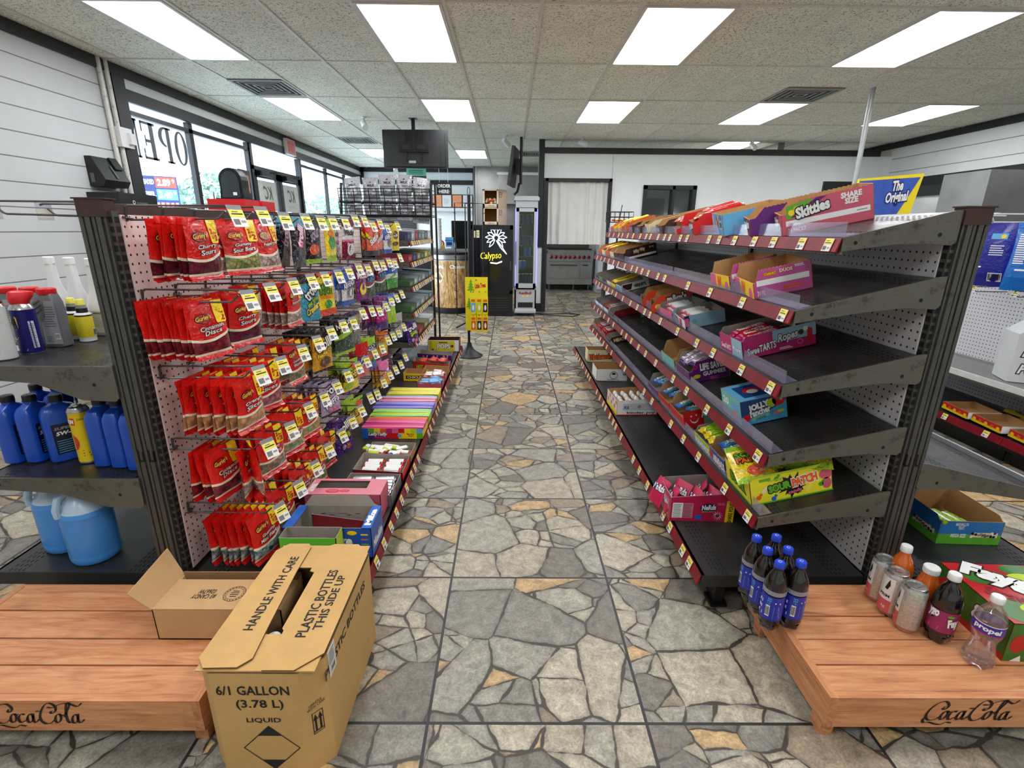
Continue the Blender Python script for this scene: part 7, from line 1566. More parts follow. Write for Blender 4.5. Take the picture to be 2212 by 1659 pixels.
t = thing('tape_dispenser', 'red and white tape roll in a yellow holder on the service counter', 'tape', (-1.16, 8.82, 1.0)); a = MB(); a.box((-.05, 0, 0), (.05, .08, .06), YEL); a.obj('holder', t); a = MB(); a.lathe([(.02, -.02), (.05, -.02), (.05, .02), (.02, .02)], REDP, n=18); a.lathe([(.019, -.021), (.03, -.021), (.03, .021), (.019, .021)], WHITE, n=18); a.obj('roll', t, (0, .03, .085), (PI/2, 0, 0))
# hanging order sign
t = thing('hanging_sign', 'black sign reading order here, hung from the ceiling on two strings', 'sign', (-.985, 8.0, 1.90)); a = MB(); a.box((-.115, 0, -.09), (.115, .008, .085), BLACK); F = Frame((-.115, 0, -.09), (1, 0, 0), (0, 0, 1)); a.text('ORDER', F, (.018, .10, .212, .15), WHITE, None, .03, e=.002); a.text('\u00b7HERE\u00b7', F, (.03, .022, .2, .072), WHITE, None, .03, e=.002); a.obj('sign_board', t)
for x in (-.07, .06): a = MB(); a.tube([(x, .004, .085), (x*1.02, .004, ZC-1.90)], .0025, CAPW, 4); a.obj('string', t)
# teal poster hung above the counter
t = thing('poster', 'teal and dark grey notice hung behind the chip rack', 'poster', (-1.285, 7.4, 1.80)); a = MB(); a.box((-.135, 0, 0), (.135, .006, .31), mat('charcoal_print', (52, 56, 58), .5)); F = Frame((-.135, 0, 0), (1, 0, 0), (0, 0, 1)); a.rect(F, (0, .215, .27, .31), mat('mint_poster', (110, 200, 170), .5), .001); a.lines(F, (.03, .235, .24, .30), 3, mat('charcoal_print', (52, 56, 58)), .002, .35); a.lines(F, (.07, .07, .22, .19), 4, WHITE, .002, .35); a.disc(F, (.04, .17), .018, WHITE, .002, 8); a.tube([(0, .003, .31), (0, .003, ZC-1.80)], .002, CAPW, 4); a.obj('sheet', t)
# framed certificates on the ledge
for i, (x, m_) in enumerate(((-1.68, ORGP), (-1.46, WHITE), (-1.22, ORGP), (-.98, WHITE))):
    t = thing('certificate_frame', 'framed %s certificate, %s from the left on the high ledge' % ('orange' if m_ is ORGP else 'white', ORD[i]), 'picture frame', (x, YB-.12, 1.80), (-.08, 0, 0)); a = MB(); a.box((-.12, 0, 0), (.12, .015, .29), mat('frame_brown', (52, 34, 26), .4)); a.obj('frame', t); a = MB(); F = Frame((-.12, 0, 0), (1, 0, 0), (0, 0, 1)); a.rect(F, (.018, .018, .222, .272), mat('peach_paper', (232, 150, 104), .6) if m_ is ORGP else mat('white_paper', (226, 228, 230), .6), .001); a.lines(F, (.05, .08, .19, .2), 6, GREYP, .002, .25); a.obj('certificate', t)
m = MB(); m.box((-3.3, YB-.2, 1.72), (-.82, YB, 1.79), CAPW); m.box((-3.3, YB-.06, 1.05), (-2.2, YB, 1.72), mat('pass_through_dark', (60, 58, 56), .8)); struct(m.obj('trim_6'))
# stainless kitchen cladding and hood
t = thing('kitchen_hood', 'brushed steel extractor hood and cladding behind the fridges', 'hood', (0, 11.2, 0)); a = MB(); a.box((-.78, .8, 0), (-.74, .9, ZC), STEEL); a.box((-.74, .85, 0), (.62, .9, ZC), STEEL); a.obj('cladding', t); a = MB(); a.box((-.25, .1, 1.85), (.62, .85, 2.44), STEEL); a.box((-.27, .08, 2.42), (.64, .87, 2.47), CAPW); a.obj('hood', t)
t = thing('steel_pipe_column', 'vertical steel conduit at the edge of the steel cladding', 'pipe', (-.80, 12.0, 0)); a = MB(); a.tube([(0, 0, 0), (0, 0, ZC)], .02, CHROME, 8); a.obj('pipe', t)
# curtain
t = thing('curtain', 'white half length curtain hanging in the kitchen doorway', 'curtain', (1.085, 8.5, 0))
CUR = mat('white_curtain', (226, 226, 222), .85, var=.04, vs=6); a = MB()
fold = lambda u: .022*math.sin(u*46+1.3*math.sin(u*9))*(.4+.6*abs(math.sin(u*5+.6)))+.01*math.sin(u*17)
a.grid(lambda u, v: (-.475+.95*u+.006*math.sin(v*5+u*20), fold(u)*(1.0-.35*v), 1.10+.955*v), 110, 14, CUR); a.grid(lambda u, v: (-.475+.95*u, .006+fold(u), 1.10+.955*v), 110, 2, CUR); a.obj('cloth', t); a = MB(); a.tube([(-.49, 0, 2.04), (.49, 0, 2.04)], .008, CAPW, 8); a.obj('rod', t)
# stove
t = thing('gas_range', 'stainless restaurant range with a row of dark red knobs behind the doorway', 'stove', (1.37, 11.55, 0)); w = .51
a = MB(); a.box((-w, .05, .14), (w, .8, .9), STEEL); a.box((-w, .0, .82), (w, .8, .88), STEEL); a.box((-w, .7, .9), (w, .8, 1.45), mat('range_back', (96, 94, 88), .4, .6)); a.box((-w, .02, .66), (w, .06, .83), STEEL); a.box((-w, .3, .0), (w, .78, .14), BLACK); a.box((-w, .03, .14), (w, .06, .26), STEEL); a.obj('body', t)
for k in range(9): a = MB(); a.lathe([(.042, 0), (.040, .02), (.016, .035)], MAROON, n=14); a.box((-.008, -.03, .02), (.008, .03, .035), MAROON); a.obj('knob', t, (-w+.08+k*.105, .02, .745), (PI/2, 0, 0))
for x0, x1 in ((-w+.02, .20), (.24, w-.02)): a = MB(); a.box((x0, .02, .28), (x1, .06, .64), STEEL); d = a.obj('oven_door', t); a = MB(); xm = x1-.04 if x0 < 0 else min(x1, x0+.16); a.tube([(x0+.05, .02, .57), (x0+.05, -.02, .57), (xm, -.02, .57), (xm, .02, .57)], .012, CHROME, 8); a.obj('handle', d)
for x in (-w+.06, .1, w-.06): a = MB(); a.tube([(x, .12, .14), (x, .12, .0)], .022, CHROME, 8); a.obj('leg', t)
a = MB(); a.box((-w+.03, .08, .9), (w-.03, .66, .925), BLACK); a.obj('grate', t)
t = thing('kitchen_freezer', 'white upright freezer edge beside the range seen past the doorway', 'freezer', (2.3, 11.2, 0)); a = MB(); a.box((-.36, 0, 0), (.36, .6, 1.1), PALE); a.obj('cabinet', t); a = MB(); a.box((-.36, -.03, .08), (.36, 0, 1.08), CAPW); a.obj('door', t)
t = thing('kitchen_screen', 'dark grey panel on the kitchen wall seen through the service window', 'panel', (3.35, YB-.05, 1.70)); a = MB(); a.box((-.25, 0, 0), (.25, .05, .35), mat('grey_screen', (84, 84, 82), .5)); a.obj('panel', t)
# floor cable
a = MB(); a.tube([(.43, 8.2, .008), (.7, 8.15, .008), (1.0, 8.25, .008), (1.15, 8.1, .008), (1.0, 7.9, .008), (.75, 8.0, .008), (.5, 8.1, .008)], .008, DKP, 6); tag(a.obj('power_cable'), 'black power cable looped on the floor by the silver can cooler', 'cable')
# black wire spinner rack
t = thing('spinner_rack', 'tall empty black wire spinner rack before the wheat print display', 'rack', (-.53, 6.85, 0)); a = MB(); a.tube([(0, 0, .02), (0, 0, 1.74)], .022, METAL_DK, 8); a.obj('pole', t)
a = MB(); a.tube([(.018*math.cos(k*PI/6), 0, 1.785+.05*math.sin(k*PI/6)) for k in range(13)], .004, METAL_DK, 5); a.obj('top_loop', t)
for k in range(4):
    q = k*PI/2+.35; c, s = math.cos(q)*.19, math.sin(q)*.19; a = MB(); a.tube([(0, 0, 1.64), (c, s, 1.64), (c, s, .2), (c*.3, s*.3, .16)], .0075, METAL_DK, 6)
    for z in [.3+.11*j for j in range(12)]: a.tube([(c*.94, s*.94, z), (c*1.12, s*1.12, z+.015)], .004, METAL_DK, 4)
    a.obj('side_rail', t)
for k in range(4): q = k*PI/2; a = MB(); a.tube([(0, 0, .12), (.2*math.cos(q), .2*math.sin(q), .015)], .012, METAL_DK, 6); a.obj('leg', t)
# yellow air freshener stand
t = thing('air_freshener_stand', 'yellow air freshener card stand on a black pole and round base at the aisle end', 'display stand', (-.43, 5.30, 0)); a = MB(); a.lathe([(.145, 0), (.145, .01), (.10, .035), (.055, .07), (.032, .11), (.022, .15)], DKP, n=32); a.obj('base', t); a = MB(); a.tube([(0, 0, .12), (0, 0, .84)], .014, METAL_DK, 10); a.obj('pole', t)
YC2 = mat('card_yellow', (242, 226, 30), .4, var=.03); a = MB(); a.box((-.03, -.03, .285), (.205, -.026, .845), YC2); F = Frame((-.03, -.03, .285), (1, 0, 0), (0, 0, 1))
def tree(f, cx, cz, h, m_, e=.001):
    for j in range(4): w_ = h*(.10+.07*j); z1 = cz+h*(.5-.2*j); f.poly([F.p(cx-w_, z1-h*.24, e), F.p(cx+w_, z1-h*.24, e), F.p(cx, z1, e)], m_); e += .0001
    f.rect(F, (cx-h*.05, cz-h*.5, cx+h*.05, cz-h*.34), m_, e)
tree(a, .06, .47, .14, GREENP); tree(a, .04, .29, .12, GREENP); a.text('Little Trees', F, (.10, .45, .215, .50), REDP, None, .04, .2, rot=.12, e=.002); a.disc(F, (.115, .53), .007, BRNP, .001, 8); a.obj('card_board', t)
for k, (z, n) in enumerate(((.60, 3), (.36, 3))):
    for j in range(n): a = MB(); a.tube([(.06+.062*j, -.03, z+.10), (.06+.062*j, -.15, z+.10), (.06+.062*j, -.17, z+.115)], .0025, CHROME, 5); a.obj('hook', t)
for k, (z, cs) in enumerate(((.485, (SKYP, LIMEP, BLACK)), (.30, (ORGP, NAVY, MAROON)))):
    for j, c in enumerate(cs):
        for q in range(2):
            a = MB(); a.box((-.026, 0, -.13), (.026, .004, .04), YC2); F2 = Frame((-.026, 0, -.13), (1, 0, 0), (0, 0, 1)); a.rect(F2, (.004, .02, .048, .115), c, .001); a.rect(F2, (.006, .125, .046, .15), ORGP, .001); a.disc(F2, (.026, .065), .011, WHITE, .002, 10, .03)
            tag(a.obj('air_freshener', None, (-.37+.062*j, 5.30-.09-.055*(1-q), z+.125)), 'carded air freshener, %s of the %s row, %s card, on the yellow stand' % (['left', 'middle', 'right'][j], ['upper', 'lower'][k], ['front', 'back'][q]), 'air freshener', 'air fresheners on the yellow stand')
# wire chip rack behind the left gondola
t = thing('chip_rack', 'black wire basket rack of silver snack bags behind the far end of the left gondola', 'rack', (-1.27, 5.42, 0)); a = MB()
for x in (-.46, .46): a.tube([(x, .0, 0), (x, 0, 1.42), (x, .08, 1.76)], .014, METAL_DK, 6)
for x in (-.46, .46): a.tube([(x, .36, 0), (x, .36, 1.8)], .012, METAL_DK, 6)
a.tube([(-.46, .0, 1.44), (.46, .0, 1.44)], .012, METAL_DK, 6); a.tube([(-.46, .36, 1.8), (.46, .36, 1.8)], .008, METAL_DK, 6); a.obj('frame', t)
for zi, z in enumerate((1.58, 1.45)):
    a = MB()
    for k in range(5): a.tube([(-.46, -.02-.006*k, z+.03*k), (.46, -.02-.006*k, z+.03*k)], .0035, METAL_DK, 4)
    for k in range(13): x = -.46+.92*k/12; a.tube([(x, .02, z-.01), (x, -.02, z), (x, -.05, z+.125)], .003 if k % 2 else .005, METAL_DK, 4)
    for k in range(6): a.tube([(-.46, .05+.06*k, z-.012), (.46, .05+.06*k, z-.012)], .003, METAL_DK, 4)
    for s in (-1, 1): a.tube([(s*.46, -.045, z+.12), (s*.46, .33, z+.12)], .004, METAL_DK, 4); a.tube([(s*.46, -.02, z), (s*.46, .33, z)], .004, METAL_DK, 4)
    a.obj('wire_basket', t)
def chips(s): return print_bag(.17, .24, B((.12, 'silver'), (.55, 'grey'), (1, 'silver')), [('MILK', (.3, .62, .75, .72), BLKT, None, 0)], s, [(.5, .80, .06, .03, FB['burg']), (.5, .35, .3, .1, FB['silver'])], .05)
CH = [chips(3), chips(8)]
for zi, z in enumerate((1.62, 1.46)):
    for j in range(5):
        o = put(CH[(j+zi) % 2], 'snack_bag'); o.location = (-1.27-.36+.18*j, 5.55+.02*(j % 2), z+.20+(.03 if j in (2, 3) else 0)-(.05 if zi else 0)); o.rotation_euler = (-.18+.1*(j % 3), .05*(j-2), .1*((j*2) % 3-1)); tag(o, 'silver snack bag, %s from the left in the %s basket of the wire rack' % (ORD[j], ['upper', 'lower'][zi]), 'snack bag', 'silver snack bags in the wire rack')
# exit sign
t = thing('exit_sign', 'small red lettered exit sign on the window wall above the door', 'sign', (XL+.045, 8.45, 2.50)); a = MB(); a.box((-.02, -.16, -.11), (.03, .16, .11), CAPW); a.obj('housing', t); a = MB(); F = Frame((.03, .15, -.1), (0, -1, 0), (0, 0, 1)); F = Frame((.031, -.15, -.10), (0, 1, 0), (0, 0, 1)); a.rect(F, (0, 0, .3, .2), mat('pale_red_face', (226, 120, 120), .5), .0); a.text('EXIT', F, (.03, .035, .27, .165), REDP, None, .05, e=.002); a.obj('face', t)
# conduit, junction box, router clutter on the left wall
for y, lb in ((4.76, 'rusty white conduit running down the left wall, nearer one'), (4.84, 'rusty white conduit running down the left wall, next to the black trim')):
    a = MB(); a.tube([(XL+.025, y, ZC), (XL+.025, y+.0, 2.3), (XL+.03, y, 1.35)], .019, worn_metal('rusty_pipe', (206, 204, 198), (120, 80, 50), .8, .5, .1) if 'PIPE' not in globals() else PIPE, 10); tag(a.obj('conduit_pipe'), lb, 'pipe', 'conduits on the left wall')
t = thing('junction_box', 'white junction box on the conduits beside the window', 'junction box', (XL, 4.86, 1.98)); a = MB(); a.box((0, -.07, 0), (.07, .08, .16), CAPW); a.obj('box_body', t); a = MB(); a.box((.07, .01, .03), (.10, .08, .12), CAPW); a.obj('cover', t)
t = thing('money_order_printer', 'black box shaped machine with slanted lid on the left wall below the junction box', 'machine', (XL, 4.58, 1.63)); a = MB(); a.prism([(0, -.16, 0), (.11, -.16, .0), (.14, -.16, .05), (.05, -.16, .23), (0, -.16, .23)], (0, .28, 0), DKP); a.box((.02, -.162, .03), (.05, -.16, .10), GRP_); a.prism([(.135, -.02, .068), (.085, -.02, .165), (.088, -.02, .168), (.138, -.02, .071)], (0, .015, 0), GRP_); a.obj('housing', t); a = MB(); a.prism([(.05, .02, .232), (.10, .02, .14), (.11, .02, .145), (.06, .02, .237)], (0, .09, 0), FBK); a.obj('lid', t)
t = thing('speaker_box', 'black speaker cabinet with round logo standing below the slanted machine', 'speaker', (XL, 4.60, 1.05)); a = MB(); a.box((0, -.24, 0), (.26, .22, .53), DKP); a.obj('cabinet', t); a = MB(); F = Frame((.26, -.24, 0), (0, 1, 0), (0, 0, 1)); a.rect(F, (.15, .1, .36, .40), FBK, .002); a.disc(F, (.16, .46), .016, CAPW, .002, 12); a.disc(F, (.16, .46), .010, DKP, .003, 12); a.lines(F, (.19, .45, .33, .47), 1, GRP_, .002, .6); a.obj('front_panel', t)
# black hooded figure like thing on top near the window : a domed barstool back
t = thing('phone_display', 'black domed display stand with rounded top in front of the second window', 'display stand', (-2.86, 5.5, 0)); a = MB(); prof = [(-.10, 1.0), (-.12, 1.62), (-.11, 1.70)]+[(.115*math.cos(PI-k*PI/10), 1.78+.115*math.sin(PI-k*PI/10)) for k in range(11)]+[(.115, 1.70), (.12, 1.62), (.10, 1.0)]
a.prism([(x, 0, z) for x, z in prof], (0, .14, 0), FBK); a.prism([(x*.8, -.008, 1.45+(z-1.45)*.93) for x, z in prof if z > 1.5], (0, .01, 0), mat('slate_black', (36, 38, 40), .5)); a.rect(Frame((0, -.008, 0), (1, 0, 0), (0, 0, 1)), (.02, 1.63, .06, 1.66), WHITE, .003); a.obj('dome', t); a = MB(); a.box((-.16, -.05, .0), (.16, .2, 1.05), DKP); a.obj('pedestal', t); a = MB(); a.box((-.14, -.06, 1.55), (.14, .16, 1.6), FBK); a.obj('ledge', t)
# window poster, red boxes on the far side of the left gondola top
t = thing('window_poster', 'dark food poster stuck on the second window', 'poster', (XL-.008, 7.05, 1.55)); a = MB(); a.box((0, -.18, 0), (.003, .12, .48), mat('poster_dark', (44, 26, 36), .4, var=.3, vs=12)); F = Frame((.003, -.18, 0), (0, 1, 0), (0, 0, 1)); a.rect(F, (.03, .2, .26, .42), mat('poster_tan', (170, 120, 90), .5, var=.3, vs=20), .001); a.rect(F, (0, 0, .3, .06), REDP, .001); a.lines(F, (.04, .09, .24, .16), 2, WHITE, .002, .3); a.obj('sheet', t)
for y, c, lb in ((2.62, REDP, 'bright red carton standing on the far face of the left gondola, nearer one'), (2.80, REDP, 'bright red carton standing on the far face of the left gondola, farther one')):
    a = MB(); a.box((-.09, -.07, 0), (.09, .07, .545), c); tag(a.obj('red_carton', None, (-1.36, y, S1)), lb, 'box', 'red cartons behind the pegboard')
# black wire basket beyond the top shelf of the right gondola
t = thing('wire_basket', 'black wire basket with orange packs beyond the far end of the right gondola', 'basket', (1.13, 5.42, 1.40)); a = MB()
for z in (0, .05, .10):
    a.tube([(-.12, -.1, z), (.12, -.1, z), (.12, .1, z), (-.12, .1, z), (-.12, -.1, z)], .003, METAL_DK, 4)
for k in range(6): x = -.12+.048*k; a.tube([(x, -.1, .1), (x, -.1, 0), (x, .1, 0), (x, .1, .1)], .0025, METAL_DK, 4)
a.tube([(0, 0, .0), (.02, 0, .17)], .004, METAL_DK, 4); a.tube([(0, .05, 0), (0, .05, -1.40)], .01, METAL_DK, 6); a.obj('basket', t)
for j in range(3): tag(put(PK_ORG, 'candy_bar', None, (1.06+.06*j, 5.35, 1.41), (.0, 0, .2*j-.2)), 'orange candy pack, %s in the wire basket' % ['left', 'middle', 'right'][j], 'candy bar', 'orange packs in the wire basket')
# steel support pole
a = MB(); a.tube([(3.51, 5.45, 0), (3.51, 5.45, ZC)], .024, mat('galvanised_pole', (176, 178, 178), .4, .5), 14); tag(a.obj('support_pole'), 'thin galvanised support pole rising to the ceiling behind the right gondola', 'pole')
# blue and yellow snack placards on the far face of the right gondola
t = thing('snack_placard', 'blue and yellow cardboard header reading the original, above the right gondola', 'sign', (1.50, 2.16, 1.16), (0, 0, .2)); a = MB(); BLH = mat('header_blue', (60, 92, 184), .4, var=.15, vs=20)
P = [(-.14, .0), (.13, .0), (.20, .39), (-.11, .36)]; a.prism([(x, 0, z) for x, z in P], (0, .006, 0), mat('header_yellow', (244, 222, 40), .4)); F = Frame((0, 0, 0), (1, 0, 0), (0, 0, 1)); a.poly([F.p(x, z, .001) for x, z in ((-.12, .2), (.02, .22), (.10, .22), (.185, .375), (-.105, .352))], BLH); a.text('The\nOriginal', F, (.03, .265, .14, .36), WHITE, NAVY, .04, .2, .08, .12, .002); a.text('FISH\nTAKE', F, (-.03, .10, .07, .19), REDP, WHITE, .04, .2, .05, .1, .002); a.text('BLUE', F, (.0, .02, .08, .07), BLACK, None, .03, e=.002); a.disc(F, (.1, .11), .035, ORGP, .0012, 12, .02); a.obj('card', t)
# cooler front by the right wall
t = thing('reach_in_cooler', 'grey and white reach in cooler doors with black frames by the right wall', 'cooler', (5.55, 0, 0)); a = MB(); a.box((.0, 4.0, 0), (.40, 8.3, .15), FBK); a.box((0, 4.0, 1.80), (.38, 8.3, 1.93), FBK); a.obj('frame', t)
for k in range(5):
    y0 = 4.1+k*.84; a = MB(); a.box((0, y0, .15), (.05, y0+.05, 1.8), FBK); a.box((0, y0+.79, .15), (.05, y0+.84, 1.8), FBK); d = a.obj('door_frame', t); a = MB(); a.box((.02, y0+.05, .15), (.03, y0+.79, 1.8), mat('cooler_door_pale', (176, 178, 178), .35, var=.2, vs=3)); a.obj('door_panel', d)
t = thing('steel_cabinet', 'tall brushed steel cabinet behind the pegboard near the right wall', 'cabinet', (4.72, 4.72, 0)); a = MB(); a.box((-.5, 0, 0), (.5, .5, 1.86), STEEL); a.obj('cabinet_body', t)
t = thing('curtain_strips', 'grey plastic strip curtain panel in a dark frame behind the blue and yellow header', 'curtain', (4.5, 6.9, 0)); a = MB(); a.box((-.45, 0, 1.72), (.45, .03, 1.95), FBK); a.box((.38, 0, 0), (.42, .03, 1.95), FBK); a.obj('frame', t); a = MB(); a.grid(lambda u, v: (-.42+.8*u, .02+.015*math.sin(u*40), .3+1.42*v), 60, 2, mat('grey_strip', (150, 150, 152), .4)); a.obj('strips', t)
# goods on the third gondola
BLU2 = [('deep blue', FB['blue']), ('bright blue', film('bright_blue_film', (26, 110, 200))), ('deep blue', FB['blue'])]
NVF = film('royal_bag_film', (30, 36, 150))
for j, (x, y, m_, lb) in enumerate(((3.14, 3.36, NVF, 'large royal blue snack bag with white panels, left of the hanging pair'), (3.12, 3.02, BLU2[1][1], 'large bright blue snack bag, right of the hanging pair'), (3.14, 2.70, NVF, 'large royal blue snack bag partly outside the right edge'))):
    a, F = bag_shell(.27, .40, .07, [(.2, .2, .2, 2, m_), (1, 1, 1, 6, m_)], 30+j); a.lines(F, (.03, .16, .10, .34), 14, WHITE, .002, .55); a.lines(F, (.14, .2, .22, .27), 5, WHITE, .002, .4); a.rect(F, (.13, .30, .21, .335), SKYP, .002); a.disc(F, (.19, .317), .013, YEL, .003, 10); a.barcode(F, (.16, .035, .23, .09), .002, 8); a.rect(F, (.05, .12, .12, .13), WHITE, .002)
    o = a.obj('snack_bag', None, (x, y, 1.385), (0, 0, -PI/2+.5)); tag(o, lb, 'snack bag', 'blue bags on the white pegboard')
for k in range(4):
    y = 2.70+.33*k; t = thing('display_hook', 'long white wire hook holding blue bags, %s from the right edge' % ORD[k], 'hook', (3.49, y, 1.39), group='hooks over the blue bags'); a = MB(); a.tube([(0, 0, .0), (-.38, 0, 0), (-.40, 0, .03)], .005, CAPW, 6); a.tube([(0, 0, .05), (-.42, 0, .05)], .005, CAPW, 6); a.box((-.42, -.05, .045), (-.40, .05, .055), CAPW); a.obj('wire', t); a = MB(); a.box((-.428, -.03, .0), (-.424, .03, .05), LIPM); a.obj('tag_plate', t)
for k in range(4):
    t = thing('display_hook', 'low empty wire hook with yellow tag on the white pegboard, %s from the right edge' % ORD[k], 'hook', (3.49, 2.62+.3*k, .93), group='low hooks on the white pegboard'); a = MB(); a.tube([(0, 0, 0), (-.22, 0, .0), (-.24, 0, .02)], .003, METAL_DK, 5); a.tube([(0, 0, .035), (-.25, 0, .035)], .003, METAL_DK, 5); a.obj('wire', t); put(TAGME, 'price_tag', t, (-.252, 0, .0), (-.3, 0, -PI/2))
a = MB(); PKL_ = mat('pickle_box_white', (214, 216, 218), .5, var=.03); P = [(0, 0), (.30, 0), (.34, .06), (.34, .12), (.20, .36), (.10, .38), (0, .30)]
a.prism([(x, 0, z) for x, z in P], (0, .20, 0), PKL_); F = Frame((0, 0, 0), (1, 0, 0), (0, 0, 1))
a.text('PICKLE', F, (.04, .155, .26, .215), WHITE, BLACK, .05, .2, .09, -.06, .001); a.text('IN-A', F, (.09, .115, .20, .150), WHITE, BLACK, .05, .2, .08, -.06, .001); a.text('POUCH', F, (.04, .05, .26, .11), WHITE, BLACK, .05, .2, .09, -.06, .001); a.rect(F, (.10, .235, .22, .26), GRP_, .0008); a.text("VAN HOLTEN'S", F, (.108, .24, .212, .255), WHITE, None, .02, e=.0012); a.text('PACK', F, (.06, .31, .12, .335), BLACK, None, .03, e=.001)
o = a.obj('pickle_carton', None, (3.12, 2.99, .4335), (0, 0, -.42)); tag(o, 'white pickle pouch carton with sloping side on the shelf right of the end post', 'carton')
CHB = print_bag(.13, .19, B((.35, 'brown'), (1, 'silver')), [('TATO', (.2, .56, .8, .68), BLKT, None, 0)], 4, [(.5, .78, .3, .1, FB['white'])], .03)
for j in range(5): o = put(CHB, 'snack_bag', None, (3.30-.02*(j % 2), 2.45+.085*j, .66), (0, 0, -PI/2+.4)); tag(o, 'silver and brown crisp bag, %s from the right edge, hanging above the grey shelf' % ORD[j], 'snack bag', 'silver and brown bags')
for j, (y, lb) in enumerate(((2.62, 'shallow red printed tray on the lowest deck by the right wall, nearest'), (2.88, 'shallow red printed tray on the lowest deck by the right wall, middle'), (3.12, 'shallow red printed tray on the lowest deck by the right wall, farthest'))):
    def pt(a, FF, FR, FL, W, D, H, hf):
        a.rect(FF, (0, 0, W, hf*.35), YEL, .0006)
        for q in range(5): a.disc(FF, (W*(.1+.2*q), hf*.5), .014, [YEL, ORGP][q % 2], .001, 8, .01)
    a = carton(.23, .2, .05, .045, REDP, WHITE, CARD, prints=pt, dip=0); o = a.obj('snack_tray'); o.matrix_world = TR((2.955+.01*j, y, .1712), 0, 0, -PI/2-.12); tag(o, lb, 'tray', 'red trays on the lowest deck')
for j in range(4):
    o = put(bag_me('yellow', j % 2), 'snack_bag'); o.location = (3.30, 2.72+.13*j, .20); o.rotation_euler = (-1.45, 0, .2*j); tag(o, 'gold and black snack bag lying flat at the back of the lowest deck, %s' % ORD[j], 'snack bag', 'gold bags on the lowest deck')
# cereal treat box on the far deck of the right gondola
def pr_rk(a, FF, FR, FL, W, D, H, hf):
    for F, L in ((FF, W), (FR, D), (FL, D)): a.rect(F, (0, 0, L, H*.38), mat('grass_green_print', (92, 172, 44), .4, var=.03))
    for F, L in ((FL, D), (FF, W)):
        a.text('MARSHMALLOW\nTREATS', F, (L*.24, H*.56, L*.44, H*.82), WHITE, None, .02); a.text('MEGA SIZE', F, (L*.2, H*.26, L*.44, H*.40), WHITE, GREENP, .04, 0, .04)
        a.rect(F, (L*.52, H*.28, L*.94, H*.46), CREAM, .0009)
        for q in range(22): a.disc(F, (L*(.53+.4*((q*.377) % 1)), H*(.3+.15*((q*.61) % 1))), .006, [WHITE, BRNP, NAVY][q % 3], .0012, 7)
        a.disc(F, (L*.06, H*.84), .010, LIMEP, .001)
CYB = mat('cereal_blue', (40, 120, 190), .4, var=.04)
a = carton(.24, .27, .115, .10, CYB, CYB, CARD, prints=pr_rk, dip=.1)
a.xf(Matrix.Rotation(0, 4, 'Z')); o = a.obj('cereal_bar_carton'); o.matrix_world = TR((1.80, 1.68, .1512), 0, 0, -.04); tag(o, 'blue and green cereal treat carton on the base deck right of the end post', 'carton')
TRT = bar_mesh(.12, .06, .03, FB['blue'], FB['lime']); 
for j in range(4): o = put(TRT, 'cereal_bar', None, (1.72+.062*(j % 3), 1.72+.1*(j//3), .18+.01*(j % 2)), (0, 0, .1*j)); tag(o, 'blue and green wrapped bar inside the blue and green carton', 'cereal bar', 'bars in the blue and green carton')
a = carton(.22, .24, .10, .09, mat('cookie_blue', (34, 70, 170), .35, var=.1), mat('cookie_blue', (34, 70, 170)), CARD, dip=.1); o = a.obj('cookie_carton'); o.matrix_world = TR((1.80, 2.02, .1512), 0, 0, -.1); tag(o, 'dark blue carton behind the blue and green one on the base deck', 'carton')
CK = bar_mesh(.2, .09, .03, FB['blue'], FB['silver']); 
for j in range(2): o = put(CK, 'cookie_pack', None, (1.75+.1*j, 1.96, .215), (.06, 0, .1-.3*j)); tag(o, 'blue foil pack on the dark blue carton, %s one' % ['left', 'right'][j], 'cookie pack', 'blue foil packs')
# ------------------------------------------------------------------ outside the windows
ASP = mat('pale_concrete_lot', (176, 176, 172), .8, var=.08, vs=.8)
m = MB(); m.box((-60, -30, -.2), (XL-.2, 60, -.05), ASP); o = m.obj('parking_lot'); struct(o)
# slab-serif letters on the first window, read from outside
GREYL = mat('window_letter_grey', (92, 92, 96), .5)
def slab(ch, a, F, u0, v0, w, h):
    R = lambda x0, y0, x1, y1: a.rect(F, (u0+x0*w, v0+y0*h, u0+x1*w, v0+y1*h), GREYL, 0)
    if ch == 'O':
        n = 24
        for k in range(n):
            q0, q1 = 2*PI*k/n, 2*PI*(k+1)/n; P = [(.5+.48*math.cos(q0), .5+.5*math.sin(q0)), (.5+.48*math.cos(q1), .5+.5*math.sin(q1)), (.5+.24*math.cos(q1), .5+.44*math.sin(q1)), (.5+.24*math.cos(q0), .5+.44*math.sin(q0))]
            a.poly([F.p(u0+x*w, v0+y*h, 0) for x, y in P], GREYL)
    elif ch == 'P':
        R(.14, 0, .40, 1); R(0, 0, .56, .06); R(0, .94, .5, 1); n = 12
        for k in range(n):
            q0, q1 = -PI/2+PI*k/n, -PI/2+PI*(k+1)/n; P = [(.45+.5*math.cos(q0), .72+.28*math.sin(q0)), (.45+.5*math.cos(q1), .72+.28*math.sin(q1)), (.45+.24*math.cos(q1), .72+.22*math.sin(q1)), (.45+.24*math.cos(q0), .72+.22*math.sin(q0))]
            a.poly([F.p(u0+x*w, v0+y*h, 0) for x, y in P], GREYL)
    elif ch == 'E':
        R(.14, 0, .42, 1); R(0, 0, .95, .07); R(0, .93, .95, 1); R(.4, .46, .75, .54); R(.70, .36, .77, .64); R(.86, 0, .95, .28); R(.86, .72, .95, 1)
    else:
        R(.08, 0, .20, 1); R(.78, 0, .92, 1); R(0, 0, .34, .06); R(0, .94, .3, 1); R(.66, .94, 1, 1); a.poly([F.p(u0+x*w, v0+y*h, 0) for x, y in ((.06, 1), (.40, 1), (.94, 0), (.62, 0))], GREYL)
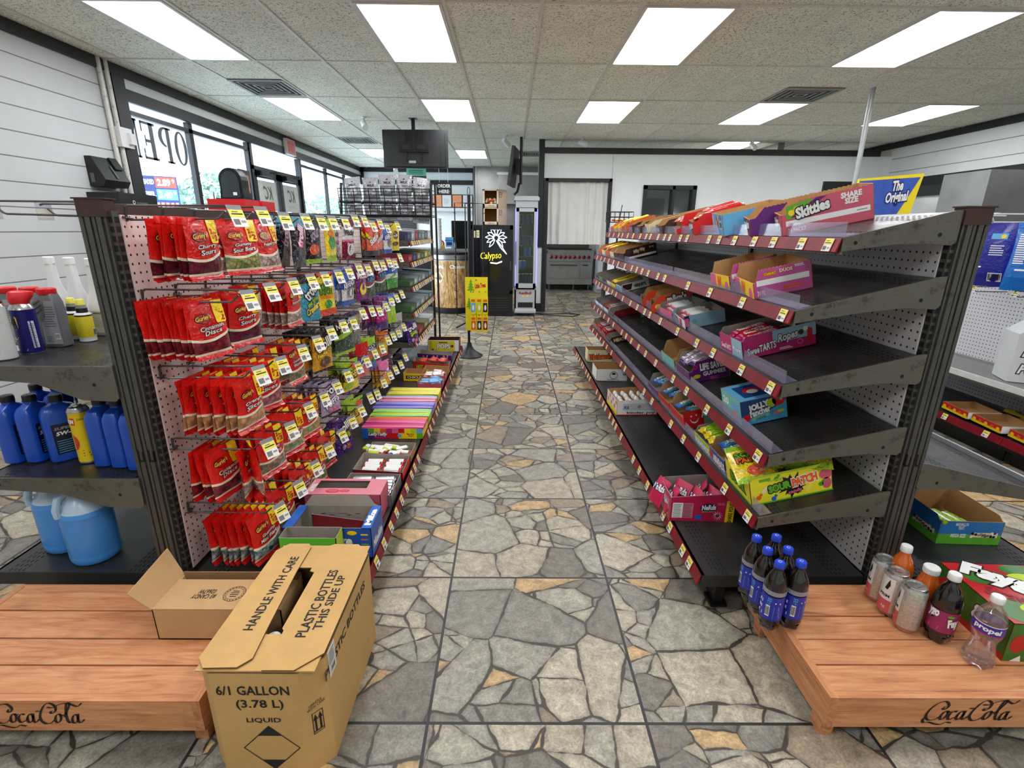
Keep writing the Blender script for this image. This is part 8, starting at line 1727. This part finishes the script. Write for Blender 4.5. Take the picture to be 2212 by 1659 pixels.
F = Frame((XL-.033, 5.93, 1.935), (0, -1, 0), (0, 0, 1))
for i, ch in enumerate('OPEN'):
    a = MB(); slab(ch, a, F, .02+.245*i, .0, .215, .335); a.solid = 0; a2 = MB(); tag(a.obj('window_letter'), 'grey slab serif letter %s stuck on the first window, seen from behind' % ch, 'letter', 'letters on the window')
# door papers
PAP = mat('door_paper', (206, 206, 202), .7)
for i, (y0, lb) in enumerate(((7.42, 'white paper with dark leaf like letters on the left door leaf'), (8.22, 'white paper with dark leaf like letters on the right door leaf'))):
    t = thing('door_notice', lb, 'notice', (XL-.034, y0, 1.55)); a = MB(); a.box((0, 0, 0), (.002, .56, .40), PAP); F = Frame((.002, 0, 0), (0, 1, 0), (0, 0, 1)); G2 = mat('notice_grey_green', (96, 106, 100), .6); a.text('KC', Frame((.003, .56, 0), (0, -1, 0), (0, 0, 1)), (.14, .15, .42, .33), G2, None, .02, .3, e=-.002); a.lines(F, (.14, .07, .42, .11), 2, GREYP, .001, .3); a.obj('sheet', t)
# fuel price sign
t = thing('fuel_price_sign', 'fuel price sign with red and green digits outside the first window', 'sign', (-13, 19.8, 0), (0, 0, .58)); NB = mat('sign_navy', (34, 52, 112), .4); a = MB(); a.box((-.64, 0, 1.3), (.64, .12, 3.1), NB); a.box((-.1, .02, -.05), (.1, .1, 1.3), CAPW); a.box((-.75, .02, 3.1), (-.45, .14, 4.49), CAPW); a.obj('cabinet', t)
RD = emis('digit_red', (255, 60, 50), 2.2); GD = emis('digit_green', (70, 240, 180), 2.2)
a = MB(); F = Frame((-.64, -.002, 1.3), (1, 0, 0), (0, 0, 1)); a.rect(F, (.6, 1.4, 1.23, 1.76), RD); a.text('2.89', F, (.65, 1.45, 1.07, 1.71), WHITE, None, .05, e=.01); a.text('9', F, (1.11, 1.56, 1.2, 1.71), WHITE, None, .03, e=.01); a.rect(F, (.6, .98, 1.23, 1.34), GD); a.text('3.40', F, (.65, 1.03, 1.07, 1.29), WHITE, None, .05, e=.01); a.text('9', F, (1.11, 1.14, 1.2, 1.29), WHITE, None, .03, e=.01); a.obj('digit_panel', t)
a = MB(); a.text('UNLEADED', F, (.05, 1.5, .56, 1.68), WHITE, None, .04, e=.01); a.text('DIESEL', F, (.05, 1.08, .56, 1.26), WHITE, None, .04, e=.01); a.rect(F, (.05, .1, 1.22, .88), CAPW, .004)
for k in range(4): a.rect(F, (.62+.15*k, .1, .68+.15*k, .88), REDP, .008)
a.obj('lettering', t)
# pump canopy
CANW = mat('canopy_white', (214, 216, 220), .6)
t = thing('pump_canopy', 'white fuel pump canopy roof on columns outside the windows', 'canopy', (-13, 20, 0)); a = MB(); a.box((-4.5, -10, 4.5), (4.5, 9, 5.4), CANW); a.obj('roof', t)
for y in (-6, 6): a = MB(); a.box((-.2, y-.2, -.05), (.2, y+.2, 4.5), CANW); a.obj('column', t)
for k, (x, y) in enumerate(((-3, -6), (3, -6), (-3, 5), (3, 5))): a = MB(); a.box((x-.5, y-.5, 4.44), (x+.5, y+.5, 4.5), emis('canopy_lamp', (255, 255, 255), 2.0)); a.obj('lamp', t)
# trees beyond the lot
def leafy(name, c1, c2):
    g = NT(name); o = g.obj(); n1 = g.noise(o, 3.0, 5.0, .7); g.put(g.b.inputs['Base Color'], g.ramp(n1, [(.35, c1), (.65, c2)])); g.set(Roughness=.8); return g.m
LFM = leafy('tree_leaves', (66, 92, 78), (150, 178, 160)); TRK = mat('tree_bark', (70, 58, 48), .9)  # leaf colours kept pale, so distant haze is painted into them
rt = random.Random(5)
for i, (x, y, h, r, lb) in enumerate(((-24, 37.5, 4.2, 2.0, 'green tree beyond the lot, seen in the first window right of the price sign'), (-25, 45, 5.2, 2.7, 'large green tree seen through the second window'), (-28, 55, 4.6, 2.6, 'green tree beyond the second window, farther right'), (-22, 63, 4.4, 2.8, 'green tree seen through the fourth window'), (-23, 73, 4.6, 3.2, 'green tree seen through the last window'), (-30, 40, 3.6, 2.0, 'low tree behind the price sign'))):
    t = thing('tree', lb, 'tree', (x, y, -.05), group='trees beyond the lot'); a = MB(); a.tube([(0, 0, 0), (.1, 0, h*.5), (0, .1, h*.85)], [.16, .12, .06], TRK, 7); a.obj('trunk', t)
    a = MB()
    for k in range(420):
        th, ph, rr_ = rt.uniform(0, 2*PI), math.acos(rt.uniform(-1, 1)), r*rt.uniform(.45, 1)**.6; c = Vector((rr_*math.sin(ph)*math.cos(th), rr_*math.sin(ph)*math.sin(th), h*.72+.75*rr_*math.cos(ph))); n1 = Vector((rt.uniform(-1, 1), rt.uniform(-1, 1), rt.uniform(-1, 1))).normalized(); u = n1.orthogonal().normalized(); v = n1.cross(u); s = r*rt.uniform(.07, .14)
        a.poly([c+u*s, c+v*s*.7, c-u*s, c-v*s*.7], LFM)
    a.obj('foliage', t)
# ------------------------------------------------------------------ sky, camera
w = bpy.data.worlds.new('sky'); SC.world = w; w.use_nodes = True; nt_ = w.node_tree; bg = nt_.nodes['Background']
tc = nt_.nodes.new('ShaderNodeTexCoord'); sp = nt_.nodes.new('ShaderNodeSeparateXYZ'); rp = nt_.nodes.new('ShaderNodeValToRGB')
nt_.links.new(tc.outputs['Generated'], sp.inputs[0]); nt_.links.new(sp.outputs[2], rp.inputs[0]); nt_.links.new(rp.outputs[0], bg.inputs['Color'])
rp.color_ramp.elements[0].color = (.95, .98, 1, 1); rp.color_ramp.elements[0].position = .0; rp.color_ramp.elements[1].color = (.55, .75, 1, 1); rp.color_ramp.elements[1].position = .7
bg.inputs['Strength'].default_value = 7.0
sl = bpy.data.lights.new('sun', 'SUN'); sl.energy = 4.0; sl.angle = .02; so = bpy.data.objects.new('sun', sl); COL.objects.link(so); so.rotation_euler = (math.radians(35), math.radians(-15), 0)
cam = bpy.data.cameras.new('camera'); cam.sensor_fit = 'HORIZONTAL'; cam.sensor_width = 36.0; cam.lens = 1079.2817/2212*36; cam.clip_start = .05; cam.clip_end = 300
co = bpy.data.objects.new('camera', cam); COL.objects.link(co)
RT, UP, FW = (0.99995081, -0.00445036, 0.00886385), (-0.00716239, 0.29420031, 0.95571694), (0.00686103, 0.95573342, -0.29415397)
co.matrix_world = Matrix(((RT[0], UP[0], -FW[0], 0), (RT[1], UP[1], -FW[1], 0), (RT[2], UP[2], -FW[2], 1.3122), (0, 0, 0, 1)))
SC.camera = co
vs_ = SC.view_settings; vs_.view_transform = 'Standard'; vs_.look = 'None'; vs_.gamma = 1.0; vs_.use_curve_mapping = False; vs_.exposure = 0.5
cy = SC.cycles; cy.max_bounces = 8; cy.diffuse_bounces = 5; cy.glossy_bounces = 3; cy.transmission_bounces = 5; cy.transparent_max_bounces = 10; cy.caustics_reflective = False; cy.caustics_refractive = False; cy.use_denoising = True; cy.sample_clamp_indirect = 6.0
